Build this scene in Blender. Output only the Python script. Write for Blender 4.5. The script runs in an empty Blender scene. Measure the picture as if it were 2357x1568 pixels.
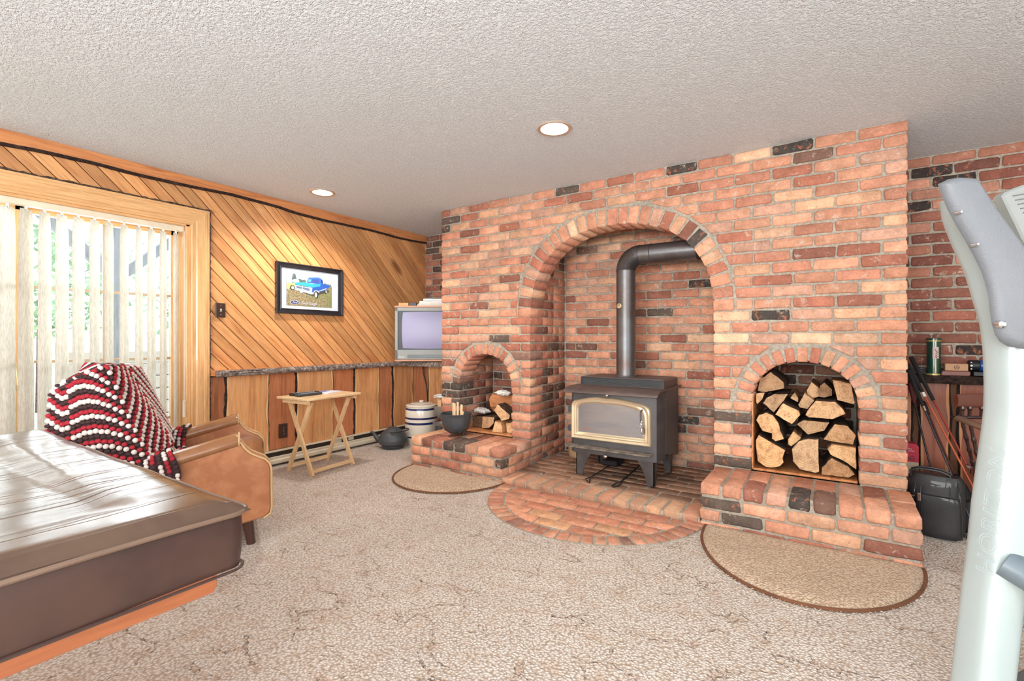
import bpy, math, random
import numpy as np
from mathutils import Vector, Matrix, noise as mnoise

R = random.Random(7)
sc = bpy.context.scene
COL = sc.collection
PI = math.pi

# ------------------------------------------------------------------ camera
cam_d = bpy.data.cameras.new('camera')
cam = bpy.data.objects.new('camera', cam_d)
COL.objects.link(cam)
cam.location = (0, 0, 1.07)
cam.rotation_euler = (math.radians(90), 0, math.radians(33.6))
cam_d.sensor_width = 36.0
cam_d.lens = 1109.1 / 2357 * 36.0
cam_d.shift_y = -3.1 / 2357
cam_d.clip_start = 0.05
sc.camera = cam

# ------------------------------------------------------------------ light and exposure
sc.view_settings.view_transform = 'Standard'
sc.view_settings.look = 'None'
sc.view_settings.gamma = 1
sc.view_settings.use_curve_mapping = False
sc.view_settings.exposure = 0.0

world = bpy.data.worlds.new('sky')
sc.world = world
world.use_nodes = True
bg = world.node_tree.nodes['Background']
bg.inputs['Color'].default_value = (0.86, 0.94, 1.0, 1)
bg.inputs['Strength'].default_value = 3.2


def area(name, loc, target, sx, sy, power, color=(1, 1, 1)):
    d = bpy.data.lights.new(name, 'AREA')
    d.shape = 'RECTANGLE'
    d.size = sx
    d.size_y = sy
    d.energy = power
    d.color = color
    o = bpy.data.objects.new(name, d)
    COL.objects.link(o)
    o.location = loc
    v = Vector(target) - Vector(loc)
    o.rotation_euler = v.to_track_quat('-Z', 'Y').to_euler()
    return o


# unseen fill lights added behind the camera and at right, at invented windows
area('rear_fill_light', (-0.6, -2.85, 1.35), (-0.9, 3.0, 1.25), 3.4, 1.5, 235, (0.97, 0.99, 1.0))
area('side_fill_light', (2.9, -0.6, 1.45), (-2.0, 1.2, 1.1), 2.2, 1.3, 60, (0.98, 0.99, 1.0))
# daylight falling in through the sliding door
area('patio_daylight', (-4.75, 0.75, 1.9), (-2.6, 0.95, 0.3), 2.2, 1.6, 170, (0.93, 0.97, 1.0))


# unseen uplight added behind the camera to brighten the ceiling
area('ceiling_fill_light', (0.3, -1.2, 1.5), (0.0, -1.0, 2.3), 0.5, 0.5, 62, (0.95, 0.98, 1.0))


def spot(name, loc, power, ang=130, rad=0.05, color=(1, 0.93, 0.84), aim=None):
    d = bpy.data.lights.new(name, 'SPOT')
    d.energy = power
    d.spot_size = math.radians(ang)
    d.spot_blend = 0.6
    d.shadow_soft_size = rad
    d.color = color
    o = bpy.data.objects.new(name, d)
    COL.objects.link(o)
    o.location = loc
    return o


# ------------------------------------------------------------------ helpers
def s2l(c):
    return tuple(((x / 255) / 12.92 if x / 255 <= 0.04045 else ((x / 255 + 0.055) / 1.055) ** 2.4) for x in c)


def tag(o, label=None, cat=None, group=None, kind=None):
    if label: o['label'] = label
    if cat: o['category'] = cat
    if group: o['group'] = group
    if kind: o['kind'] = kind
    return o


def empty(name, loc=(0, 0, 0), rz=0, label=None, cat=None, group=None, kind=None):
    o = bpy.data.objects.new(name, None)
    o.empty_display_size = 0.05
    o.location = loc
    o.rotation_euler = (0, 0, rz)
    COL.objects.link(o)
    return tag(o, label, cat, group, kind)


def link(name, me, parent=None, mat=None, loc=None, smooth=False):
    o = bpy.data.objects.new(name, me)
    if mat is not None:
        me.materials.clear()
        for m in (mat if isinstance(mat, (list, tuple)) else [mat]):
            me.materials.append(m)
    if smooth:
        me.polygons.foreach_set('use_smooth', [True] * len(me.polygons))
    if loc is not None: o.location = loc
    COL.objects.link(o)
    if parent is not None: o.parent = parent
    return o


class MB:
    """collects vertices and faces in the thing's own coordinates"""
    def __init__(s):
        s.v = []; s.f = []; s.m = []; s.uv = None

    def add(s, vs, fs, m=0):
        b = len(s.v)
        s.v += [tuple(p) for p in vs]
        s.f += [tuple(b + i for i in f) for f in fs]
        s.m += [m] * len(fs)
        return s

    def box(s, lo, hi, m=0, bev=0.0):
        x0, y0, z0 = lo; x1, y1, z1 = hi
        if x0 > x1: x0, x1 = x1, x0
        if y0 > y1: y0, y1 = y1, y0
        if z0 > z1: z0, z1 = z1, z0
        if bev <= 0:
            vs = [(x0, y0, z0), (x1, y0, z0), (x1, y1, z0), (x0, y1, z0), (x0, y0, z1), (x1, y0, z1), (x1, y1, z1), (x0, y1, z1)]
            fs = [(0, 3, 2, 1), (4, 5, 6, 7), (0, 1, 5, 4), (1, 2, 6, 5), (2, 3, 7, 6), (3, 0, 4, 7)]
            return s.add(vs, fs, m)
        b = min(bev, (x1 - x0) / 2.01, (y1 - y0) / 2.01, (z1 - z0) / 2.01)
        vs = []; idx = {}
        for ix, X in enumerate((x0, x1)):
            for iy, Y in enumerate((y0, y1)):
                for iz, Z in enumerate((z0, z1)):
                    sx = b if ix == 0 else -b; sy = b if iy == 0 else -b; sz = b if iz == 0 else -b
                    idx[(ix, iy, iz, 'x')] = len(vs); vs.append((X, Y + sy, Z + sz))
                    idx[(ix, iy, iz, 'y')] = len(vs); vs.append((X + sx, Y, Z + sz))
                    idx[(ix, iy, iz, 'z')] = len(vs); vs.append((X + sx, Y + sy, Z))
        fs = []
        g = lambda a, b_, c, d: idx[(a, b_, c, d)]
        fs.append((g(0, 0, 0, 'x'), g(0, 0, 1, 'x'), g(0, 1, 1, 'x'), g(0, 1, 0, 'x')))
        fs.append((g(1, 0, 0, 'x'), g(1, 1, 0, 'x'), g(1, 1, 1, 'x'), g(1, 0, 1, 'x')))
        fs.append((g(0, 0, 0, 'y'), g(1, 0, 0, 'y'), g(1, 0, 1, 'y'), g(0, 0, 1, 'y')))
        fs.append((g(0, 1, 0, 'y'), g(0, 1, 1, 'y'), g(1, 1, 1, 'y'), g(1, 1, 0, 'y')))
        fs.append((g(0, 0, 0, 'z'), g(0, 1, 0, 'z'), g(1, 1, 0, 'z'), g(1, 0, 0, 'z')))
        fs.append((g(0, 0, 1, 'z'), g(1, 0, 1, 'z'), g(1, 1, 1, 'z'), g(0, 1, 1, 'z')))
        for a in (0, 1):
            for c in (0, 1):
                fs.append((g(0, a, c, 'y'), g(1, a, c, 'y'), g(1, a, c, 'z'), g(0, a, c, 'z')))
                fs.append((g(a, 0, c, 'x'), g(a, 1, c, 'x'), g(a, 1, c, 'z'), g(a, 0, c, 'z')))
                fs.append((g(a, c, 0, 'x'), g(a, c, 1, 'x'), g(a, c, 1, 'y'), g(a, c, 0, 'y')))
                for d in (0, 1):
                    pass
        for a in (0, 1):
            for b2 in (0, 1):
                for c in (0, 1):
                    fs.append((g(a, b2, c, 'x'), g(a, b2, c, 'y'), g(a, b2, c, 'z')))
        return s.add(vs, fs, m)

    def tube(s, path, r, n=12, m=0, caps=True, up=None):
        P = [Vector(p) for p in path]
        k = len(P)
        rs = r if isinstance(r, (list, tuple)) else [r] * k
        prev = None
        rings = []
        for i in range(k):
            t = (P[min(i + 1, k - 1)] - P[max(i - 1, 0)])
            if t.length < 1e-9: t = Vector((0, 0, 1))
            t.normalize()
            if prev is None:
                a = Vector(up) if up else (Vector((0, 0, 1)) if abs(t.z) < 0.9 else Vector((1, 0, 0)))
            else:
                a = prev
            u = (a - t * a.dot(t))
            if u.length < 1e-6: u = Vector((1, 0, 0)).cross(t)
            u.normalize(); w = t.cross(u); prev = u
            rr = rs[i]
            ra, rb = rr if isinstance(rr, (list, tuple)) else (rr, rr)
            rings.append([P[i] + u * (ra * math.cos(2 * PI * j / n)) + w * (rb * math.sin(2 * PI * j / n)) for j in range(n)])
        vs = [p for ring in rings for p in ring]
        fs = []
        for i in range(k - 1):
            for j in range(n):
                a = i * n + j; b = i * n + (j + 1) % n
                fs.append((a, b, b + n, a + n))
        if caps:
            fs.append(tuple(reversed(range(n))))
            fs.append(tuple((k - 1) * n + j for j in range(n)))
        return s.add(vs, fs, m)

    def lathe(s, prof, n=32, c=(0, 0, 0), m=0, mats=None):
        """prof: list of (r, z)"""
        vs = []
        for r, z in prof:
            for j in range(n):
                a = 2 * PI * j / n
                vs.append((c[0] + r * math.cos(a), c[1] + r * math.sin(a), c[2] + z))
        base = len(s.v)
        s.v += vs
        for i in range(len(prof) - 1):
            for j in range(n):
                a = base + i * n + j; b = base + i * n + (j + 1) % n
                s.f.append((a, b, b + n, a + n))
                s.m.append(mats[i] if mats else m)
        return s

    def prism(s, poly, axis, a0, a1, m=0, bev=0.0, mside=None):
        """poly of 2D points extruded along axis 'x','y','z' from a0 to a1"""
        n = len(poly)
        def P(p, a):
            if axis == 'x': return (a, p[0], p[1])
            if axis == 'y': return (p[0], a, p[1])
            return (p[0], p[1], a)
        ms = m if mside is None else mside
        area_ = sum(poly[i][0] * poly[(i + 1) % n][1] - poly[(i + 1) % n][0] * poly[i][1] for i in range(n))
        pl = list(poly) if area_ > 0 else list(reversed(poly))
        if bev > 0:
            ins = inset(pl, bev)
            d = bev if a1 > a0 else -bev
            lay = [(ins, a0), (pl, a0 + d), (pl, a1 - d), (ins, a1)]
        else:
            lay = [(pl, a0), (pl, a1)]
        b = len(s.v)
        for pp, a in lay:
            s.v += [P(q, a) for q in pp]
        L = len(lay)
        for k in range(L - 1):
            for i in range(n):
                j = (i + 1) % n
                s.f.append((b + k * n + i, b + k * n + j, b + (k + 1) * n + j, b + (k + 1) * n + i)); s.m.append(ms)
        s.f.append(tuple(b + i for i in reversed(range(n)))); s.m.append(m)
        s.f.append(tuple(b + (L - 1) * n + i for i in range(n))); s.m.append(m)
        return s

    def mesh(s, name='m'):
        me = bpy.data.meshes.new(name)
        me.from_pydata(s.v, [], s.f)
        me.validate(verbose=False)
        return me

    def build(s, name, mat, parent=None, smooth=False, fix=True, loc=None):
        me = bpy.data.meshes.new(name)
        me.from_pydata(s.v, [], s.f)
        for m_ in (mat if isinstance(mat, (list, tuple)) else [mat]):
            me.materials.append(m_)
        if isinstance(mat, (list, tuple)):
            me.polygons.foreach_set('material_index', s.m)
        if smooth:
            me.polygons.foreach_set('use_smooth', [True] * len(me.polygons))
        if fix:
            import bmesh
            bm = bmesh.new(); bm.from_mesh(me)
            bmesh.ops.remove_doubles(bm, verts=bm.verts, dist=1e-6)
            bmesh.ops.recalc_face_normals(bm, faces=bm.faces)
            bm.to_mesh(me); bm.free()
        if smooth:
            try: me.set_sharp_from_angle(angle=math.radians(40))
            except Exception: pass
        o = bpy.data.objects.new(name, me)
        COL.objects.link(o)
        if parent is not None: o.parent = parent
        if loc is not None: o.location = loc
        return o


def inset(pl, d):
    n = len(pl); out = []
    for i in range(n):
        p = Vector(pl[i]); a = Vector(pl[i - 1]); c = Vector(pl[(i + 1) % n])
        e1 = (p - a); e2 = (c - p)
        if e1.length < 1e-9 or e2.length < 1e-9:
            out.append(tuple(p)); continue
        e1.normalize(); e2.normalize()
        n1 = Vector((-e1.y, e1.x)); n2 = Vector((-e2.y, e2.x))
        b = n1 + n2
        if b.length < 1e-6: b = n1
        b.normalize()
        k = d / max(0.35, b.dot(n1))
        out.append(tuple(p + b * k))
    return out


def grid_mesh(fn, nu, nv, wrap_u=False):
    vs = [fn(i / (nu if wrap_u else nu - 1), j / (nv - 1)) for j in range(nv) for i in range(nu)]
    fs = []
    for j in range(nv - 1):
        for i in range(nu if wrap_u else nu - 1):
            a = j * nu + i; b = j * nu + (i + 1) % nu
            fs.append((a, b, b + nu, a + nu))
    return vs, fs


# ------------------------------------------------------------------ materials
class NT:
    def __init__(s, name):
        s.mat = bpy.data.materials.new(name)
        s.mat.use_nodes = True
        s.t = s.mat.node_tree
        s.bsdf = s.t.nodes['Principled BSDF']

    def n(s, typ, **kw):
        nd = s.t.nodes.new(typ)
        for k, v in kw.items():
            if k.startswith('i_'):
                nd.inputs[k[2:].replace('_', ' ')].default_value = v
            else:
                setattr(nd, k, v)
        return nd

    def l(s, a, b):
        s.t.links.new(a, b)

    def pos(s, scale=(1, 1, 1), rot=(0, 0, 0), obj=False):
        if obj:
            c = s.n('ShaderNodeTexCoord'); out = c.outputs['Object']
        else:
            c = s.n('ShaderNodeNewGeometry'); out = c.outputs['Position']
        m = s.n('ShaderNodeMapping')
        m.inputs['Scale'].default_value = scale
        m.inputs['Rotation'].default_value = rot
        s.l(out, m.inputs['Vector'])
        return m.outputs['Vector']

    def noise(s, vec, scale=5, detail=3, rough=0.55, dist=0.0):
        nd = s.n('ShaderNodeTexNoise')
        nd.inputs['Scale'].default_value = scale
        nd.inputs['Detail'].default_value = detail
        nd.inputs['Roughness'].default_value = rough
        nd.inputs['Distortion'].default_value = dist
        if vec is not None: s.l(vec, nd.inputs['Vector'])
        return nd.outputs['Fac']

    def voro(s, vec, scale=5, feature='F1', out='Distance'):
        nd = s.n('ShaderNodeTexVoronoi')
        nd.feature = feature
        nd.inputs['Scale'].default_value = scale
        if vec is not None: s.l(vec, nd.inputs['Vector'])
        return nd.outputs[out]

    def ramp(s, fac, stops, interp='LINEAR'):
        r = s.n('ShaderNodeValToRGB')
        r.color_ramp.interpolation = interp
        e = r.color_ramp.elements
        while len(e) < len(stops): e.new(0.5)
        for el, (p, c) in zip(e, stops):
            el.position = p
            el.color = (*c, 1) if len(c) == 3 else c
        s.l(fac, r.inputs['Fac'])
        return r.outputs['Color']

    def mr(s, fac, a, b, c=0.0, d=1.0):
        m = s.n('ShaderNodeMapRange')
        for k, v in zip(('From Min', 'From Max', 'To Min', 'To Max'), (a, b, c, d)):
            m.inputs[k].default_value = v
        s.l(fac, m.inputs['Value'])
        return m.outputs['Result']

    def mix(s, fac, a, b, mode='MIX'):
        m = s.n('ShaderNodeMix')
        m.data_type = 'RGBA'; m.blend_type = mode
        for v, k in ((fac, 0), (a, 6), (b, 7)):
            if isinstance(v, bpy.types.NodeSocket): s.l(v, m.inputs[k])
            elif k == 0: m.inputs[0].default_value = v
            else: m.inputs[k].default_value = (*v, 1) if len(v) == 3 else v
        return m.outputs[2]

    def math(s, op, a, b=0.0):
        m = s.n('ShaderNodeMath'); m.operation = op
        for v, k in ((a, 0), (b, 1)):
            if isinstance(v, bpy.types.NodeSocket): s.l(v, m.inputs[k])
            else: m.inputs[k].default_value = v
        return m.outputs[0]

    def bump(s, h, strength=0.3, dist=0.01, prev=None):
        b = s.n('ShaderNodeBump')
        b.inputs['Strength'].default_value = strength
        b.inputs['Distance'].default_value = dist
        s.l(h, b.inputs['Height'])
        if prev is not None: s.l(prev, b.inputs['Normal'])
        return b.outputs['Normal']

    def out(s, color=None, rough=None, normal=None, metal=None, spec=None, coat=None):
        B = s.bsdf
        for v, k in ((color, 'Base Color'), (rough, 'Roughness'), (metal, 'Metallic'), (spec, 'Specular IOR Level'), (coat, 'Coat Weight')):
            if v is None: continue
            if isinstance(v, bpy.types.NodeSocket): s.l(v, B.inputs[k])
            elif k == 'Base Color': B.inputs[k].default_value = (*v, 1) if len(v) == 3 else v
            else: B.inputs[k].default_value = v
        if normal is not None: s.l(normal, B.inputs['Normal'])
        return s.mat


def plain(name, rgb, rough=0.5, metal=0.0, spec=None, coat=None, var=0.08, bump=0.0, bscale=80):
    t = NT(name)
    c = s2l(rgb)
    nz = t.noise(t.pos(), 9, 3)
    f = t.mr(nz, 0.3, 0.7, 1 - var, 1 + var)
    col = t.mix(1.0, c, f, 'MULTIPLY')
    nrm = None
    if bump > 0:
        nrm = t.bump(t.noise(t.pos(), bscale, 4), bump, 0.004)
    return t.out(col, rough, nrm, metal, spec, coat)


def brick_mat(name, attr=False, soot=0.0, dusty=False):
    t = NT(name)
    if attr:
        a = t.n('ShaderNodeVertexColor', layer_name='bcol'); base = a.outputs['Color']
    else:
        a = t.n('ShaderNodeObjectInfo'); base = a.outputs['Color']
    p = t.pos()
    n1 = t.noise(p, 14, 4, 0.6)
    n2 = t.noise(p, 70, 4, 0.65)
    n3 = t.noise(p, 22, 5, 0.7, 0.6)
    c = t.mix(1.0, base, t.mr(n1, 0.3, 0.7, 0.78, 1.2), 'MULTIPLY')
    c = t.mix(1.0, c, t.mr(n2, 0.3, 0.7, 0.85, 1.12), 'MULTIPLY')
    # lime and old mortar smears
    c = t.mix(t.mr(n3, 0.58, 0.67, 0.0, 0.62), c, s2l((205, 188, 172)))
    # orange chips
    n4 = t.noise(p, 30, 5, 0.75, 0.3)
    bw = t.n('ShaderNodeRGBToBW'); t.l(base, bw.inputs[0])
    dk_ = t.mr(bw.outputs[0], 0.08, 0.16, 0.085, 0.0)
    c = t.mix(t.mr(t.math('ADD', n4, dk_), 0.65, 0.69, 0.0, 0.7), c, s2l((190, 112, 80)))
    n7 = t.noise(p, 16, 5, 0.75, 0.5)
    c = t.mix(t.mr(n7, 0.60, 0.70, 0.0, 0.45), c, s2l((132, 74, 54)))
    # little dark pits
    n5 = t.noise(p, 120, 2, 0.5)
    c = t.mix(t.mr(n5, 0.68, 0.74, 0.0, 0.5), c, s2l((70, 45, 38)))
    if dusty:
        n6 = t.noise(p, 5, 4, 0.6)
        c = t.mix(t.mr(n6, 0.35, 0.65, 0.15, 0.6), c, s2l((150, 122, 100)))
    h = t.math('ADD', t.math('MULTIPLY', n2, 0.6), t.math('MULTIPLY', n1, 1.0))
    nrm = t.bump(h, 0.75, 0.009)
    return t.out(c, 0.85, nrm, spec=0.25)


M = {}
M['brick'] = brick_mat('brick')
M['brick_far'] = brick_mat('brick_joined', attr=True)
M['brick_dusty'] = brick_mat('brick_dusty', dusty=True)


def mortar_mat():
    t = NT('mortar')
    p = t.pos()
    n = t.noise(p, 45, 5, 0.7); n2 = t.noise(p, 6, 3)
    c = t.ramp(n, [(0.3, s2l((142, 132, 118))), (0.7, s2l((192, 182, 166)))])
    c = t.mix(1.0, c, t.mr(n2, 0.3, 0.7, 0.85, 1.1), 'MULTIPLY')
    return t.out(c, 0.95, t.bump(n, 0.9, 0.008), spec=0.1)


M['mortar'] = mortar_mat()


def wood_mat(name, light, dark, rot=(0, 0, 0), rough=0.35, scale=1.0, tint=True, knots=True, coat=0.25, streak=(1, 1, 14)):
    """grain stretched along the axis whose entry in `streak` is small, after rotating"""
    t = NT(name)
    vr = t.n('ShaderNodeVectorRotate'); vr.rotation_type = 'EULER_XYZ'
    vr.inputs['Rotation'].default_value = rot
    g = t.n('ShaderNodeNewGeometry')
    oi = t.n('ShaderNodeObjectInfo')
    add = t.n('ShaderNodeVectorMath'); add.operation = 'ADD'
    sc2 = t.n('ShaderNodeVectorMath'); sc2.operation = 'SCALE'
    comb = t.n('ShaderNodeCombineXYZ')
    t.l(oi.outputs['Random'], comb.inputs[0]); t.l(oi.outputs['Random'], comb.inputs[1]); t.l(oi.outputs['Random'], comb.inputs[2])
    t.l(comb.outputs[0], sc2.inputs[0]); sc2.inputs['Scale'].default_value = 37.0
    t.l(g.outputs['Position'], vr.inputs['Vector'])
    t.l(vr.outputs[0], add.inputs[0]); t.l(sc2.outputs[0], add.inputs[1])
    mp = t.n('ShaderNodeMapping'); mp.inputs['Scale'].default_value = tuple(v * scale for v in streak)
    t.l(add.outputs[0], mp.inputs['Vector'])
    v = mp.outputs['Vector']
    n1 = t.noise(v, 2.2, 4, 0.6, 0.9)
    n2 = t.noise(v, 11, 4, 0.6, 0.4)
    mp2 = t.n('ShaderNodeMapping'); mp2.inputs['Scale'].default_value = tuple((0.35 if q < 2 else 1.0) * 7 for q in streak)
    t.l(add.outputs[0], mp2.inputs['Vector'])
    c = t.ramp(n1, [(0.28, s2l(dark)), (0.5, s2l(light)), (0.72, tuple(min(1, x * 1.12) for x in s2l(light)))])
    c = t.mix(1.0, c, t.mr(n2, 0.3, 0.7, 0.86, 1.1), 'MULTIPLY')
    if knots:
        k = t.voro(mp2.outputs['Vector'], 0.45)
        c = t.mix(t.mr(k, 0.07, 0.15, 0.8, 0.0), c, s2l((112, 64, 34)))
        kn = t.noise(mp2.outputs['Vector'], 0.6, 3, 0.6)
        c = t.mix(t.mr(kn, 0.56, 0.72, 0.0, 0.55), c, s2l((172, 100, 56)))
    if tint:
        rr = t.mr(oi.outputs['Random'], 0, 1, 0.78, 1.12)
        c = t.mix(1.0, c, rr, 'MULTIPLY')
        w = t.mr(t.math('FRACT', t.math('MULTIPLY', oi.outputs['Random'], 17.3)), 0, 1, 0.0, 0.30)
        c = t.mix(w, c, t.mix(1.0, c, (1.08, 0.80, 0.62), 'MULTIPLY'))
    return t.out(c, rough, t.bump(n2, 0.12, 0.002), spec=0.5, coat=coat)


def grain_mat(name, light, dark, axis, **kw):
    st = {'x': (1, 14, 14), 'y': (14, 1, 14), 'z': (14, 14, 1)}[axis]
    return wood_mat(name, light, dark, streak=st, **kw)


M['panel'] = wood_mat('cedar_panel', (214, 158, 104), (184, 122, 74), rot=(math.radians(45), 0, 0), streak=(14, 1, 14), rough=0.3, coat=0.5)
M['board_v'] = grain_mat('cedar_slab', (226, 170, 116), (196, 130, 82), 'z', rough=0.32, coat=0.4, scale=0.7)
M['board_red'] = grain_mat('cedar_slab_red', (198, 130, 90), (160, 94, 62), 'z', rough=0.35, coat=0.4, scale=0.8)
M['trim_y'] = grain_mat('trim_wood', (204, 136, 84), (164, 94, 54), 'y', rough=0.35, coat=0.3, knots=False, tint=False)
M['casing'] = grain_mat('door_casing', (224, 176, 122), (206, 152, 98), 'z', rough=0.3, coat=0.3, knots=False, tint=False)
M['casing_y'] = grain_mat('door_casing_across', (224, 176, 122), (206, 152, 98), 'y', rough=0.3, coat=0.3, knots=False, tint=False)
M['pine_y'] = grain_mat('light_pine', (232, 200, 156), (216, 178, 132), 'y', rough=0.4, coat=0.2, knots=False, tint=False)
M['pine_z'] = grain_mat('light_pine_leg', (232, 196, 150), (212, 170, 122), 'z', rough=0.4, coat=0.2, knots=False, tint=False)
M['dark_wood'] = grain_mat('dark_stained_wood', (74, 44, 34), (40, 24, 22), 'z', rough=0.22, coat=0.6, knots=False, tint=False)
M['cherry_x'] = grain_mat('cherry_wood', (132, 66, 44), (96, 42, 30), 'x', rough=0.25, coat=0.6, knots=False, tint=False)
M['apron'] = grain_mat('maple_apron', (184, 108, 66), (168, 92, 56), 'y', rough=0.35, coat=0.3, knots=False, tint=False)


def bark_mat(name, dark, light):
    t = NT(name)
    p = t.pos((1, 1, 1))
    n = t.noise(p, 40, 6, 0.75, 0.8)
    v = t.noise(p, 130, 3, 0.6)
    c = t.ramp(n, [(0.36, s2l(dark)), (0.52, s2l(tuple((a + b) / 2 for a, b in zip(dark, light)))), (0.66, s2l(light))])
    h = t.math('ADD', n, t.math('MULTIPLY', v, 0.4))
    return t.out(c, 0.8, t.bump(h, 1.0, 0.02), spec=0.3)


M['bark'] = bark_mat('bark', (58, 40, 32), (150, 128, 112))
M['bark_rail'] = bark_mat('rail_bark', (84, 66, 60), (232, 218, 206))
M['bark_dark'] = bark_mat('dark_bark', (34, 24, 22), (96, 70, 58))


def ceiling_mat():
    t = NT('stipple_ceiling')
    p = t.pos()
    n = t.noise(p, 95, 3, 0.6)
    v = t.noise(p, 210, 2, 0.6)
    c = t.mix(t.mr(n, 0.60, 0.72, 0.0, 0.35), s2l((236, 242, 245)), s2l((160, 163, 165)))
    h = t.math('ADD', t.mr(n, 0.42, 0.62, 0, 1), t.math('MULTIPLY', v, 0.6))
    return t.out(c, 0.95, t.bump(h, 0.9, 0.006), spec=0.1)


M['ceiling'] = ceiling_mat()


def carpet_mat(name, a, b, sculpt=True):
    t = NT(name)
    p = t.pos()
    # twisted tufts
    dn = t.n('ShaderNodeTexNoise'); dn.inputs['Scale'].default_value = 30; t.l(p, dn.inputs['Vector'])
    ad = t.n('ShaderNodeVectorMath'); ad.operation = 'MULTIPLY_ADD'
    t.l(dn.outputs['Color'], ad.inputs[0]); ad.inputs[1].default_value = (0.012, 0.012, 0.012); t.l(p, ad.inputs[2])
    v = t.voro(ad.outputs[0], 95)
    n = t.noise(p, 160, 3, 0.6)
    big = t.noise(p, 1.7, 4, 0.6, 0.4)
    mid = t.noise(p, 9, 4, 0.6)
    c = t.mix(t.mr(v, 0.1, 0.75), s2l(a), s2l(b))
    c = t.mix(1.0, c, t.mr(big, 0.3, 0.7, 0.93, 1.06), 'MULTIPLY')
    c = t.mix(t.mr(mid, 0.52, 0.68, 0.0, 0.30), c, s2l((186, 146, 108)))
    h = t.math('ADD', t.math('SUBTRACT', 1.0, v), t.math('MULTIPLY', n, 0.5))
    nrm = t.bump(h, 1.0, 0.010)
    if sculpt:
        # sculpted meandering pile lines
        mp = t.n('ShaderNodeMapping'); mp.inputs['Scale'].default_value = (1.0, 1.5, 1.0); mp.inputs['Rotation'].default_value = (0, 0, 0.45)
        t.l(p, mp.inputs['Vector'])
        dn2 = t.n('ShaderNodeTexNoise'); dn2.inputs['Scale'].default_value = 4.5; dn2.inputs['Detail'].default_value = 4; t.l(p, dn2.inputs['Vector'])
        ad2 = t.n('ShaderNodeVectorMath'); ad2.operation = 'MULTIPLY_ADD'
        t.l(dn2.outputs['Color'], ad2.inputs[0]); ad2.inputs[1].default_value = (0.38, 0.38, 0.38); t.l(mp.outputs[0], ad2.inputs[2])
        ed = t.voro(ad2.outputs[0], 4.2, 'DISTANCE_TO_EDGE')
        mk = t.noise(p, 5.0, 3, 0.6)
        mask = t.mr(mk, 0.47, 0.60, 0.0, 1.0)
        groove = t.math('MULTIPLY', t.mr(ed, 0.0, 0.034, 1.0, 0.0), mask)
        c = t.mix(t.math('MULTIPLY', groove, 0.50), c, s2l((176, 132, 96)))
        nrm = t.bump(t.math('SUBTRACT', 1.0, groove), 0.6, 0.014, nrm)
    t.bsdf.inputs['Sheen Weight'].default_value = 0.25
    return t.out(c, 1.0, nrm, spec=0.05)


M['carpet'] = carpet_mat('sculpted_carpet', (246, 238, 230), (182, 160, 140))
M['rug'] = carpet_mat('rug_pile', (232, 208, 180), (180, 148, 118), sculpt=False)
M['rug_edge'] = plain('rug_binding', (112, 72, 48), 0.9, var=0.2, bump=0.6, bscale=200)


def cast_iron(name, rgb, rough=0.55, metal=0.4):
    t = NT(name)
    p = t.pos()
    n = t.noise(p, 8, 4, 0.65); f = t.noise(p, 260, 2, 0.5)
    c = t.mix(1.0, s2l(rgb), t.mr(n, 0.3, 0.7, 0.8, 1.25), 'MULTIPLY')
    r = t.mr(n, 0.3, 0.7, rough - 0.1, rough + 0.12)
    return t.out(c, r, t.bump(f, 0.2, 0.002), metal, 0.5)


M['stove'] = cast_iron('stove_steel', (84, 80, 80), 0.5, 0.35)
M['stove_top'] = cast_iron('stove_top_steel', (98, 84, 80), 0.5, 0.35)
M['iron'] = cast_iron('cast_iron', (74, 78, 82), 0.5, 0.3)
M['iron_dark'] = cast_iron('blackened_iron', (44, 42, 42), 0.6, 0.3)


def pipe_mat():
    t = NT('stove_pipe_steel')
    p = t.pos()
    n = t.noise(p, 10, 5, 0.7); m = t.noise(p, 3, 3, 0.6); f = t.noise(p, 90, 3, 0.6)
    c = t.ramp(m, [(0.35, s2l((96, 84, 78))), (0.6, s2l((112, 112, 114)))])
    c = t.mix(t.mr(n, 0.56, 0.7, 0, 0.6), c, s2l((110, 78, 64)))
    c = t.mix(t.mr(f, 0.62, 0.7, 0, 0.4), c, s2l((150, 150, 150)))
    return t.out(c, 0.38, None, 0.75, 0.5)


M['pipe'] = pipe_mat()
M['brass'] = plain('brushed_brass', (226, 200, 158), 0.3, 0.8, var=0.05)
M['chrome'] = plain('chrome', (215, 215, 218), 0.12, 1.0, var=0.02)
M['black'] = plain('black_plastic', (26, 26, 30), 0.4)
M['dark_grey'] = plain('dark_grey_plastic', (62, 64, 66), 0.45)
M['white'] = plain('white_paper', (232, 230, 226), 0.8)
M['rubber'] = plain('black_rubber', (24, 24, 24), 0.8)


def glass_mat(name, tint=(0.97, 0.99, 1.0)):
    t = NT(name)
    tr = t.n('ShaderNodeBsdfTransparent'); tr.inputs[0].default_value = (*tint, 1)
    gl = t.n('ShaderNodeBsdfGlossy'); gl.inputs['Roughness'].default_value = 0.02
    fr = t.n('ShaderNodeFresnel'); fr.inputs['IOR'].default_value = 1.45
    mx = t.n('ShaderNodeMixShader')
    t.l(fr.outputs[0], mx.inputs[0]); t.l(tr.outputs[0], mx.inputs[1]); t.l(gl.outputs[0], mx.inputs[2])
    t.l(mx.outputs[0], t.t.nodes['Material Output'].inputs['Surface'])
    return t.mat


M['glass'] = glass_mat('window_glass')


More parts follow.
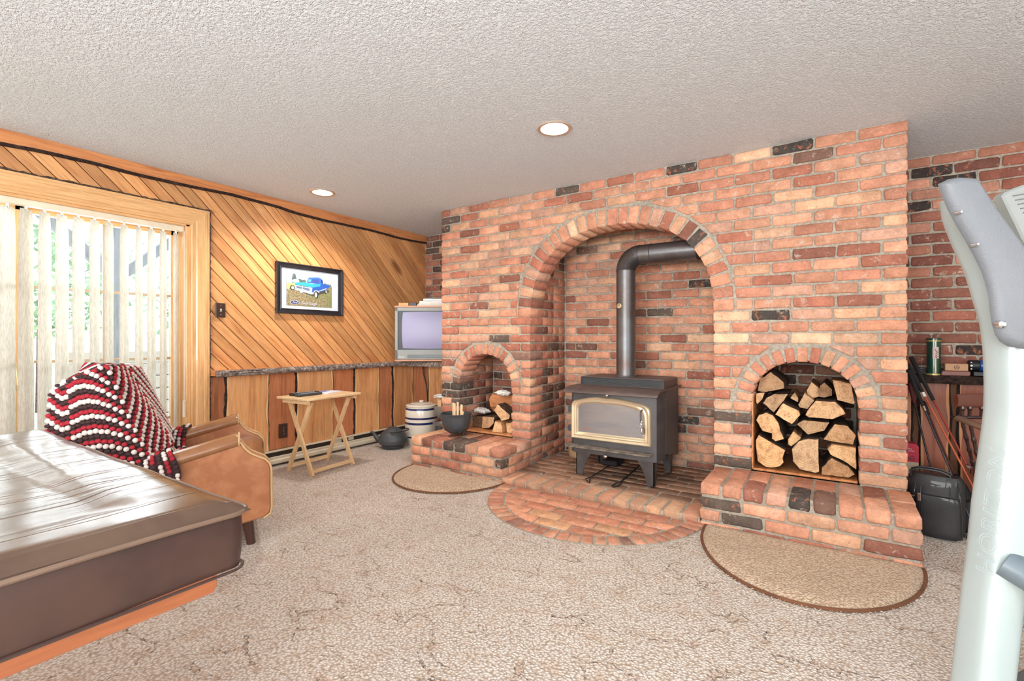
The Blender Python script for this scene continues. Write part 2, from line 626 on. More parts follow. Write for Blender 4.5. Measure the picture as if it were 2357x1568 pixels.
def thin_glass():
    t = NT('picture_glass')
    tr = t.n('ShaderNodeBsdfTransparent'); gl = t.n('ShaderNodeBsdfGlossy'); gl.inputs['Roughness'].default_value = 0.05
    mx = t.n('ShaderNodeMixShader'); mx.inputs[0].default_value = 0.035
    t.l(tr.outputs[0], mx.inputs[1]); t.l(gl.outputs[0], mx.inputs[2])
    t.l(mx.outputs[0], t.t.nodes['Material Output'].inputs['Surface'])
    return t.mat


M['thin_glass'] = thin_glass()


def emit_mat(name, rgb, s):
    t = NT(name)
    t.bsdf.inputs['Base Color'].default_value = (1, 1, 1, 1)
    t.bsdf.inputs['Emission Color'].default_value = (*rgb, 1)
    t.bsdf.inputs['Emission Strength'].default_value = s
    return t.mat


M['bulb'] = emit_mat('lit_bulb', (1.0, 0.98, 0.95), 26)

# ------------------------------------------------------------------ brickwork
BR_COLORS = [((208, 134, 100), 6), ((198, 120, 86), 7), ((184, 104, 76), 6), ((212, 148, 108), 4), ((172, 92, 66), 4),
             ((192, 134, 112), 3), ((216, 160, 124), 2), ((150, 82, 62), 2), ((88, 70, 62), 2), ((128, 84, 70), 1), ((70, 60, 56), 1)]
_bl = [c for c, w in BR_COLORS for _ in range(w)]


def brick_color(r=R, dark=1.0, palette=None):
    c = r.choice(palette or _bl)
    j = r.uniform(0.92, 1.07)
    if sum(c) > 330: c = tuple(x * .72 + y * .28 for x, y in zip(c, (206, 134, 104)))
    l = s2l(tuple(min(250, x * j) for x in c))
    g = sum(l) / 3
    l = tuple((x * .77 + g * .23) * 1.17 * k + .006 for x, k in zip(l, (.99, 1.055, .97)))
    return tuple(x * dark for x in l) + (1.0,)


_bcache = {}


def soft(me):
    me.polygons.foreach_set('use_smooth', [True] * len(me.polygons))



def brick_outline(w, h, v, fixed=False):
    """irregular ten-sided brick outline centred on 0"""
    r = random.Random(v * 131 + int(w * 1000) * 7 + int(h * 1000))
    a, b = w / 2, h / 2
    j = lambda s_: r.uniform(-s_, s_)
    c = min(0.013, a * 0.4, b * 0.4)
    t = 0.0032
    pts = [(-a + c * r.uniform(.3, 1), -b + j(t)), (0 + j(a * 0.4), -b + j(t)), (a - c * r.uniform(.3, 1), -b + j(t)), (a + j(t), -b + c * r.uniform(.3, 1)),
           (a + j(t), b - c * r.uniform(.3, 1)), (a - c * r.uniform(.3, 1), b + j(t)), (0 + j(a * 0.4), b + j(t)), (-a + c * r.uniform(.3, 1), b + j(t)),
           (-a + j(t), b - c * r.uniform(.3, 1)), (-a + j(t), -b + c * r.uniform(.3, 1))]
    return pts


def brick_geo(poly, depth, bev, A, B, N, ends=True):
    n = len(poly)
    area_ = sum(poly[i][0] * poly[(i + 1) % n][1] - poly[(i + 1) % n][0] * poly[i][1] for i in range(n))
    if area_ < 0: poly = list(reversed(poly))
    flip = A.cross(B).dot(N) < 0
    ins = inset(poly, bev)
    vs = []
    for pl, d in ((poly, -depth), (poly, -bev * 0.8), (ins, 0.0)):
        vs += [tuple(A * p[0] + B * p[1] + N * d) for p in pl]
    fs = []
    for k in range(2):
        for i in range(n):
            j = (i + 1) % n
            f = (k * n + i, k * n + j, (k + 1) * n + j, (k + 1) * n + i)
            fs.append(f if not flip else f[::-1])
    f = tuple(2 * n + i for i in range(n))
    fs.append(f if not flip else f[::-1])
    return vs, fs


class Bricks:
    def __init__(s, parent, mat='brick', limit=300, palette=None, dark=1.0):
        s.parent = parent; s.items = []; s.mat = mat; s.limit = limit; s.palette = palette; s.dark = dark

    def rect(s, C, w, h, A, B, N, depth=0.1, bev=0.0065, proud=None, color=None):
        v = R.randint(0, 5)
        s.items.append(('r', Vector(C) + N * (R.uniform(-.003, .003) if proud is None else proud), round(w, 3), round(h, 3), v, A, B, N, depth, bev, color))

    def poly(s, C, poly, A, B, N, depth=0.1, bev=0.005, color=None):
        s.items.append(('p', Vector(C) + N * R.uniform(-.002, .002), poly, None, 0, A, B, N, depth, bev, color))

    def finish(s, camloc=Vector((0, 0, 1.07))):
        it = sorted(s.items, key=lambda q: (q[1] - camloc).length)
        near, far = it[:s.limit], it[s.limit:]
        for q in near:
            kind, C, w, h, v, A, B, N, depth, bev, color = q
            if kind == 'r':
                key = (w, h, v, tuple(A), tuple(B), tuple(N), depth, bev, s.mat)
                me = _bcache.get(key)
                if me is None:
                    vs, fs = brick_geo(brick_outline(w, h, v), depth, bev, A, B, N)
                    me = bpy.data.meshes.new('brick'); me.from_pydata(vs, [], fs); me.materials.append(M[s.mat]); soft(me)
                    _bcache[key] = me
            else:
                vs, fs = brick_geo(w, depth, bev, A, B, N)
                me = bpy.data.meshes.new('brick'); me.from_pydata(vs, [], fs); me.materials.append(M[s.mat]); soft(me)
            o = bpy.data.objects.new('brick', me)
            o.location = C
            o.color = color or brick_color(R, s.dark, s.palette)
            COL.objects.link(o)
            o.parent = s.parent
        if far:
            mb = MB(); cols = []
            for q in far:
                kind, C, w, h, v, A, B, N, depth, bev, color = q
                vs, fs = brick_geo(brick_outline(w, h, v) if kind == 'r' else w, depth, bev, A, B, N)
                mb.add([tuple(Vector(p) + C) for p in vs], fs)
                cols += [color or brick_color(R, s.dark, s.palette)] * len(vs)
            me = mb.mesh('brickwork')
            ca = me.color_attributes.new('bcol', 'FLOAT_COLOR', 'POINT')
            ca.data.foreach_set('color', [x for c in cols for x in c])
            me.materials.append(M['brick_far'])
            o = bpy.data.objects.new('brickwork', me); COL.objects.link(o); o.parent = s.parent; o['kind'] = 'stuff'


AX, AY, AZ = Vector((1, 0, 0)), Vector((0, 1, 0)), Vector((0, 0, 1))
CH = 0.0725          # course height
MOD = 0.2175         # stretcher plus joint
JT = 0.012
D0 = 3.372           # plane of the chimney front
XL, XR = -3.029, 0.342
CEIL = 2.268
ROWZ = lambda n: 2.198 - CH * n        # bottom of course n (0 = top course)


class Arch:
    def __init__(s, cx, a, b, zc, e, ring):
        s.cx, s.a, s.b, s.zc, s.e, s.ring = cx, a, b, zc, e, ring

    def pt(s, th, off=0.0):
        c, q = math.cos(th), math.sin(th)
        x = s.a * math.copysign(abs(c) ** (2 / s.e), c)
        z = s.b * abs(q) ** (2 / s.e)
        # outward normal
        nx = math.copysign((abs(x) / s.a) ** (s.e - 1) / s.a, x) if abs(x) > 1e-9 else 0
        nz = (z / s.b) ** (s.e - 1) / s.b if z > 1e-9 else 0
        l = math.hypot(nx, nz) or 1
        return (s.cx + x + nx / l * off, s.zc + z + nz / l * off, nx / l, nz / l)

    def top(s, x, off=0.0):
        """height of the curve at x, None outside"""
        a, b = s.a + off, s.b + off
        u = abs(x - s.cx) / a
        if u >= 1: return None
        return s.zc + b * (1 - u ** s.e) ** (1 / s.e)

    def inside(s, x, z, off=0.0):
        a, b = s.a + off, s.b + off
        if abs(x - s.cx) >= a: return False
        if z < s.zc: return True
        return (abs(x - s.cx) / a) ** s.e + ((z - s.zc) / b) ** s.e < 1

    def samples(s, n=160, off=0.0):
        out = []
        for i in range(n + 1):
            out.append(s.pt(PI * i / n, off))
        return out


BIG = Arch(-1.355, 0.705, 0.665, 1.25, 2.3, 0.128)
SML = Arch(-2.5285, 0.2815, 0.28, 0.661, 2.1, 0.095)
RGT = Arch(-0.1485, 0.2755, 0.262, 0.672, 2.15, 0.095)


def clip_half(poly, px, pz, nx, nz):
    """keep the side where (p - P).n > 0"""
    out = []
    n = len(poly)
    for i in range(n):
        a, b = poly[i], poly[(i + 1) % n]
        da = (a[0] - px) * nx + (a[1] - pz) * nz; db = (b[0] - px) * nx + (b[1] - pz) * nz
        if da >= 0: out.append(a)
        if (da >= 0) != (db >= 0):
            k = da / (da - db)
            out.append((a[0] + (b[0] - a[0]) * k, a[1] + (b[1] - a[1]) * k))
    return out


def parea(p):
    n = len(p)
    return abs(sum(p[i][0] * p[(i + 1) % n][1] - p[(i + 1) % n][0] * p[i][1] for i in range(n))) / 2


def cut_by_arch(x0, x1, z0, z1, arch, off):
    """returns None when untouched, [] when gone, or the clipped polygon"""
    pts = [(x0, z0), (x1, z0), (x1, z1), (x0, z1)]
    test = pts + [((x0 + x1) / 2, z0), ((x0 + x1) / 2, z1), (x0, (z0 + z1) / 2), (x1, (z0 + z1) / 2), (x0 * .75 + x1 * .25, z0), (x0 * .25 + x1 * .75, z0)]
    ins = [arch.inside(x, z, off) for x, z in test]
    if not any(ins): return None
    if all(ins[:4]): return []
    cx, cz = (x0 + x1) / 2, (z0 + z1) / 2
    # centroid of what stays
    sx = sz = k = 0
    for i in range(9):
        for j in range(5):
            x = x0 + (x1 - x0) * (i + .5) / 9; z = z0 + (z1 - z0) * (j + .5) / 5
            if not arch.inside(x, z, off): sx += x; sz += z; k += 1
    if k < 5: return []
    cx, cz = sx / k, sz / k
    best = min(arch.samples(160, off), key=lambda p: (p[0] - cx) ** 2 + (p[1] - cz) ** 2)
    pl = clip_half(pts, *best)
    if cz < arch.zc:
        sgn = 1 if cx > arch.cx else -1
        pl = clip_half(pts, arch.cx + sgn * (arch.a + off), 0, sgn, 0)
    if len(pl) < 3 or parea(pl) < 0.0005: return []
    return pl


def wall_rows(xa, xb, n, header_left):
    """brick spans between xa and xb for one course"""
    L = xb - xa
    spans = []
    x = xa
    if header_left:
        spans.append((x, x + MOD / 2)); x += MOD / 2
    while x < xb - 0.02:
        e = min(x + MOD, xb)
        if xb - e < 0.05: e = xb
        spans.append((x, e)); x = e
    return spans


def jitter_spans(sp):
    xs = [a for a, b in sp] + [sp[-1][1]]
    for i in range(1, len(xs) - 1): xs[i] += R.uniform(-.006, .006)
    return list(zip(xs[:-1], xs[1:]))


# ---- chimney front
chim = empty('wall_chimney', (0, 0, 0), kind='structure')
B = Bricks(chim)
TH = 0.205            # thickness of the arched front skin
for n in range(0, 28):
    z0 = ROWZ(n) + JT / 2; z1 = ROWZ(n) + CH - JT / 2
    if n == 0: z1 = CEIL - 0.004
    zm = (z0 + z1) / 2
    segs = []
    if z0 > BIG.zc:
        segs = [(XL, XR, n % 2 == 0, 1)]
    else:
        segs = [(XL, BIG.cx - BIG.a, n % 2 == 0, 0), (BIG.cx + BIG.a, XR, n % 2 == 1, 0)]
    spans = []
    for xa, xb, hd, full in segs:
        if full:
            spans += jitter_spans(wall_rows(xa, xb, n, hd))
        else:
            arch = SML if xa < -2 else RGT
            if z0 > arch.zc + arch.b + arch.ring:
                spans += jitter_spans(wall_rows(xa, xb, n, hd))
            elif z0 < arch.zc - 0.02:
                for pa, pb in ((xa, arch.cx - arch.a), (arch.cx + arch.a, xb)):
                    if n % 2 == 1: spans.append((pa, pb))
                    else:
                        m = (pa + pb) / 2 + R.uniform(-.01, .01); spans += [(pa, m), (m, pb)]
            else:
                spans += wall_rows(xa, xb, n, hd)
    for a, b in spans:
        la = 0 if abs(a - XL) < 1e-4 else JT / 2
        lb = 0 if abs(b - XR) < 1e-4 else JT / 2
        for e in (BIG.cx - BIG.a, SML.cx + SML.a, RGT.cx + RGT.a):
            pass
        jx = [SML.cx - SML.a, BIG.cx - BIG.a, RGT.cx - RGT.a]
        jy = [SML.cx + SML.a, BIG.cx + BIG.a, RGT.cx + RGT.a]
        if any(abs(b - q) < 1e-4 for q in jx): lb = 0
        if any(abs(a - q) < 1e-4 for q in jy): la = 0
        x0, x1 = a + la, b - lb
        pl = None; gone = False
        for arch in (BIG, SML, RGT):
            if z0 < arch.zc - 0.02 and arch is not BIG and abs((x0 + x1) / 2 - arch.cx) > arch.a: continue
            if arch is BIG and z0 <= BIG.zc: continue
            c = cut_by_arch(x0, x1, z0, z1, arch, arch.ring + 0.012)
            if c is None: continue
            if not c: gone = True; break
            pl = c
        if gone: continue
        # corner bricks run deeper so their ends show in the jambs
        edge = any(abs(b - q) < 1e-4 for q in jx + [XR]) or any(abs(a - q) < 1e-4 for q in jy + [XL])
        dep = (0.2 if (n % 2 == 0) else 0.098) if edge else 0.07
        if pl is None:
            B.rect(((x0 + x1) / 2, D0, (z0 + z1) / 2), x1 - x0, z1 - z0, AX, AZ, -AY, dep)
        else:
            cx = sum(p[0] for p in pl) / len(pl); cz = sum(p[1] for p in pl) / len(pl)
            B.poly((cx, D0, cz), [(p[0] - cx, p[1] - cz) for p in pl], AX, AZ, -AY, dep)
B.finish()

# mortar body of the front skin, built in vertical strips around the three openings
mb = MB()
MF = D0 + 0.009
xs = sorted(set([XL + .006, XR - .006] + [a.cx - a.a - 0.007 for a in (BIG, SML, RGT)] + [a.cx + a.a + 0.007 for a in (BIG, SML, RGT)] +
                [a.cx + (a.a + 0.007) * math.cos(PI * i / 40) for a in (BIG, SML, RGT) for i in range(1, 40)]))
for x0, x1 in zip(xs[:-1], xs[1:]):
    if x1 - x0 < 1e-6: continue
    xm = (x0 + x1) / 2
    base0 = base1 = 0.0
    for a in (BIG, SML, RGT):
        if abs(xm - a.cx) < a.a + 0.007:
            t0 = a.top(x0, .007); t1 = a.top(x1, .007)
            base0 = t0 if t0 is not None else a.zc; base1 = t1 if t1 is not None else a.zc
    mb.add([(x0, MF, base0), (x1, MF, base1), (x1, MF, CEIL), (x0, MF, CEIL),
            (x0, D0 + TH, base0), (x1, D0 + TH, base1), (x1, D0 + TH, CEIL), (x0, D0 + TH, CEIL)],
           [(0, 1, 2, 3), (4, 7, 6, 5), (0, 4, 5, 1)])
for a in (BIG, SML, RGT):
    for sgn in (-1, 1):
        x = a.cx + sgn * (a.a + 0.007)
        mb.add([(x, MF, 0), (x, D0 + TH, 0), (x, D0 + TH, a.zc), (x, MF, a.zc)], [(0, 1, 2, 3)])
# outer flanks of the chimney mass
for x in (XL + .006, XR - .006):
    mb.add([(x, MF, 0), (x, 4.12, 0), (x, 4.12, CEIL), (x, MF, CEIL)], [(0, 1, 2, 3)])
mb.build('mortar', M['mortar'], chim, fix=False)

for arch, nb, nm in ((BIG, 29, 'large'), (SML, 15, 'small'), (RGT, 15, 'small')):
    par = MB()
    # the ring mortar core is the arch part; its bricks hang below it
    sam = [arch.pt(PI * i / 60, 0.0) for i in range(61)]
    vs = []
    for x, z, nx, nz in sam:
        vs += [(x + nx * .008, D0 + .007, z + nz * .008), (x + nx * arch.ring, D0 + .007, z + nz * arch.ring),
               (x + nx * .008, D0 + TH, z + nz * .008), (x + nx * arch.ring, D0 + TH, z + nz * arch.ring)]
    fs = []
    for i in range(60):
        a = i * 4; b = a + 4
        fs += [(a, a + 1, b + 1, b), (a, b, b + 2, a + 2), (a + 1, a + 3, b + 3, b + 1)]
    par.add(vs, fs)
    ring = par.build('arch', M['mortar'], chim, fix=False)
    AB = Bricks(ring)
    # equal arc length spacing
    pts = [arch.pt(PI * i / 400, arch.ring * 0.4) for i in range(401)]
    acc = [0]
    for p, q in zip(pts[:-1], pts[1:]): acc.append(acc[-1] + math.hypot(q[0] - p[0], q[1] - p[1]))
    L = acc[-1]
    for k in range(nb):
        s0 = L * (k) / nb; s1 = L * (k + 1) / nb
        def at(sv):
            i = min(range(401), key=lambda q: abs(acc[q] - sv))
            return PI * i / 400
        t0, t1 = at(s0), at(s1)
        jo = 0.005
        a0 = arch.pt(t0, R.uniform(-.003, .002)); a1 = arch.pt(t1, R.uniform(-.003, .002))
        o0 = arch.pt(t0, arch.ring - 0.004); o1 = arch.pt(t1, arch.ring - .004 - R.uniform(0, .012))
        def shr(p, q, d):
            l = math.hypot(q[0] - p[0], q[1] - p[1]) or 1
            return (p[0] + (q[0] - p[0]) / l * d, p[1] + (q[1] - p[1]) / l * d)
        # keep the brick itself parallel sided so the joint widens outwards
        w_in = math.hypot(a1[0] - a0[0], a1[1] - a0[1]) - 2 * jo
        w_out = math.hypot(o1[0] - o0[0], o1[1] - o0[1])
        jout = max(jo, (w_out - w_in * 1.08) / 2)
        pl = [shr(a0, a1, jo), shr(o0, o1, jout), shr(o1, o0, jout), shr(a1, a0, jo)]
        cx = sum(p[0] for p in pl) / 4; cz = sum(p[1] for p in pl) / 4
        pl = [(p[0] - cx, p[1] - cz) for p in pl]
        # chamfer the corners a little
        AB.poly((cx, D0 - 0.002, cz), pl, AX, AZ, -AY, TH - .002, 0.005,
                brick_color(R, 1.0, [c for c in _bl if sum(c) > 300] * 3 + _bl))
    AB.finish()

# ---- niche interiors
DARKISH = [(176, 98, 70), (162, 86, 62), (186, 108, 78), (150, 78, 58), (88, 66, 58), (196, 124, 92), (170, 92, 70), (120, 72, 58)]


def jamb(B_, x, N, y0, y1, rows, zf):
    """side wall of a niche, bricks in the (y,z) plane"""
    for n in rows:
        z0 = ROWZ(n) + JT / 2; z1 = ROWZ(n) + CH - JT / 2
        if z1 < zf: continue
        z0 = max(z0, zf)
        y = y0 + (0.2 if n % 2 == 0 else 0.098) if n < 28 else y0
        while y < y1 - 0.03:
            l = 0.2 if R.random() < 0.75 else 0.1
            e = min(y + l, y1)
            if y1 - e < 0.04: e = y1
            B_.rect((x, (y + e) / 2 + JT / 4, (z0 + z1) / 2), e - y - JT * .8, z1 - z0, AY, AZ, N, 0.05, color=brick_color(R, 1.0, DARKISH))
            y = e


def back_wall(B_, y, xa, xb, rows, zf, zt=9, pal=None, dark=1.0):
    for n in rows:
        z0 = ROWZ(n) + JT / 2; z1 = ROWZ(n) + CH - JT / 2
        if z1 < zf + .01: continue
        z0 = max(z0, zf); z1 = min(z1, zt)
        if z1 - z0 < 0.02: continue
        x = xa - (MOD / 2 if n % 2 else 0) + 0.0
        while x < xb - 0.02:
            e = x + MOD
            a = max(x, xa) + JT / 2; b = min(e, xb) - JT / 2
            if b - a > 0.03:
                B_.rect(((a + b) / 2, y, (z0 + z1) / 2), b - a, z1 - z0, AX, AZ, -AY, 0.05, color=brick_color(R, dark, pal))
            x = e + R.uniform(-.004, .004)


NB = 3.985
niche = empty('wall_niche', kind='structure')
B = Bricks(niche)
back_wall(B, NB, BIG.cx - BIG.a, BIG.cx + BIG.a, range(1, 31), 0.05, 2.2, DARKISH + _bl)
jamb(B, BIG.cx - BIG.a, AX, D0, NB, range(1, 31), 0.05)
B.finish()
mb = MB()
xa, xb = BIG.cx - BIG.a - .008, BIG.cx + BIG.a + .008
mb.add([(xa, NB + .009, 0), (xb, NB + .009, 0), (xb, NB + .009, 2.24), (xa, NB + .009, 2.24)], [(0, 1, 2, 3)])
mb.add([(xa, D0 + TH - .01, 0), (xa, NB + .01, 0), (xa, NB + .01, 2.24), (xa, D0 + TH - .01, 2.24)], [(0, 1, 2, 3)])
mb.add([(xb, D0 + TH - .01, 0), (xb, NB + .01, 0), (xb, NB + .01, 2.24), (xb, D0 + TH - .01, 2.24)], [(0, 1, 2, 3)])
mb.add([(xa, D0 + TH - .01, 2.24), (xb, D0 + TH - .01, 2.24), (xb, NB + .01, 2.24), (xa, NB + .01, 2.24)], [(0, 1, 2, 3)])
mb.build('mortar', M['mortar'], niche, fix=False)

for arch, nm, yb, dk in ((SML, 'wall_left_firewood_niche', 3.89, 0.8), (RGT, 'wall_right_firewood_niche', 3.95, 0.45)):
    e = empty(nm, kind='structure')
    B = Bricks(e)
    xa, xb = arch.cx - arch.a, arch.cx + arch.a
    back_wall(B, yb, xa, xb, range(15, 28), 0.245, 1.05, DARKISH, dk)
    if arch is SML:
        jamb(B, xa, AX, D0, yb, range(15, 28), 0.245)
    B.finish()
    mb = MB()
    for (p, q) in (((xa - .008, D0 + TH - .01), (xa - .008, yb + .009)), ((xa - .008, yb + .009), (xb + .008, yb + .009)), ((xb + .008, yb + .009), (xb + .008, D0 + TH - .01))):
        mb.add([(p[0], p[1], 0.2), (q[0], q[1], 0.2), (q[0], q[1], 1.06), (p[0], p[1], 1.06)], [(0, 1, 2, 3)])
    mb.add([(xa, D0 + TH - .01, 1.06), (xb, D0 + TH - .01, 1.06), (xb, yb, 1.06), (xa, yb, 1.06)], [(0, 1, 2, 3)])
    mb.build('mortar', M['mortar'], e, fix=False)
    # wooden floor board of the niche
    mb = MB()
    mb.box((xa + .004, D0 + 0.03, 0.238), (xb - .004, yb - .02, 0.252), bev=.003)
    if arch is RGT:
        mb.box((xa - .002, D0 + 0.012, 0.25), (xa + .008, yb - .02, 0.70))
    mb.build('floor_board', M['trim_y'], e)

# flanks of the chimney mass
for nm, x, N in (('wall_chimney_right', XR, AX), ('wall_chimney_left', XL, -AX)):
    e = empty(nm, kind='structure')
    B = Bricks(e)
    jamb(B, x, N, D0, 4.115, range(0, 31), 0.01)
    B.finish()

# ---- raised hearths
def hearth(xa, xb, yf, yb, label, side_right):
    h = empty('raised_hearth', ((xa + xb) / 2, (yf + yb) / 2, 0), label=label, cat='hearth')
    h_in = h.matrix_basis.inverted()
    B_ = Bricks(h)
    # offset parent: brick centres are given in world space
    off = Vector(h.location)
    ztop = 0.241
    rows = [(0.1685, 0.241), (0.096, 0.1685), (0.0235, 0.096), (-0.049, 0.0235)]
    # top course: headers
    ncol = max(1, round((xb - xa) / 0.113)); w = (xb - xa) / ncol
    for i in range(ncol):
        a = xa + w * i; b = a + w
        la = 0 if i == 0 else .007; lb = 0 if i == ncol - 1 else .007
        B_.rect(Vector(((a + la + b - lb) / 2, yf, (rows[0][0] + rows[0][1]) / 2 + .004)) - off, b - a - la - lb, 0.068, AX, AZ, -AY, 0.205, 0.009)
        # top faces: back piece
        y0 = yf + 0.215
        y1 = yb - 0.004
        B_.rect(Vector(((a + la + b - lb) / 2, (y0 + y1) / 2, ztop)) - off, b - a - la - lb, y1 - y0, AX, AY, AZ, 0.06, 0.005)
    for ri, (z0, z1) in enumerate(rows[1:]):
        z0_, z1_ = z0 + JT / 2, z1 - JT / 2
        if z1_ < 0.004: z1_ = 0.012
        for a, b in wall_rows(xa, xb, 0, ri % 2 == 1):
            la = 0 if a == xa else JT / 2; lb = 0 if abs(b - xb) < 1e-4 else JT / 2
            z0c = max(z0_, -.02)
            B_.rect(Vector(((a + la + b - lb) / 2, yf, (z0c + z1_) / 2)) - off, b - a - la - lb, z1_ - z0c, AX, AZ, -AY, 0.09)
    for sx, N in ((xb, AX), (xa, -AX)):
        for ri, (z0, z1) in enumerate(rows[:3]):
            z0_, z1_ = z0 + JT / 2, z1 - JT / 2
            y = yf + (0.218 if ri == 0 else 0.1)
            if ri == 0:
                B_.rect(Vector((sx, (y + yb) / 2, (z0_ + z1_) / 2)) - off, yb - y - .008, z1_ - z0_, AY, AZ, N, 0.04)
                continue
            if ri == 2: y = yf + 0.1
            st = 0.11 if ri == 2 else 0.21
            while y < yb - 0.02:
                e_ = min(y + st, yb); st = 0.21
                B_.rect(Vector((sx, (y + e_) / 2 + .004, (z0_ + z1_) / 2)) - off, e_ - y - JT, z1_ - z0_, AY, AZ, N, 0.05)
                y = e_
    B_.finish(Vector((0, 0, 1.07)) - off)
    m_ = MB()
    m_.box(Vector((xa + .008, yf + .009, -0.05)) - off, Vector((xb - .008, yb + .02, ztop - .007)) - off)
    m_.build('mortar', M['mortar'], h)
    return h


hearth(-2.99, -2.05, 2.945, D0, 'raised brick hearth ledge on the left holding the black cauldron', True)
hearth(-0.636, 0.352, 2.925, D0, 'raised brick hearth ledge under the large firewood niche on the right', False)

# ---- low stove hearth with half-round apron
ST = empty('stove_hearth', (-1.35, 3.2, 0), label='low brick floor under the wood stove with a half-round brick apron', cat='hearth')
off = Vector(ST.location)
B = Bricks(ST, mat='brick_dusty')
ZM = 0.045
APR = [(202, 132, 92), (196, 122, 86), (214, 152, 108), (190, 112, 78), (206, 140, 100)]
y0 = 2.925
xa, xb = -2.045, -0.640
nc = 13; w = (xb - xa) / nc
for i in range(nc):
    a = xa + i * w
    B.rect(Vector((a + w / 2, y0, ZM / 2 - .004)) - off, w - .014, ZM + .006, AX, AZ, -AY, 0.2, 0.008, proud=R.uniform(-.004, .004), color=brick_color(R, 1, APR))
y = y0 + 0.212
r_ = 0
while y < NB - 0.03:
    e_ = min(y + 0.105, NB)
    x = xa - (MOD / 2 if r_ % 2 else 0)
    while x < xb - 0.02:
        a = max(x, xa + .002 if y < D0 else BIG.cx - BIG.a); b = min(x + MOD, xb if y < D0 else BIG.cx + BIG.a)
        if b - a > 0.04:
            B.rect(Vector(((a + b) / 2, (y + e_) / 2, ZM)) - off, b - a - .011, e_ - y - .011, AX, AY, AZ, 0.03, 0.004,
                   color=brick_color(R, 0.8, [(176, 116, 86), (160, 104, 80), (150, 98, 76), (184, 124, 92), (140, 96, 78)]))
        x += MOD
    y = e_; r_ += 1
# apron
EC = (-1.31, 2.93); EA, EB = 0.70, 0.665
def ell(th, d=0.0):
    return (EC[0] + (EA - d) * math.cos(th), EC[1] - (EB - d) * math.sin(th))
SB = Bricks(ST)
acc = [0]; P_ = [ell(PI * i / 300) for i in range(301)]
for p, q in zip(P_[:-1], P_[1:]): acc.append(acc[-1] + math.hypot(q[0] - p[0], q[1] - p[1]))
nb = 30
for k in range(nb):
    f = lambda sv: PI * min(range(301), key=lambda q: abs(acc[q] - sv)) / 300
    t0, t1 = f(acc[-1] * (k + .09) / nb), f(acc[-1] * (k + .91) / nb)
    o0, o1, i1, i0 = ell(t0, 0.0), ell(t1, 0.0), ell(t1, .098), ell(t0, .098)
    pl = [o0, o1, i1, i0]
    cx = sum(p[0] for p in pl) / 4; cy = sum(p[1] for p in pl) / 4
    SB.poly(Vector((cx, cy, 0.010)) - off, [(p[0] - cx, p[1] - cy) for p in pl], AX, AY, AZ, 0.02, 0.002, color=brick_color(R, 1, [(198, 124, 92), (184, 108, 80), (206, 138, 106), (176, 100, 78), (150, 96, 80)]))
def in_ell(x, y, d=.112):
    return ((x - EC[0]) / (EA - d)) ** 2 + ((y - EC[1]) / (EB - d)) ** 2 < 1 and y < 2.93
yy = 2.912; r_ = 0
while yy > 2.3:
    ya, yb_ = yy - 0.098, yy - 0.006
    x = -2.1 - (MOD / 2 if r_ % 2 else 0)
    while x < -0.5:
        a, b = x + .006, x + MOD - .006
        # clip the brick against the inner ellipse with tangent planes
        pl = [(a, ya), (b, ya), (b, yb_), (a, yb_)]
        for i in range(1, 40):
            th = PI * i / 40
            px, py = ell(th, .112)
            nx = -math.cos(th) / (EA - .112); ny = math.sin(th) / (EB - .112)
            if len(pl) >= 3: pl = clip_half(pl, px, py, nx, ny)
        if len(pl) >= 3 and parea(pl) > 0.0012:
            # drop nearly coincident points
            q = []
            for p in pl:
                if not q or math.hypot(p[0] - q[-1][0], p[1] - q[-1][1]) > .004: q.append(p)
            if len(q) >= 3:
                cx = sum(p[0] for p in q) / len(q); cy = sum(p[1] for p in q) / len(q)
                SB.poly(Vector((cx, cy, 0.010)) - off, [(p[0] - cx, p[1] - cy) for p in q], AX, AY, AZ, 0.02, 0.002,
                        color=brick_color(R, 1, [(204, 124, 88), (192, 108, 76), (184, 100, 70), (216, 150, 100), (198, 120, 88)]))
        x += MOD
    yy -= 0.105; r_ += 1
B.finish(Vector((0, 0, 1.07)) - off); SB.finish(Vector((0, 0, 1.07)) - off)
mb = MB()
mb.box(Vector((xa, y0 + .008, 0.0)) - off, Vector((xb, D0 + TH, ZM - .005)) - off)
mb.box(Vector((BIG.cx - BIG.a, D0 + TH, 0.0)) - off, Vector((BIG.cx + BIG.a, NB, ZM - .005)) - off)
ring = [(p[0] - off.x, p[1] - off.y) for p in [ell(PI * i / 60, -.003) for i in range(61)]]
mb.prism(ring, 'z', -.004, 0.0055)
mb.build('mortar', M['mortar'], ST)

# ---- back walls of the room left and right of the chimney
YB = 4.12
wb = empty('wall_back', kind='structure')
B = Bricks(wb)
back_wall(B, YB, XR - .02, 2.1, range(0, 20), 0.85, 2.262, [(160, 84, 62), (150, 76, 56), (172, 94, 70), (134, 68, 54), (184, 112, 90), (60, 46, 44), (142, 78, 60), (120, 64, 52)])
back_wall(B, YB, -3.955, XL + .02, range(0, 20), 0.85, 2.262, DARKISH)
B.finish()
mb = MB()
mb.box((-4.0, YB + .009, 0), (2.6, YB + .12, CEIL + .05))
mb.build('mortar', M['mortar'], wb)

# ------------------------------------------------------------------ room shell
WX = -3.955
mb = MB(); mb.box((-4.3, -3.0, -0.1), (3.1, 4.3, 0.0))
fl = mb.build('floor', M['carpet']); fl['kind'] = 'structure'
mb = MB(); mb.box((-4.1, -3.0, CEIL), (3.1, 4.3, CEIL + 0.1))
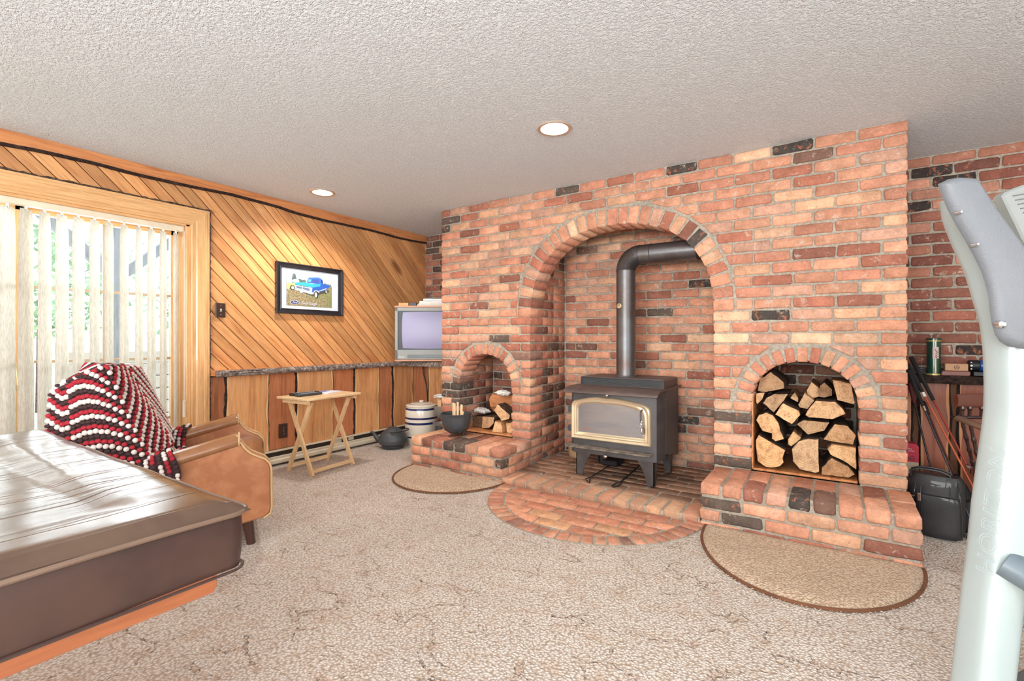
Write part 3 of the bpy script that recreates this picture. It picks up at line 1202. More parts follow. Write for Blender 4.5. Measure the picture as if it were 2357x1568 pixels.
# round openings of the two recessed lamps are cut by building the ceiling as a plate with holes
LAMPS = [(-3.465, 2.419), (-1.316, 2.416)]
import bmesh
bm = bmesh.new()
def plate_with_holes(x0, y0, x1, y1, holes, z):
    """ceiling plate as vertical strips between circular holes"""
    global bm
    xs_ = sorted({x0, x1} | {c[0] + c[2] * math.cos(PI * i / 16) for c in holes for i in range(17)})
    for a, b in zip(xs_[:-1], xs_[1:]):
        if b - a < 1e-6: continue
        m_ = (a + b) / 2
        cuts = []
        for cx, cy, r in holes:
            if abs(m_ - cx) < r:
                fa = math.sqrt(max(0, r * r - (a - cx) ** 2)); fb = math.sqrt(max(0, r * r - (b - cx) ** 2))
                cuts.append((cy, fa, fb))
        cuts.sort()
        lo = (y0, y0)
        for cy, fa, fb in cuts:
            vs = [bm.verts.new(p) for p in ((a, lo[0], z), (a, cy - fa, z), (b, cy - fb, z), (b, lo[1], z))]
            bm.faces.new(vs)
            lo = (cy + fa, cy + fb)
        vs = [bm.verts.new(p) for p in ((a, lo[0], z), (a, y1, z), (b, y1, z), (b, lo[1], z))]
        bm.faces.new(vs)
plate_with_holes(-4.1, -3.0, 3.1, 4.3, [(x, y, 0.083) for x, y in LAMPS], CEIL)
vs = [bm.verts.new(p) for p in ((-4.1, -3, CEIL + .2), (3.1, -3, CEIL + .2), (3.1, 4.3, CEIL + .2), (-4.1, 4.3, CEIL + .2))]
bm.faces.new(vs)
me = bpy.data.meshes.new('ceiling'); bm.to_mesh(me); bm.free()
link('ceiling', me, mat=M['ceiling'])['kind'] = 'structure'

plaster = plain('painted_plaster', (222, 214, 200), 0.9, var=0.03)
mb = MB()
mb.box((3.0, -3.0, 0), (3.1, -1.9, CEIL)); mb.box((3.0, 0.7, 0), (3.1, 4.3, CEIL)); mb.box((3.0, -1.9, 0), (3.1, 0.7, 0.8)); mb.box((3.0, -1.9, 2.1), (3.1, 0.7, CEIL))
mb.build('wall_right', plaster)['kind'] = 'structure'
mb = MB()
mb.box((-4.1, -3.1, 0), (-2.4, -3.0, CEIL)); mb.box((1.2, -3.1, 0), (3.1, -3.0, CEIL)); mb.box((-2.4, -3.1, 0), (1.2, -3.0, 0.55)); mb.box((-2.4, -3.1, 2.12), (1.2, -3.0, CEIL))
mb.build('wall_rear', plaster)['kind'] = 'structure'

# ---- left wall with cedar boards
DY0, DY1, DZ1 = -0.20, 1.640, 1.905       # sliding door opening
WL = empty('wall_left', kind='structure')
core = plain('wall_board_behind', (96, 62, 38), 0.8)
mb = MB()
mb.box((-4.12, -3.0, 0), (WX - .012, DY0, CEIL)); mb.box((-4.12, DY1, 0), (WX - .012, 4.3, CEIL)); mb.box((-4.12, DY0, DZ1), (WX - .012, DY1, CEIL))
mb.build('backing', core, WL)


def clip_box(poly, y0, y1, z0, z1):
    for p, n in (((y0, 0), (1, 0)), ((y1, 0), (-1, 0)), ((0, z0), (0, 1)), ((0, z1), (0, -1))):
        if len(poly) < 3: return []
        poly = clip_half(poly, p[0], p[1], n[0], n[1])
    return poly


PITCH = 0.109
def board_piece(pl):
    if len(pl) < 3 or parea(pl) < 0.0004: return
    cy = sum(p[0] for p in pl) / len(pl); cz = sum(p[1] for p in pl) / len(pl)
    m_ = MB(); m_.prism([(p[0] - cy, p[1] - cz) for p in pl], 'x', -.012, 0.0, bev=0.0036)
    m_.build('board', M['panel'], WL, loc=(WX, cy, cz), fix=False)


for k in range(-30, 62):
    c0 = k * PITCH + 0.03; c1 = c0 + PITCH; g = 0.0034
    st = [(-5, c0 + 5 + g), (8, c0 - 8 + g), (8, c1 - 8 - g), (-5, c1 + 5 - g)]
    if c0 > 1.775 + 2.02:
        board_piece(clip_box(st, -.335, 4.168, .79, 2.25))
    else:
        board_piece(clip_box(st, 1.775, 4.168, .79, 2.25))
        board_piece(clip_box(st, -.335, 1.775, 2.02, 2.25))
    board_piece(clip_box(st, -3.0, -.335, 0.0, 2.25))

# ---- wainscot of live-edge slabs below the rail
sapw = plain('pale_sapwood', (236, 204, 148), .35, var=.05); sapr = plain('reddish_sapwood', (196, 134, 88), .4, var=.05)
def slab(parent, y0, y1, z0, z1, x, proud, wav, name='board', mat=None, axis='x', bark=True, seed=0):
    """vertical live-edge slab; wavy edges when proud; bark on its edges is a child part"""
    r = random.Random(seed)
    n = 18
    ph = [r.uniform(0, 9) for _ in range(4)]
    def w(t, k): return wav * (math.sin(t * 5 + ph[k]) * .5 + math.sin(t * 11 + ph[k + 1]) * .3)
    L = [(y0 + w(t / n * 1.6, 0), z0 + (z1 - z0) * t / n) for t in range(n + 1)]
    Rr = [(y1 + w(t / n * 1.6, 2), z0 + (z1 - z0) * t / n) for t in range(n + 1)]
    poly = L + Rr[::-1]
    cy = (y0 + y1) / 2; cz = (z0 + z1) / 2
    m_ = MB()
    d = 0.014 if proud else 0.004
    if axis == 'x':
        m_.prism([(p[0] - cy, p[1] - cz) for p in poly], 'x', 0.0, d)
        o = m_.build(name, mat, parent, loc=(x, cy, cz))
    else:
        m_.prism([(p[0] - cy, p[1] - cz) for p in poly], 'y', -d, 0.0)
        o = m_.build(name, mat, parent, loc=(cy, x, cz))
    if bark and proud:
        b = MB()
        for side, E, sg in (('l', L, -1), ('r', Rr, 1)):
            wd = [r.uniform(.008, .017) for _ in E]
            vs = []
            for p, q in zip(E, wd):
                ea = p[0] - cy - sg * .001; eb = p[0] - cy + sg * q
                zz = p[1] - cz
                if axis == 'x':
                    vs += [(0.001, ea, zz), (d + .002, ea, zz), (d * .4 + r.uniform(0, .006), (ea + eb) / 2, zz), (0.0005, eb, zz)]
                else:
                    vs += [(ea, -0.001, zz), (ea, -d - .002, zz), ((ea + eb) / 2, -d * .4 - r.uniform(0, .006), zz), (eb, -0.0005, zz)]
            fs = []
            for i in range(len(E) - 1):
                a = i * 4
                for k in range(3): fs.append((a + k, a + k + 1, a + 5 + k, a + 4 + k))
            b.add(vs, fs)
        b.build('bark_edge', M['bark_dark'], o)
        b = MB()
        for E, sg in ((L, -1), (Rr, 1)):
            vs = []
            for i, p in enumerate(E):
                ea = p[0] - cy; eb = ea - sg * (.011 + .006 * math.sin(i * .7 + ph[0])); zz = p[1] - cz
                vs += [(d + .0008, ea, zz), (d + .0008, eb, zz)] if axis == 'x' else [(ea, -d - .0008, zz), (eb, -d - .0008, zz)]
            b.add(vs, [(2 * i, 2 * i + 1, 2 * i + 3, 2 * i + 2) for i in range(len(E) - 1)])
        b.build('sapwood_edge', sapw if mat is M['board_v'] else sapr, o)
    return o


EDG = [(1.775, 1.90, 0), (1.905, 2.24, 1), (2.275, 2.485, 0), (2.50, 2.87, 1), (2.882, 3.105, 0), (3.125, 3.425, 1), (3.43, 3.612, 0), (3.627, 3.913, 1)]
for i, (a, b, pr) in enumerate(EDG):
    if pr: slab(WL, a, b, 0.128, 0.775, WX - .006, True, 0.007, mat=M['board_v'], seed=i)
    else: slab(WL, a - .03, b + .03, 0.128, 0.775, WX - .010, False, 0.0, mat=M['board_red'], bark=False, seed=i)
# return of the wainscot below the television shelf, facing into the room
RET = empty('wall_shelf_front', kind='structure')
mb = MB(); mb.box((WX, 3.925, 0), (XL - .02, 3.96, 0.79)); mb.build('backing', core, RET)
slab(RET, -3.955, -3.90, 0.0, 0.79, 3.925, False, 0, mat=M['board_red'], axis='y', bark=False, seed=20)
slab(RET, -3.90, -3.72, 0.0, 0.79, 3.925, False, 0, mat=M['board_red'], axis='y', bark=False, seed=21)
slab(RET, -3.70, -3.50, 0.0, 0.79, 3.925, True, .005, mat=M['board_v'], axis='y', seed=22)
slab(RET, -3.48, -3.06, 0.0, 0.79, 3.925, False, 0, mat=M['board_red'], axis='y', bark=False, seed=23)

# ---- live-edge rail and television shelf
def live_edge(name, pts_back, pts_front, ztop, th, mat_top, bark_m, parent=None, seed=1):
    """plank: polyline pairs (back, front); bark part hangs on the front edge"""
    r = random.Random(seed)
    n = len(pts_front)
    m_ = MB()
    vs = []; fs = []
    for (bx, by), (fx, fy) in zip(pts_back, pts_front):
        vs += [(bx, by, ztop), (fx, fy, ztop), (fx, fy, ztop - th), (bx, by, ztop - th)]
    for i in range(n - 1):
        a = i * 4
        for k in range(4): fs.append((a + k, a + (k + 1) % 4, a + 4 + (k + 1) % 4, a + 4 + k))
    fs += [(0, 3, 2, 1), ((n - 1) * 4, (n - 1) * 4 + 1, (n - 1) * 4 + 2, (n - 1) * 4 + 3)]
    m_.add(vs, fs)
    o = m_.build(name, mat_top, parent)
    b = MB(); vs = []; fs = []
    K = 7
    for i, ((bx, by), (fx, fy)) in enumerate(zip(pts_back, pts_front)):
        d = Vector((fx - bx, fy - by, 0)).normalized()
        for k in range(K):
            t = k / (K - 1)
            q = mnoise.noise(Vector((fx * 9, fy * 9, k * 1.7)))
            out_ = 0.004 + 0.016 * math.sin(PI * min(1, t * .9 + .05)) + q * .012
            z = ztop + .001 - (th + 0.008) * t + mnoise.noise(Vector((fx * 14, fy * 14, k))) * .003
            p = Vector((fx, fy, 0)) + d * out_
            vs.append((p.x, p.y, z))
    for i in range(n - 1):
        for k in range(K - 1):
            a = i * K + k
            fs.append((a, a + 1, a + K + 1, a + K))
    b.add(vs, fs)
    b.build('bark_edge', bark_m, o, smooth=True)
    return o


ys = [1.78 + i * 0.022 for i in range(int((3.58 - 1.78) / 0.022) + 1)]
pb = [(WX, y) for y in ys]; pf = [(WX + 0.085 + 0.012 * math.sin(y * 4) + 0.006 * mnoise.noise(Vector((y * 6, 0, 0))), y) for y in ys]
# turn the corner and run in front of the television
for t in range(1, 9):
    a = t / 8 * PI / 2
    pf.append((WX + .10 + 0.12 * (1 - math.cos(a)), 3.575 + 0.10 * math.sin(a) - .02 * t / 8)); pb.append((WX, 3.6 + t * .06))
xs_ = [WX + .24 + i * .03 for i in range(24)]
for x in xs_:
    pf.append((x, 3.655 + .012 * math.sin(x * 9) + .01 * mnoise.noise(Vector((x * 7, 3, 0))))); pb.append((x, 4.12))
rail = live_edge('trim_1', pb, pf, 0.832, 0.042, M['trim_y'], M['bark_rail'])
rail['kind'] = 'structure'
# alcove shelf on the right
xs_ = [XR - .0 + i * .04 for i in range(45)]
sh = live_edge('trim_2', [(x, YB + .0) for x in xs_], [(x, 3.985 + .012 * math.sin(x * 7)) for x in xs_], 0.842, 0.042, M['dark_wood'], M['bark_dark'], seed=4)
sh['kind'] = 'structure'
RA = empty('wall_alcove', kind='structure')
mb = MB(); mb.box((XR - .01, 4.075, 0), (2.3, 4.1, 0.80)); mb.build('backing', core, RA)
RD = grain_mat('alcove_slab', (150, 84, 58), (108, 54, 40), 'z', rough=0.4, coat=0.3, scale=0.7)
for i, (a, b) in enumerate(((0.345, 0.43), (0.475, 0.615), (0.665, 0.96), (1.0, 1.3), (1.34, 1.7))):
    slab(RA, a, b, 0.0, 0.80, 4.075, True, 0.006, mat=RD, axis='y', seed=40 + i)

# ---- crown plank with a wavy barked lower edge
def crown(name, y0, y1, parent=None):
    n = 90
    m_ = MB(); vs = []; fs = []; bv = []; bf = []
    for i in range(n + 1):
        y = y0 + (y1 - y0) * i / n
        drop = 0.072 + 0.012 * math.sin(y * 2.1 + 1) + 0.008 * math.sin(y * 5.3) + .006 * mnoise.noise(Vector((y * 5, 1, 1)))
        x = WX + 0.026
        vs += [(WX, y, CEIL - .001), (x, y, CEIL - .001), (x, y, CEIL - drop), (WX, y, CEIL - drop)]
        q = mnoise.noise(Vector((y * 20, 2, 2))) * .004
        bv += [(x + .001, y, CEIL - drop + .002), (x - .002, y, CEIL - drop - .009 + q), (x - .012, y, CEIL - drop - .016 + q), (WX, y, CEIL - drop - .014 + q)]
    for i in range(n):
        a = i * 4
        for k in range(3):
            fs.append((a + k, a + k + 1, a + 5 + k, a + 4 + k)); bf.append((a + k, a + k + 1, a + 5 + k, a + 4 + k))
    m_.add(vs, fs)
    o = m_.build(name, M['trim_y'], parent)
    b = MB(); b.add(bv, bf); b.build('bark_edge', M['bark_dark'], o)
    return o


crown('trim_3', -3.0, 4.16)['kind'] = 'structure'

# ---- door casing with bark strip
cas = empty('trim_4', kind='structure')
def casing_profile():
    # (offset from opening outwards, height above wall)
    return [(0.0, 0.0), (0.0, 0.016), (0.006, 0.019), (0.014, 0.019), (0.018, 0.015), (0.032, 0.015), (0.040, 0.022), (0.085, 0.024), (0.088, 0.028), (0.105, 0.028), (0.108, 0.024), (0.122, 0.024), (0.122, 0.0)]
pr = casing_profile()
mb = MB()
yI, zI = 1.652, 1.915
vs = [(WX + h, yI + o_, 0.0) for o_, h in pr] + [(WX + h, yI + o_, zI + o_) for o_, h in pr]
n = len(pr)
mb.add(vs, [(i, i + 1, n + i + 1, n + i) for i in range(n - 1)])
mb.build('side_casing', M['casing'], cas)
mb = MB()
vs = [(WX + h, yI + o_, zI + o_) for o_, h in pr] + [(WX + h, DY0 - .01 - o_, zI + o_) for o_, h in pr]
mb.add(vs, [(i, i + 1, n + i + 1, n + i) for i in range(n - 1)])
mb.build('head_casing', M['casing_y'], cas)
mb = MB()
vs = [(WX + h, DY0 - .01 - o_, 0.0) for o_, h in pr] + [(WX + h, DY0 - .01 - o_, zI + o_) for o_, h in pr]
mb.add(vs, [(i, i + 1, n + i + 1, n + i) for i in range(n - 1)])
mb.build('side_casing', M['casing'], cas)
mb = MB()
r = random.Random(3)
vs = []; fs = []
def strip(path, nrm):
    """barky strip along a path in the (y,z) plane"""
    vs = []; fs = []
    m = len(path)
    for i, (y, z) in enumerate(path):
        w = 0.018 + r.uniform(-.004, .004); h = 0.022 + r.uniform(-.006, .006)
        vs += [(WX, y, z), (WX + h, y, z), (WX + h * .9, y + nrm[0] * w * .6, z + nrm[1] * w * .6), (WX, y + nrm[0] * w, z + nrm[1] * w)]
    for i in range(m - 1):
        a = i * 4
        for k in range(3): fs.append((a + k, a + k + 1, a + 5 + k, a + 4 + k))
    return vs, fs
yo, zo = yI + .122, zI + .122
mb.add(*strip([(yo, z) for z in np.arange(0, zo + .02, .02)], (1, 0)))
mb.add(*strip([(y, zo) for y in np.arange(yo + .015, DY0 - .14, -.02)], (0, 1)))
mb.build('bark_strip', M['bark'], cas)

# ---- sliding door
door = empty('door_1', (-4.08, 0.72, 0), kind='structure')
off = Vector(door.location)
def dbox(lo, hi, name, mat, bev=0.003, parent=door):
    m_ = MB(); m_.box(Vector(lo) - off, Vector(hi) - off, bev=bev)
    return m_.build(name, mat, parent)
# jamb liner (deep reveal)
dbox((-4.2, DY1 - .018, 0), (WX + .002, DY1 + .014, DZ1 + .01), 'door_frame', M['casing'])
dbox((-4.2, DY0 - .01, 0), (WX + .002, DY0 + .018, DZ1 + .01), 'door_frame', M['casing'])
dbox((-4.2, DY0, DZ1 - .006), (WX + .002, DY1 + .01, DZ1 + .012), 'door_frame', M['casing_y'])
dbox((-4.2, DY0, -.01), (-3.99, DY1, .03), 'door_track', M['casing_y'])
GX = -4.10
def sash(y0, y1, x, muntins, nm, sr=.055, sl=.04):
    dbox((x - .02, y0, .03), (x + .018, y0 + sl, DZ1 - .01), nm + '_stile', M['casing'])
    dbox((x - .02, y1 - sr, .03), (x + .018, y1, DZ1 - .01), nm + '_stile', M['casing'])
    dbox((x - .02, y0, DZ1 - .065), (x + .018, y1, DZ1 - .01), nm + '_rail', M['casing_y'])
    dbox((x - .02, y0, .03), (x + .018, y1, .12), nm + '_rail', M['casing_y'])
    g = MB(); g.box(Vector((x - .004, y0 + sl, .12)) - off, Vector((x + .002, y1 - sr, DZ1 - .065)) - off)
    g.build('glass_pane', M['glass'], door)
    ym = (y0 + y1) / 2 + .01
    for yy in muntins:
        dbox((x - .012, yy - .009, .12), (x + .006, yy + .009, DZ1 - .065), 'muntin', M['muntin'], .002)
    for zz in (1.39, 0.93, 0.49):
        dbox((x - .011, y0 + sl, zz - .009), (x + .007, y1 - sr, zz + .009), 'muntin', M['muntin'], .002)
M['muntin'] = plain('muntin_wood', (176, 150, 122), 0.5)
sash(0.775, 1.625, GX, [1.188], 'fixed', sr=.05, sl=.03)
sash(DY0 + .02, 0.785, GX + .045, [0.28], 'sliding', sr=.038, sl=.05)
dbox((GX - .01, 0.786, .03), (GX + .03, 0.796, DZ1 - .02), 'metal_edge', plain('grey_metal_strip', (120, 124, 126), 0.35, 0.7))
# pull handle
hb = MB()
hx = GX + .045 + .018
hb.box(Vector((hx, .752, .765)) - off, Vector((hx + .006, .782, .935)) - off, bev=.003)
hb.tube([Vector((hx + .004, .767, .79)) - off, Vector((hx + .03, .767, .80)) - off, Vector((hx + .034, .767, .85)) - off, Vector((hx + .03, .767, .90)) - off, Vector((hx + .004, .767, .915)) - off], .005, 8)
hb.build('door_handle', M['brass'], door, smooth=True)

# ---- vertical blind
bl = empty('vertical_blind', (-4.0, 0.72, 0), label='ivory vertical slat blind hanging open across the glass sliding door', cat='blind')
off = Vector(bl.location)
m_ = MB(); m_.box(Vector((-4.026, DY0 + .01, 1.862)) - off, Vector((-3.974, DY1 - .02, 1.900)) - off, bev=.004)
m_.build('headrail', plain('blind_headrail', (226, 214, 190), 0.4), bl)
m_ = MB(); m_.box(Vector((-4.028, DY1 - .035, 1.860)) - off, Vector((-3.972, DY1 - .019, 1.902)) - off, bev=.003)
m_.build('end_cap', plain('blind_end_cap', (206, 190, 168), 0.5), bl)


def slat_mat():
    t = NT('woven_blind_fabric')
    p = t.pos((60, 60, 8))
    n = t.noise(p, 3, 4, 0.7)
    c = t.ramp(n, [(0.35, s2l((196, 190, 174))), (0.6, s2l((222, 218, 206)))])
    t.out(c, 0.9, None, spec=0.1)
    tr = t.n('ShaderNodeBsdfTranslucent'); t.l(c, tr.inputs[0])
    mx = t.n('ShaderNodeMixShader'); mx.inputs[0].default_value = 0.2
    t.l(t.bsdf.outputs[0], mx.inputs[1]); t.l(tr.outputs[0], mx.inputs[2])
    t.l(mx.outputs[0], t.t.nodes['Material Output'].inputs['Surface'])
    return t.mat


M['slat'] = slat_mat()
SY = [0.711, 0.789, 0.871, 0.95, 1.029, 1.11, 1.185, 1.267, 1.351, 1.425, 1.496, 1.576]
SY = [SY[0] - .079 * k for k in range(10, 0, -1)] + SY
for i, y in enumerate(SY):
    if y < DY0 + .04: continue
    ang = math.radians(-30 - 14 * max(0, min(1, (y - .7) / .9)))
    ang += math.radians(R.uniform(-3, 3))
    wd = 0.089
    m_ = MB()
    vs = []; nz = 14; nx = 5
    for k in range(nz + 1):
        z = 1.845 - (1.845 - 0.05) * k / nz
        pinch = 0.55 if k == 0 else 1.0
        for j in range(nx + 1):
            s_ = (j / nx - .5) * wd * (1 if k > 0 else .8)
            bow = .004 * math.cos(j / nx * PI - PI / 2)
            tw = math.radians(4) * math.sin(k / nz * 3 + i)
            a = ang + tw
            dx, dy = math.sin(a), math.cos(a)
            vs.append((dx * s_ + dy * bow, y + dy * s_ - dx * bow - off.y, z))
    fs = [(k * (nx + 1) + j, k * (nx + 1) + j + 1, (k + 1) * (nx + 1) + j + 1, (k + 1) * (nx + 1) + j) for k in range(nz) for j in range(nx)]
    m_.add(vs, fs)
    m_.build('slat', M['slat'], bl, smooth=True)
    c = MB(); c.box((-.003, y - off.y - .006, 1.835), (.003, y - off.y + .006, 1.866)); c.build('hanger', M['white'], bl)
# bead chain with weight
ch = MB(); ch.tube([(.045, DY1 - .028 - off.y, 1.86), (.045, DY1 - .028 - off.y, .62)], .0016, 6)
ch.build('bead_chain', M['white'], bl)
ch = MB(); ch.tube([(.045, DY1 - .028 - off.y, .62), (.045, DY1 - .028 - off.y, .50)], .011, 10); ch.build('chain_weight', plain('clear_plastic', (214, 200, 180), 0.3), bl, smooth=True)

# ---- baseboard heater
ht = empty('baseboard_heater', (WX, 2.2, 0), label='long cream metal baseboard heater along the cedar wall', cat='heater')
off = Vector(ht.location)
cream = plain('cream_enamel', (214, 204, 182), 0.4, 0.1)
H0, H1 = 1.83, 3.905
def hb_(lo, hi, nm, mat, bev=.002):
    m_ = MB(); m_.box(Vector(lo) - off, Vector(hi) - off, bev=bev); return m_.build(nm, mat, ht)
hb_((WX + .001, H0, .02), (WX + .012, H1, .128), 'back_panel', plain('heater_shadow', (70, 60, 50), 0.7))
hb_((WX, H0, .118), (WX + .052, H1, .128), 'top_lip', cream)
m_ = MB()
prf = [(.040, .020), (.060, .020), (.066, .030), (.066, .050), (.058, .060), (.058, .078), (.050, .082), (.044, .078), (.044, .030)]
m_.prism([(p[0], p[1]) for p in prf], 'y', H0 - off.y, H1 - off.y)
m_.build('front_panel', cream, ht)
hb_((WX + .014, H0 + .02, .03), (WX + .034, H1 - .02, .06), 'element', M['dark_grey'], 0)
hb_((WX + .001, H1 - .012, .0), (WX + .062, H1, .128), 'end_cap', cream)
hb_((WX + .030, 2.86, .080), (WX + .045, 2.94, .118), 'control_plate', cream)
hb_((WX + .030, 3.02, .085), (WX + .045, 3.08, .115), 'control_plate', cream)

# ---- recessed lamps
for i, (x, y) in enumerate(LAMPS):
    lab = ['recessed ceiling lamp nearest the cedar wall, above the framed picture', 'recessed ceiling lamp in front of the brick chimney, above the stove'][i]
    l = empty('recessed_lamp', (x, y, CEIL), label=lab, cat='ceiling lamp')
    m_ = MB(); m_.lathe([(.078, .001), (.079, -.004), (.094, -.006), (.099, -.002), (.099, .001)], 40)
    m_.build('trim_ring', plain('satin_trim_ring_%s' % 'ab'[i], (206, 188, 170), 0.35, 0.5), l, smooth=True)
    m_ = MB(); m_.lathe([(.079, 0), (.066, .05), (.060, .10), (.0, .11)], 40)
    m_.build('reflector', plain('bronze_reflector_%s' % 'ab'[i], (206, 176, 156), .3, .5), l, smooth=True)
    m_ = MB(); m_.lathe([(0, .020), (.035, .022), (.050, .034), (.050, .055), (.030, .09), (.015, .105), (0, .105)], 28)
    m_.build('bulb', M['bulb'], l, smooth=True)
    spot('recessed_lamp_light', (x, y, CEIL - .012), 72 if i == 0 else 42, 140, 0.05)

# ------------------------------------------------------------------ wood stove
def world_mb(m_, o):
    """shift collected vertices from room coordinates into the thing's own"""
    inv = Matrix.Translation(o.location).inverted() if o.rotation_euler.z == 0 else (Matrix.Translation(o.location) @ Matrix.Rotation(o.rotation_euler.z, 4, 'Z')).inverted()
    m_.v = [tuple(inv @ Vector(p)) for p in m_.v]
    return m_


stove = empty('wood_stove', (-1.33, 3.55, ZM), label='black steel wood stove with a gold framed glass door standing in the brick niche', cat='stove')
SX0, SX1 = -1.662, -0.994
def sv(m_, name, mat, parent=stove, smooth=False):
    return world_mb(m_, stove).build(name, mat, parent, smooth=smooth)
m_ = MB()
m_.prism([(SX0, 3.33), (SX0 + .03, 3.30), (SX1 - .045, 3.30), (SX1 - .012, 3.313), (SX1, 3.345), (SX1, 3.47), (SX0, 3.47)], 'z', .215, .690)
body = sv(m_, 'firebox', M['stove'], smooth=True)
m_ = MB(); m_.box((SX0 + .012, 3.46, .235), (SX1 - .018, 3.80, .690)); sv(m_, 'rear_body', M['iron_dark'])
m_ = MB(); m_.prism([(3.50, .235), (3.832, .17), (3.832, .70), (3.50, .70)], 'x', SX1 - .010, SX1 - .001, bev=.002)
sv(m_, 'side_shield', M['stove'])
m_ = MB(); m_.prism([(3.50, .235), (3.832, .17), (3.832, .70), (3.50, .70)], 'x', SX0 + .001, SX0 + .010, bev=.002); sv(m_, 'side_shield', M['stove'])
# top plate with drooping flared lip
m_ = MB()
prf = [(3.835, .712), (3.335, .712), (3.285, .708), (3.245, .694), (3.225, .680), (3.221, .672), (3.228, .668), (3.25, .680), (3.29, .695), (3.34, .700), (3.835, .700)]
m_.prism(prf, 'x', SX0 - .018, SX1 + .020)
sv(m_, 'top_plate', M['stove_top'], smooth=True)
# warm air box with mesh
m_ = MB()
bx0, bx1 = SX0 + .012, SX1 - .005
prf = [(bx0, .712), (bx0, .765), (bx0 + .008, .775), (bx1 - .014, .775), (bx1, .762), (bx1, .712)]
m_.prism(prf, 'y', 3.462, 3.825)
sv(m_, 'air_box', M['stove_top'])
m_ = MB()
for i in range(70):
    x = bx0 + .012 + i * (bx1 - bx0 - .024) / 70; w = (bx1 - bx0 - .024) / 70
    for sgn in (1, -1):
        a, b = (.716, .764) if sgn > 0 else (.764, .716)
        m_.tube([(x, 3.458, a), (min(x + w * 2.2, bx1 - .01), 3.458, b)], .0011, 4, caps=False)
sv(m_, 'mesh_grille', plain('grille_steel', (120, 124, 124), 0.4, 0.6))
m_ = MB()
for (a, b) in (((bx0 + .004, .714), (bx0 + .004, .770)), ((bx1 - .004, .714), (bx1 - .004, .768)), ((bx0 + .004, .770), (bx1 - .004, .770))):
    m_.tube([(a[0], 3.458, a[1]), (b[0], 3.458, b[1])], .003, 6)
m_.box((bx0 + .01, 3.460, .716), (bx1 - .01, 3.463, .766), 1)
m_.box((-1.335, 3.455, .714), (-1.331, 3.460, .768))
o = world_mb(m_, stove).build('grille_frame', [M['stove'], M['black']], stove)
# door
top = [(-1.638, 0.575), (-1.630, 0.594), (-1.609, 0.610), (-1.570, 0.620), (-1.532, 0.628), (-1.480, 0.640), (-1.430, 0.645), (-1.372, 0.641), (-1.335, 0.641), (-1.303, 0.643), (-1.231, 0.637), (-1.16, 0.627), (-1.101, 0.618), (-1.065, 0.605), (-1.045, 0.588), (-1.038, 0.565)]
outer = [(-1.640, .323), (-1.036, .323)] + top[::-1]
inner_top = [(-1.587, 0.560), (-1.580, .572), (-1.560, .578), (-1.532, 0.586), (-1.480, .592), (-1.442, 0.594), (-1.384, 0.591), (-1.355, .590), (-1.326, 0.593), (-1.259, 0.591), (-1.203, 0.583), (-1.144, 0.572), (-1.118, 0.556), (-1.100, 0.540), (-1.093, .52)]
inner = [(-1.587, .374), (-1.093, .374)] + inner_top[::-1]
def resample(poly, n):
    P_ = [Vector(p) for p in poly]; P_.append(P_[0])
    L = [0]
    for a, b in zip(P_[:-1], P_[1:]): L.append(L[-1] + (b - a).length)
    out = []
    for k in range(n):
        s_ = L[-1] * k / n
        i = max(j for j in range(len(L) - 1) if L[j] <= s_ + 1e-9)
        f_ = (s_ - L[i]) / max(1e-9, L[i + 1] - L[i])
        out.append(tuple(P_[i].lerp(P_[i + 1], f_)))
    return out
def corner_match(poly, segs):
    """resample a closed outline that starts at bottom left, bottom side, then the rest"""
    a, b = poly[0], poly[1]
    out = [tuple(Vector(a).lerp(Vector(b), k / segs[0])) for k in range(segs[0])]
    rest = poly[1:] + [poly[0]]
    P_ = [Vector(p) for p in rest]; L = [0]
    for p, q in zip(P_[:-1], P_[1:]): L.append(L[-1] + (q - p).length)
    for k in range(segs[1]):
        s_ = L[-1] * k / segs[1]
        i = max(j for j in range(len(L) - 1) if L[j] <= s_ + 1e-9)
        f_ = (s_ - L[i]) / max(1e-9, L[i + 1] - L[i])
        out.append(tuple(P_[i].lerp(P_[i + 1], f_)))
    return out
oo = corner_match(outer, (10, 50)); ii = corner_match(inner, (10, 50))
n = len(oo)
m_ = MB(); vs = []
prof = [(0.0, 0.0), (0.0, .022), (.06, .030), (.18, .034), (.32, .030), (.45, .026), (.60, .030), (.74, .028), (.85, .018), (1.0, .012), (1.0, 0.0)]
for f_, h in prof:
    for a, b in zip(oo, ii):
        vs.append((a[0] + (b[0] - a[0]) * f_, 3.300 - h, a[1] + (b[1] - a[1]) * f_))
fs = [(k * n + i, k * n + (i + 1) % n, (k + 1) * n + (i + 1) % n, (k + 1) * n + i) for k in range(len(prof) - 1) for i in range(n)]
m_.add(vs, fs)
dr = sv(m_, 'door_frame', plain('gold_plated_steel', (226, 208, 176), 0.3, 0.6, var=.04), smooth=True)
def stoveglass():
    t = NT('stove_glass')
    p = t.pos((1, 1, 5))
    n_ = t.noise(p, 5, 4, 0.6)
    c = t.ramp(n_, [(0.35, s2l((176, 182, 192))), (0.7, s2l((196, 196, 198)))])
    return t.out(c, 0.24, None, 0.85, 0.6)
m_ = MB(); m_.prism([p for p in corner_match([(x * 1.0, z) for x, z in inner], (6, 40))], 'y', 3.2885, 3.2925)
sv(m_, 'door_glass', stoveglass())


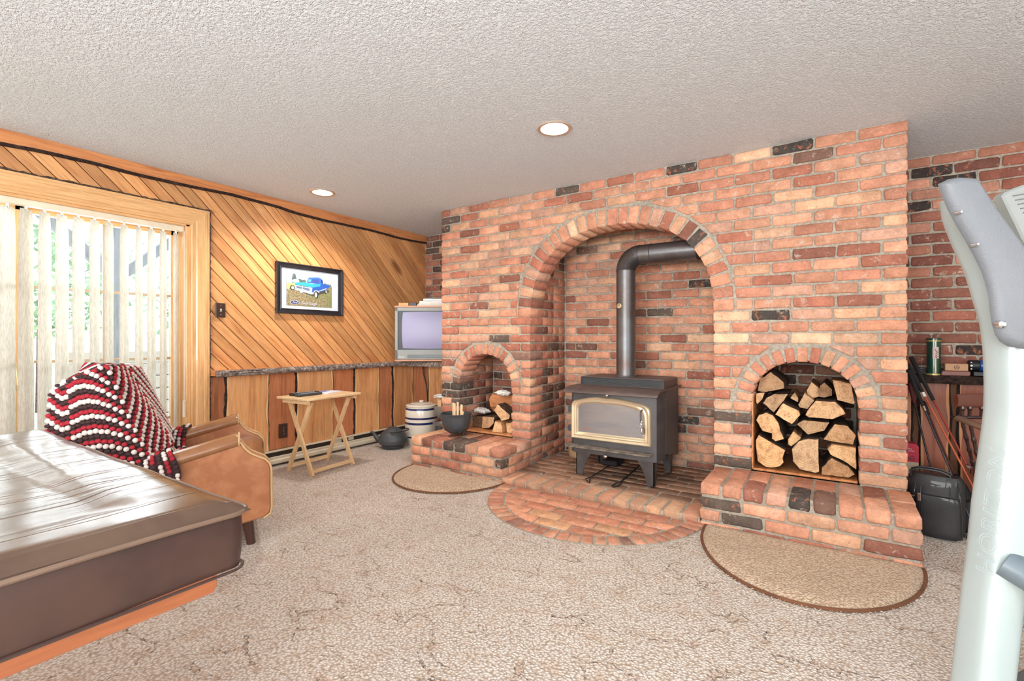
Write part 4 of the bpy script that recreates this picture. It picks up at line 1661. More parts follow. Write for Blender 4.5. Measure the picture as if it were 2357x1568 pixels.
def text_mesh(body, size, extrude=0.0004, shear=0.0, outline=0.0, align='LEFT', space=1.0):
    c = bpy.data.curves.new('lettering', 'FONT')
    c.body = body; c.size = size; c.shear = shear; c.align_x = align; c.space_character = space
    if outline > 0:
        c.fill_mode = 'NONE' if c.dimensions == '3D' else c.fill_mode
        try: c.fill_mode = 'NONE'
        except Exception: pass
        c.bevel_depth = outline; c.bevel_resolution = 1; c.resolution_u = 4
    else:
        c.extrude = extrude; c.resolution_u = 4
    o = bpy.data.objects.new('lettering_tmp', c)
    COL.objects.link(o)
    dg = bpy.context.evaluated_depsgraph_get()
    me = bpy.data.meshes.new_from_object(o.evaluated_get(dg))
    bpy.data.objects.remove(o)
    bpy.data.curves.remove(c)
    return me


def put_text(body, size, mat, parent, loc, ex, ey, name='lettering', **kw):
    """ex, ey: world directions of the text's x and y"""
    me = text_mesh(body, size, **kw)
    ex = Vector(ex).normalized(); ey = Vector(ey).normalized(); ez = ex.cross(ey)
    Mx = Matrix((ex, ey, ez)).transposed().to_4x4(); Mx.translation = Vector(loc)
    me.transform(Mx)
    me.materials.clear(); me.materials.append(mat)
    o = bpy.data.objects.new(name, me); COL.objects.link(o)
    if parent is not None: o.parent = parent
    return o


so = stove.location
put_text('HERITAGE', .022, plain('copper_print', (168, 118, 98), 0.5), stove, Vector((-1.575, 3.2875, .392)) - so, (1, 0, 0), (0, 0, 1), space=.9)
# handle: rod and coil
m_ = MB(); m_.tube([(-1.093, 3.268, .575), (-1.090, 3.235, .572), (-1.088, 3.222, .555), (-1.085, 3.216, .505)], .006, 10)
sv(m_, 'handle_rod', M['stove'], smooth=True)
m_ = MB()
path = []; rr = []
for i in range(160):
    t = i / 159; a = t * 2 * PI * 13
    rad = 0.006 + 0.013 * math.sin(PI * min(1, t * 1.0)) ** 1.2 * (0.5 + .8 * t)
    path.append((-1.085 + .018 * t + rad * math.cos(a), 3.216 + rad * math.sin(a), .505 - .093 * t))
m_.tube(path, .0026, 5)
sv(m_, 'handle_coil', M['chrome'], smooth=True)
for (x, z, nm) in ((-1.347, .664, 'draft_knob'), (-1.357, .222, 'damper_knob')):
    m_ = MB(); m_.tube([(x, 3.30, z), (x, 3.262, z)], .004, 8); m_.tube([(x, 3.262, z), (x, 3.256, z), (x, 3.248, z), (x, 3.243, z)], [.008, .014, .013, .006], 18)
    sv(m_, nm, M['chrome'], smooth=True)
m_ = MB()
for z in (.536, .394):
    m_.box((SX0 - .012, 3.285, z - .022), (SX0 + .028, 3.312, z + .022), bev=.004)
sv(m_, 'hinge', M['iron'])
# ash lip
m_ = MB(); m_.prism([(SX0 - .006, 3.30), (SX0 - .010, 3.235), (SX0 + .012, 3.205), (-1.055, 3.205), (-1.028, 3.225), (-1.024, 3.30)], 'z', .268, .278, bev=.002)
def dustmat():
    t = NT('ash_dusted_steel'); p = t.pos(); n_ = t.noise(p, 18, 5, 0.7)
    c = t.ramp(n_, [(0.35, s2l((74, 68, 66))), (0.6, s2l((140, 128, 116)))])
    return t.out(c, 0.75, None, 0.2)
sv(m_, 'ash_lip', dustmat())
# legs (angle section, flared at the top)
def stove_leg(x, y, sx, sy):
    m_ = MB()
    prf = [(0, .045), (.052, .045), (.058, .085), (.074, .135), (.098, .180), (.125, .222), (0, .222)]
    m_.prism([(x + sx * a, z) for a, z in prf], 'y', y, y + sy * .006)
    m_.prism([(y + sy * a * .8, z) for a, z in prf], 'x', x, x + sx * .006)
    o_ = sv(m_, 'leg', M['stove'])
stove_leg(SX0 + .045, 3.315, 1, 1); stove_leg(SX1 - .03, 3.315, -1, 1); stove_leg(SX0 + .045, 3.76, 1, -1); stove_leg(SX1 - .03, 3.76, -1, -1)
m_ = MB(); m_.box((SX0 + .03, 3.33, .205), (SX1 - .03, 3.78, .24)); sv(m_, 'base_plate', M['iron_dark'])
# ---- flue pipe
pipe = empty('flue_pipe', (-1.339, 3.62, .775), label='blackened steel flue pipe with a ribbed elbow rising from the stove', cat='pipe')
def pv(m_, name, mat, smooth=True):
    return world_mb(m_, pipe).build(name, mat, pipe, smooth=smooth)
PX, PY, PR = -1.339, 3.62, .0735
m_ = MB(); m_.tube([(PX, PY, .778), (PX, PY, .79), (PX, PY, 1.60)], [PR + .004, PR, PR], 40, caps=False); pv(m_, 'vertical_pipe', M['pipe'])
m_ = MB(); m_.tube([(PX, PY, .774), (PX, PY, .786)], PR + .008, 40); pv(m_, 'flange', M['stove'])
m_ = MB(); path = []; rr = []
RB = .115
N_ = 96
for i in range(N_ + 1):
    a = PI / 2 * i / N_
    path.append((PX + RB * (1 - math.cos(a)), PY, 1.598 + RB * math.sin(a)))
    rr.append(PR - .001 + .0038 * (0.5 + 0.5 * math.cos(2 * PI * i / 6)))
m_.tube(path, rr, 40, caps=False, up=(0, 1, 0)); pv(m_, 'ribbed_elbow', M['pipe'])
zz = 1.598 + RB
m_ = MB(); m_.tube([(PX + RB, PY, zz), (-1.14, PY, zz), (-1.137, PY, zz), (-1.134, PY, zz), (-.80, PY, zz)], [PR, PR, PR + .004, PR, PR], 40, caps=False, up=(0, 1, 0)); pv(m_, 'horizontal_pipe', M['pipe'])
m_ = MB(); m_.tube([(-.805, PY, zz), (-.80, PY, zz), (-.645, PY, zz)], [PR + .004, PR + .003, PR + .003], 40, caps=False, up=(0, 1, 0)); pv(m_, 'wall_collar', M['iron_dark'])
gz = 1.322; ga = Vector((-.38, -1, 0)).normalized()
gp = Vector((PX, PY, gz)) + ga * (PR - .002) 
m_ = MB(); m_.tube([gp, gp + ga * .008, gp + ga * .011], [.020, .020, .017], 28); pv(m_, 'thermometer', plain('brass_dial', (222, 200, 160), .35, .5))
m_ = MB(); side = ga.cross(Vector((0, 0, 1))).normalized()
arc = [gp + ga * .0115 + side * .012 * math.cos(a) + Vector((0, 0, .012 * math.sin(a))) for a in [math.radians(-20 + 220 * k / 16) for k in range(17)]]
m_.tube(arc, .0014, 5); m_.tube([gp + ga * .010, gp + ga * .0135], .004, 12); pv(m_, 'dial_marks', M['black'])
# ---- tools under the stove
tool = empty('ash_rake', (-1.46, 3.4, ZM), label='black iron rake with a square loop handle lying under the stove', cat='fire tool')
m_ = MB(); m_.tube([(-1.49, 3.66, ZM + .012), (-1.477, 3.26, ZM + .010)], .004, 8)
m_.tube([(-1.477, 3.262, ZM + .01), (-1.455, 3.20, ZM + .008), (-1.43, 3.145, ZM + .008), (-1.455, 3.165, ZM + .008), (-1.495, 3.215, ZM + .008), (-1.477, 3.262, ZM + .01)], .0036, 8)
world_mb(m_, tool).build('handle', M['iron_dark'], tool, smooth=True)
m_ = MB(); m_.prism([(-1.56, 3.66), (-1.43, 3.66), (-1.42, 3.80), (-1.55, 3.81)], 'z', ZM + .002, ZM + .05, bev=.01); world_mb(m_, tool).build('scoop', M['iron_dark'], tool)
tool = empty('poker', (-1.27, 3.4, ZM), label='black iron poker with a long oval loop handle lying under the stove', cat='fire tool')
m_ = MB(); m_.tube([(-1.29, 3.84, ZM + .012), (-1.252, 3.29, ZM + .010)], .005, 8)
m_.tube([(-1.252, 3.292, ZM + .01), (-1.238, 3.24, ZM + .008), (-1.236, 3.18, ZM + .008), (-1.252, 3.148, ZM + .008), (-1.272, 3.165, ZM + .008), (-1.272, 3.23, ZM + .008), (-1.252, 3.292, ZM + .01)], .0042, 8)
world_mb(m_, tool).build('shaft', M['iron_dark'], tool, smooth=True)
# clay pot behind the stove
m_ = MB(); m_.lathe([(0, 0), (.085, 0), (.092, .02), (.092, .11), (.088, .118), (.06, .12), (0, .12)], 32)
o = m_.build('stoneware_bowl', plain('tan_stoneware', (176, 142, 108), 0.6, var=.15), smooth=True); o.location = (-1.86, 3.86, ZM)
tag(o, 'tan stoneware bowl in the corner behind the stove', 'bowl')

# ------------------------------------------------------------------ firewood
def endgrain_mat(name, light, dark):
    t = NT(name)
    p = t.pos(obj=True)
    w = t.n('ShaderNodeTexWave'); w.wave_type = 'RINGS'; w.rings_direction = 'Y'
    w.inputs['Scale'].default_value = 22; w.inputs['Distortion'].default_value = 5.0; w.inputs['Detail'].default_value = 3
    t.l(p, w.inputs['Vector'])
    n_ = t.noise(t.pos(), 26, 6, 0.75)
    c = t.mix(t.math('MULTIPLY', w.outputs['Fac'], .25), s2l(light), s2l(dark))
    c = t.mix(t.mr(n_, .45, .66, 0, .75), c, s2l(dark))
    oi = t.n('ShaderNodeObjectInfo')
    c = t.mix(1.0, c, oi.outputs['Color'], 'MULTIPLY')
    return t.out(c, .9, t.bump(t.math('ADD', n_, t.math('MULTIPLY', w.outputs['Fac'], .3)), .6, .005), spec=.15)


M['endgrain'] = endgrain_mat('split_log_end', (222, 188, 150), (146, 108, 80))
M['logbark'] = bark_mat('log_bark', (52, 38, 32), (126, 100, 82))
M['logside'] = grain_mat('split_log_side', (190, 142, 98), (130, 88, 58), 'y', rough=.85, coat=0, knots=False)


def log(poly, y, length, label, group, tone=(1, 1, 1), bark=True, seed=0, taper=.06, name='firewood_log'):
    r = random.Random(seed)
    if poly[0][0] > -1: poly = [(min(max(a, -.408), .118), max(b, .259)) for a, b in poly]
    # refine and roughen the outline
    P_ = []
    n = len(poly)
    for i in range(n):
        a, b = Vector(poly[i]), Vector(poly[(i + 1) % n])
        k = max(1, int((b - a).length / .022))
        for j in range(k):
            q = a.lerp(b, j / k)
            if j: q += Vector((r.uniform(-.0022, .0022), r.uniform(-.0022, .0022)))
            P_.append(q)
    c = sum(P_, Vector((0, 0))) / len(P_)
    m_ = MB(); n = len(P_)
    lay = [(0.0, .965, 0), (.006, 1.0, 0), (length * .5, 1 - taper * .5, 1), (length, 1 - taper, 2)]
    sh = (r.uniform(-.006, .006), r.uniform(-.002, .004))
    vs = []
    for d, s_, k in lay:
        for q in P_:
            w = (q - c) * s_ + Vector(sh) * k
            vs.append((w.x + r.uniform(-1, 1) * .001 * k, d + (r.uniform(-.003, .003) if k == 0 else 0), w.y + r.uniform(-1, 1) * .001 * k))
    fs = [tuple(range(n))[::-1]]; mi = [0]
    for k in range(len(lay) - 1):
        for i in range(n):
            j = (i + 1) % n
            fs.append((k * n + i, k * n + j, (k + 1) * n + j, (k + 1) * n + i)); mi.append(1)
    fs.append(tuple((len(lay) - 1) * n + i for i in range(n))); mi.append(0)
    m_.add(vs, fs); m_.m = mi
    o = m_.build(name, [M['endgrain'], M['logbark'] if bark else M['logside']], None, fix=True, loc=(c.x, y, c.y))
    o.color = (*tone, 1)
    return tag(o, label, 'firewood', group)


LOGS_R = {
  'top_left': (3.5, [(-0.421, 0.731), (-0.393, 0.812), (-0.365, 0.829), (-0.33, 0.862), (-0.255, 0.795), (-0.251, 0.757), (-0.365, 0.723)], (.75, .68, .62), True, 'peaked dark split log on top of the stack at the left'),
  'left_small': (3.44, [(-0.424, 0.72), (-0.358, 0.73), (-0.372, 0.685), (-0.4, 0.652), (-0.420, 0.665)], (1.0, .9, .8), True, 'small triangular split log wedged against the left niche edge'),
  'quarter': (3.47, [(-0.372, 0.658), (-0.351, 0.695), (-0.306, 0.722), (-0.229, 0.726), (-0.252, 0.683), (-0.31, 0.601)], (.85, .8, .76), True, 'quarter-round split log with a curved top, upper left of the stack'),
  'sliver': (3.52, [(-0.222, 0.695), (-0.196, 0.731), (-0.177, 0.698), (-0.179, 0.671)], (.95, .9, .82), False, 'thin pale sliver of wood standing between the upper logs'),
  'square': (3.42, [(-0.299, 0.597), (-0.255, 0.673), (-0.168, 0.631), (-0.161, 0.605), (-0.206, 0.545)], (1.22, 1.12, .98), True, 'bright yellow squarish log tilted in the middle of the stack'),
  'topmid': (3.53, [(-0.134, 0.746), (-0.108, 0.804), (-0.072, 0.772), (-0.053, 0.72), (-0.085, 0.706), (-0.124, 0.7)], (1.0, .92, .82), False, 'pointed pale split log at the top middle of the stack'),
  'bark': (3.5, [(-0.070, 0.751), (-0.062, 0.785), (-0.04, 0.806), (0.000, 0.764), (0.000, 0.727), (-0.04, 0.712), (-0.066, 0.715)], (.45, .38, .34), True, 'dark bark-covered knotty log at the top middle of the stack'),
  'midleft': (3.47, [(-0.176, 0.661), (-0.142, 0.738), (-0.090, 0.694), (-0.126, 0.640), (-0.167, 0.644)], (.8, .76, .72), False, 'grey four-sided log leaning left of the large wide log'),
  'bigmid': (3.43, [(-0.139, 0.606), (-0.118, 0.650), (-0.083, 0.700), (0.018, 0.700), (0.056, 0.659), (0.068, 0.631), (0.003, 0.593), (-0.12, 0.593)], (1.0, .92, .82), True, 'widest split log lying flat in the upper middle of the stack'),
  'topright': (3.45, [(0.003, 0.826), (0.092, 0.809), (0.112, 0.697), (0.105, 0.687), (0.026, 0.706)], (.82, .74, .68), False, 'square-cut grey-brown log at the top right of the stack'),
  'peanut': (3.43, [(-0.41, 0.551), (-0.392, 0.587), (-0.351, 0.607), (-0.31, 0.591), (-0.279, 0.544), (-0.269, 0.495), (-0.249, 0.445), (-0.296, 0.425), (-0.315, 0.440), (-0.316, 0.475), (-0.371, 0.485)], (1.15, 1.0, .84), True, 'kidney-shaped orange log above the big half-round at the left'),
  'bigleft': (3.42, [(-0.420, 0.386), (-0.416, 0.426), (-0.391, 0.462), (-0.316, 0.420), (-0.240, 0.380), (-0.255, 0.325), (-0.249, 0.303), (-0.269, 0.275), (-0.316, 0.254), (-0.35, 0.256), (-0.398, 0.289)], (1.18, 1.02, .82), True, 'largest golden half-round log at the bottom left of the stack'),
  'splinter': (3.46, [(-0.230, 0.441), (-0.202, 0.495), (-0.16, 0.462), (-0.170, 0.440), (-0.214, 0.400), (-0.230, 0.411)], (1.1, .98, .8), False, 'narrow orange splinter log between the two lowest left logs'),
  'wedge': (3.47, [(-0.186, 0.540), (-0.147, 0.570), (-0.012, 0.568), (-0.038, 0.515), (-0.125, 0.480)], (.82, .76, .7), True, 'flat wedge log under the widest log with its point down'),
  'half': (3.43, [(-0.21, 0.390), (-0.171, 0.446), (-0.12, 0.466), (-0.067, 0.469), (-0.065, 0.268), (-0.083, 0.254), (-0.165, 0.268), (-0.204, 0.315)], (.95, .92, .88), True, 'large grey cracked half-round log at the bottom centre of the stack'),
  'rightmid': (3.46, [(-0.046, 0.463), (0.012, 0.563), (0.078, 0.558), (0.118, 0.504), (0.104, 0.448), (-0.009, 0.456)], (.85, .74, .64), True, 'five-sided brown log resting third from the bottom at the right'),
  'rightlow': (3.44, [(-0.024, 0.411), (-0.003, 0.442), (0.116, 0.436), (0.118, 0.310), (0.052, 0.352), (-0.009, 0.380)], (1.15, 1.05, .9), False, 'pale yellow split log above the lowest one at the right'),
  'bottomright': (3.42, [(-0.055, 0.256), (-0.052, 0.302), (-0.003, 0.366), (0.080, 0.326), (0.112, 0.284), (0.08, 0.256), (0.027, 0.254)], (.72, .6, .5), True, 'dark brown wedge log at the bottom right of the stack'),
}
for i, (k, (y, pl, tone, bk, lab)) in enumerate(LOGS_R.items()):
    log(pl, y + .01, 0.40, lab, 'firewood in the right-hand niche', tone, bk, seed=i + 5)
LOGS_L = {
  'b': (3.46, [(-2.491, 0.44), (-2.452, 0.500), (-2.320, 0.410), (-2.328, 0.378), (-2.406, 0.352)], (1.1, 1.0, .9), True, 'grey-faced split log tilted at the right of the small niche'),
  'c': (3.44, [(-2.495, 0.254), (-2.464, 0.350), (-2.405, 0.340), (-2.385, 0.289), (-2.390, 0.254)], (1.25, 1.15, 1.0), False, 'pale split log standing at the front of the small niche'),
  'd': (3.48, [(-2.374, 0.339), (-2.300, 0.350), (-2.290, 0.256), (-2.368, 0.254)], (1.2, 1.08, .95), False, 'small pale split log in the lower right corner of the small niche'),
  'e': (3.50, [(-2.649, 0.366), (-2.510, 0.374), (-2.522, 0.317), (-2.575, 0.268), (-2.657, 0.262)], (.9, .8, .72), True, 'quarter-round log at the bottom middle of the small niche'),
  'e2': (3.55, [(-2.79, 0.352), (-2.672, 0.358), (-2.672, 0.256), (-2.79, 0.254)], (.35, .32, .3), True, 'blackened square log behind the cauldron in the small niche'),
}
for i, (k, (y, pl, tone, bk, lab)) in enumerate(LOGS_L.items()):
    log(pl, y, 0.32, lab, 'firewood in the left-hand niche', tone, bk, seed=i + 50)
# big round log lying across the others, its sawn end towards the left
m_ = MB()
n = 14; vs = []; rr = random.Random(77)
endp = [(0.0, -.075, 0.07), (0.0, -.062, .005), (0.0, -.020, -.040), (0.0, .035, -.035), (0.0, .068, .02), (0.0, .060, .075), (0.0, .02, .112), (0.0, -.03, .115)]
n = len(endp)
for k, (dx, s_) in enumerate(((0, 1), (.10, 1.02), (.20, .98), (.29, .95))):
    for p in endp:
        vs.append((dx, p[1] * s_ + rr.uniform(-.004, .004) * (k > 0) + .02 * k, p[2] * s_ + rr.uniform(-.004, .004) * (k > 0)))
fs = [tuple(range(n))]; mi = [0]
for k in range(3):
    for i in range(n):
        j = (i + 1) % n
        fs.append((k * n + i, k * n + j, (k + 1) * n + j, (k + 1) * n + i)); mi.append(1)
fs.append(tuple(3 * n + i for i in reversed(range(n)))); mi.append(0)
m_.add(vs, fs); m_.m = mi
o = m_.build('firewood_log', [M['endgrain'], grain_mat('torn_log_side', (206, 140, 92), (134, 80, 52), 'x', rough=.85, coat=0, knots=False)], None, loc=(-2.605, 3.62, .452))
o.color = (1.1, .98, .82, 1)
tag(o, 'thick reddish log lying across the top of the small niche stack', 'firewood', 'firewood in the left-hand niche')
# crumpled newspaper
def crumple(name, c, rx, ry, rz, label, cat, seed, mat):
    m_ = MB(); r = random.Random(seed)
    def fn(u, v):
        th = u * 2 * PI; ph = (v - .5) * PI
        k = 1 + .28 * mnoise.noise(Vector((math.cos(th) * 2.4 + seed, math.sin(th) * 2.4, ph * 2.2))) + r.uniform(-.10, .10)
        return (rx * math.cos(th) * math.cos(ph) * k, ry * math.sin(th) * math.cos(ph) * k, rz * math.sin(ph) * k)
    vs, fs = grid_mesh(fn, 18, 9, True)
    m_.add(vs, fs)
    o_ = m_.build(name, mat, None); o_.location = c
    return tag(o_, label, cat)
def news_mat():
    t = NT('newsprint'); p = t.pos((40, 40, 140)); n_ = t.noise(p, 3, 3, .7)
    c = t.ramp(n_, [(.38, s2l((150, 148, 146))), (.48, s2l((236, 232, 226)))])
    return t.out(c, .9)
M['news'] = news_mat()
crumple('crumpled_newspaper', (-2.46, 3.56, .588), .075, .05, .024, 'crumpled newspaper lying on the top log of the small niche', 'newspaper', 3, M['news'])
crumple('crumpled_newspaper', (-2.735, 3.60, .402), .085, .06, .026, 'crumpled newspaper tucked behind the cauldron, left in the small niche', 'newspaper', 9, M['news'])

# ------------------------------------------------------------------ cauldron with kindling
pot = empty('cauldron', (-2.675, 3.165, .249), label='black three-legged cast iron cauldron on the left brick hearth', cat='pot')
pot.scale = (.80, .80, .98)
m_ = MB()
prof = [(0, .018), (.05, .020), (.085, .030), (.128, .054), (.147, .095), (.154, .135), (.157, .165), (.161, .182), (.165, .188), (.165, .194), (.159, .194), (.152, .180), (.148, .135), (.140, .095), (.12, .062), (.08, .038), (0, .030)]
m_.lathe(prof, 40); m_.build('bowl', M['iron'], pot, smooth=True)
m_ = MB()
for k in range(3):
    a = 2 * PI * k / 3 + .5
    m_.tube([(.075 * math.cos(a), .075 * math.sin(a), .034), (.085 * math.cos(a), .085 * math.sin(a), .0)], [.012, .007], 10)
m_.build('foot', M['iron'], pot, smooth=True)
m_ = MB()
tor = [(.138 * .83 * 0 + .02 * math.cos(a), .02 * math.sin(a)) for a in [2 * PI * k / 20 for k in range(21)]]
d = Vector((.62, -.78, 0)); sd = Vector((.78, .62, 0))
m_.tube([d * .145 + sd * p[0] + Vector((0, 0, .10 + p[1])) for p in tor], .0028, 6)
m_.tube([d * .140 + Vector((0, 0, .122)), d * .150 + Vector((0, 0, .124))], .006, 8)
m_.build('ring', M['iron'], pot, smooth=True)
m_ = MB()
for sgn in (-1, 1):
    sdv = Vector((.86, .5, 0)) * sgn
    m_.tube([sdv * .150 + Vector((0, 0, .178)), sdv * .174 + Vector((0, 0, .184)), sdv * .178 + Vector((0, 0, .168)), sdv * .152 + Vector((0, 0, .150))], .006, 8)
m_.build('ear', M['iron'], pot, smooth=True)
KS = [((-.02, -.01), (-.015, -.02), .035, .008, .30, 'widest kindling stick, leftmost in the cauldron'),
      ((.035, -.02), (.030, -.01), .026, .008, .315, 'tallest pale kindling stick in the middle of the cauldron'),
      ((.072, -.01), (.075, .0), .024, .010, .290, 'orange-edged kindling stick right of the tallest one in the cauldron'),
      ((.082, -.055), (.145, -.06), .024, .010, .235, 'short kindling stick leaning over the cauldron rim to the right'),
      ((.012, .03), (.005, .02), .016, .008, .30, 'thin kindling stick at the back of the cauldron')]
for i, (b, t, w, th, h, lab) in enumerate(KS):
    m_ = MB()
    ax = Vector((t[0] - b[0], t[1] - b[1], h - .045)).normalized()
    A = Vector((.833, .553, 0)); A = (A - ax * A.dot(ax)).normalized(); Bv = ax.cross(A)
    base = Vector((b[0], b[1], .045)); top = Vector((t[0], t[1], h))
    vs = []
    for q, j in ((base, 0), ((base + top) / 2, 1), (top, 2)):
        for sa, sb in ((-1, -1), (1, -1), (1, 1), (-1, 1)):
            ww = w / 2 * (1 - .12 * j * (i % 2)); hh = th / 2
            vs.append(tuple(q + A * sa * ww + Bv * sb * hh + (ax * R.uniform(-.012, .006) if j == 2 else Vector((0, 0, 0)))))
    fs = [(0, 3, 2, 1), (8, 9, 10, 11)] + [(k * 4 + e_, k * 4 + (e_ + 1) % 4, (k + 1) * 4 + (e_ + 1) % 4, (k + 1) * 4 + e_) for k in range(2) for e_ in range(4)]
    m_.add(vs, fs)
    o = m_.build('kindling_stick', M['pine_z']); o.location = pot.location
    o.scale = (.79, .79, .93)
    tag(o, lab, 'kindling', 'kindling in the cauldron')

# ------------------------------------------------------------------ cast iron kettle
kt = empty('kettle', (-3.605, 3.308, 0), label='black cast iron kettle with a side spout on the carpet by the heater', cat='kettle')
m_ = MB(); m_.lathe([(0, .003), (.098, .003), (.106, .012), (.108, .030), (.136, .050), (.141, .075), (.141, .098), (.136, .104), (.134, .112), (.118, .142), (.094, .164), (.070, .172), (.0, .172)], 44); m_.build('body', M['iron'], kt, smooth=True)
m_ = MB(); m_.lathe([(.086, .164), (.088, .170), (.078, .178), (.050, .196), (.030, .206), (.0, .210)], 32); m_.build('lid', M['iron'], kt, smooth=True)
sp = Vector((-.833, -.553, 0))
m_ = MB(); m_.tube([sp * .10 + Vector((0, 0, .06)), sp * .150 + Vector((0, 0, .085)), sp * .178 + Vector((0, 0, .120)), sp * .196 + Vector((0, 0, .150)), sp * .222 + Vector((0, 0, .158))], [(.034, .026), (.027, .024), (.019, .018), (.014, .013), (.009, .010)], 16); m_.build('spout', M['iron'], kt, smooth=True)
m_ = MB()
hs = -sp
path = []
for k in range(19):
    a = PI * k / 18
    p = Vector((hs.y, -hs.x, 0)) * (.118 * math.cos(a)) + hs * (.150 * math.sin(a))
    path.append(p + Vector((0, 0, .166 + .012 * math.sin(a))))
m_.tube(path, .0055, 8)
m_.build('bail_handle', M['iron_dark'], kt, smooth=True)

# ------------------------------------------------------------------ stoneware crock
ck = empty('crock', (-3.526, 3.62, 0), label='white stoneware crock with navy blue bands and a lid beside the hearth', cat='crock')
wht = plain('glazed_cream_stoneware', (226, 218, 202), 0.15, coat=.6, var=.04); nvy = plain('navy_glaze', (38, 44, 92), 0.15, coat=.6)
prof = [(0, .0), (.150, .0), (.158, .02), (.161, .055), (.162, .075), (.163, .09), (.167, .16), (.168, .21), (.168, .232), (.167, .262), (.166, .282), (.163, .34), (.160, .352), (.156, .372), (.150, .384), (.0, .384)]
mats = [0] * (len(prof) - 1)
for i in range(len(prof) - 1):
    z = (prof[i][1] + prof[i + 1][1]) / 2
    if .075 < z < .092 or .21 < z < .232 or .262 < z < .282 or .352 < z < .372: mats[i] = 1
m_ = MB(); m_.lathe(prof, 56, mats=mats); m_.build('jar', [wht, nvy], ck, smooth=True)
prof = [(.150, .384), (.160, .386), (.162, .394), (.150, .402), (.130, .408), (.124, .410), (.100, .417), (.078, .421), (.072, .422), (.040, .424), (.025, .428), (.022, .440), (0, .444)]
m_ = MB(); m_.lathe(prof, 48, mats=[0, 0, 0, 0, 1, 0, 0, 1, 0, 1, 0, 0]); m_.build('lid', [wht, nvy], ck, smooth=True)

# bowl with papers beside the hearth and a pan
bw = empty('planter_bowl', (-3.205, 3.64, 0), label='grey stone bowl on a wooden stand filled with slats, half behind the chimney', cat='bowl')
m_ = MB(); m_.lathe([(0, .262), (.04, .264), (.082, .285), (.108, .325), (.120, .37), (.116, .41), (.106, .41), (.10, .36), (0, .33)], 32); m_.build('bowl', plain('grey_stone', (128, 122, 112), .7, var=.15, bump=.3), bw, smooth=True)
m_ = MB()
for k in range(3):
    a = 2 * PI * k / 3
    m_.tube([(.08 * math.cos(a), .08 * math.sin(a), .27), (.12 * math.cos(a), .12 * math.sin(a), 0)], .012, 8)
m_.build('stand_leg', M['dark_wood'], bw)
for k in range(7):
    a = 2 * PI * k / 7
    cx, cy = .075 * math.cos(a), .075 * math.sin(a)
    m_ = MB(); m_.box((cx - .018, cy - .007, .36), (cx + .018, cy + .007, .475), bev=.003); m_.build('wood_slat', M['pine_z'], bw)
crumple('folded_newspaper', (-3.225, 3.64, .499), .125, .10, .022, 'folded newspapers lying on the stone bowl beside the chimney', 'newspaper', 15, M['news'])
m_ = MB(); m_.lathe([(0, .248), (.058, .248), (.070, .262), (.075, .272), (.071, .272), (.055, .256), (0, .256)], 32)
o = m_.build('frying_pan', plain('steel_pan', (150, 150, 148), .35, .6), smooth=True); o.location = (-3.115, 3.455, 0)
m2 = MB(); m2.lathe([(0, 0), (.06, 0), (.06, .02), (.05, .246), (0, .246)], 24); ob = m2.build('pan_stand', M['dark_grey'], o)
tag(o, 'grey steel pan resting behind the left hearth corner', 'pan')

# ------------------------------------------------------------------ television and what lies on it
tv = empty('television', (-3.741, 3.457, .842), math.radians(33.6), label='grey cathode ray television on the corner shelf', cat='television')
tvgrey = plain('tv_grey_plastic', (142, 146, 144), 0.5, var=.03); tvwood = plain('tv_wood_veneer', (188, 138, 110), .5)
def tb(lo, hi, nm, mat, bev=.002, parent=tv):
    m_ = MB(); m_.box(lo, hi, bev=bev); return m_.build(nm, mat, parent)
W_, H_ = .70, .572
ox, oz = .0, .009
# bezel as four bars around the tube
bzl = MB()
for lo, hi in (((0, 0, .02), (.030, .06, H_ - .018)), ((W_ - .05, 0, .02), (W_, .06, H_ - .018)), ((.0, 0, H_ - .055), (W_, .06, H_ - .018)), ((0, 0, .02), (W_, .06, .118))):
    bzl.box(lo, hi, bev=.003)
bzl.build('bezel', tvgrey, tv)
m_ = MB()
m_.box((.030, .012, .118), (W_ - .05, .05, H_ - .055))
m_.build('tube_surround', M['black'], tv)
m_ = MB()
def fn(u, v):
    a = (u - .5) * 2; b = (v - .5) * 2
    sx_ = 1 - .035 * b * b; sz_ = 1 - .03 * a * a
    return (.345 + .275 * a * sx_, .012 - .010 * (1 - a * a * .8) * (1 - b * b * .6), .320 + .190 * b * sz_)
m_.add(*grid_mesh(fn, 24, 18))
def screen_mat():
    t = NT('tube_glass')
    return t.out(s2l((142, 138, 170)), 0.2, None, 0.0, 0.2, 0.0)
m_.build('screen', screen_mat(), tv, smooth=True)
tb((.13, -.003, .034), (.67, .002, .068), 'control_panel', plain('tv_panel', (84, 92, 92), .35), .002)
m_ = MB()
for k in range(14): m_.box((.30 + k * .018, -.006, .047), (.308 + k * .018, -.002, .055))
m_.build('button', tvgrey, tv)
tb((0, -.004, 0), (W_, .05, .019), 'wood_trim', tvwood)
tb((-.002, -.004, H_ - .018), (W_, .30, H_), 'top_panel', tvwood)
m_ = MB()
vs = [(0, .05, .01), (W_, .05, .01), (W_, .05, H_ - .02), (0, .05, H_ - .02), (0, .14, .01), (W_, .14, .01), (W_, .14, H_ - .02), (0, .14, H_ - .02), (.20, .40, .04), (W_ - .14, .40, .04), (W_ - .14, .40, H_ - .10), (.20, .40, H_ - .10)]
m_.add(vs, [(0, 1, 5, 4), (1, 2, 6, 5), (2, 3, 7, 6), (3, 0, 4, 7), (4, 5, 9, 8), (5, 6, 10, 9), (6, 7, 11, 10), (7, 4, 8, 11), (8, 9, 10, 11)])
m_.build('rear_shell', M['dark_grey'], tv)
put_text('Panasonic', .015, plain('tv_logo', (220, 216, 190), .4, .5), tv, (.042, -.0012, .040), (1, 0, 0), (0, 0, 1))
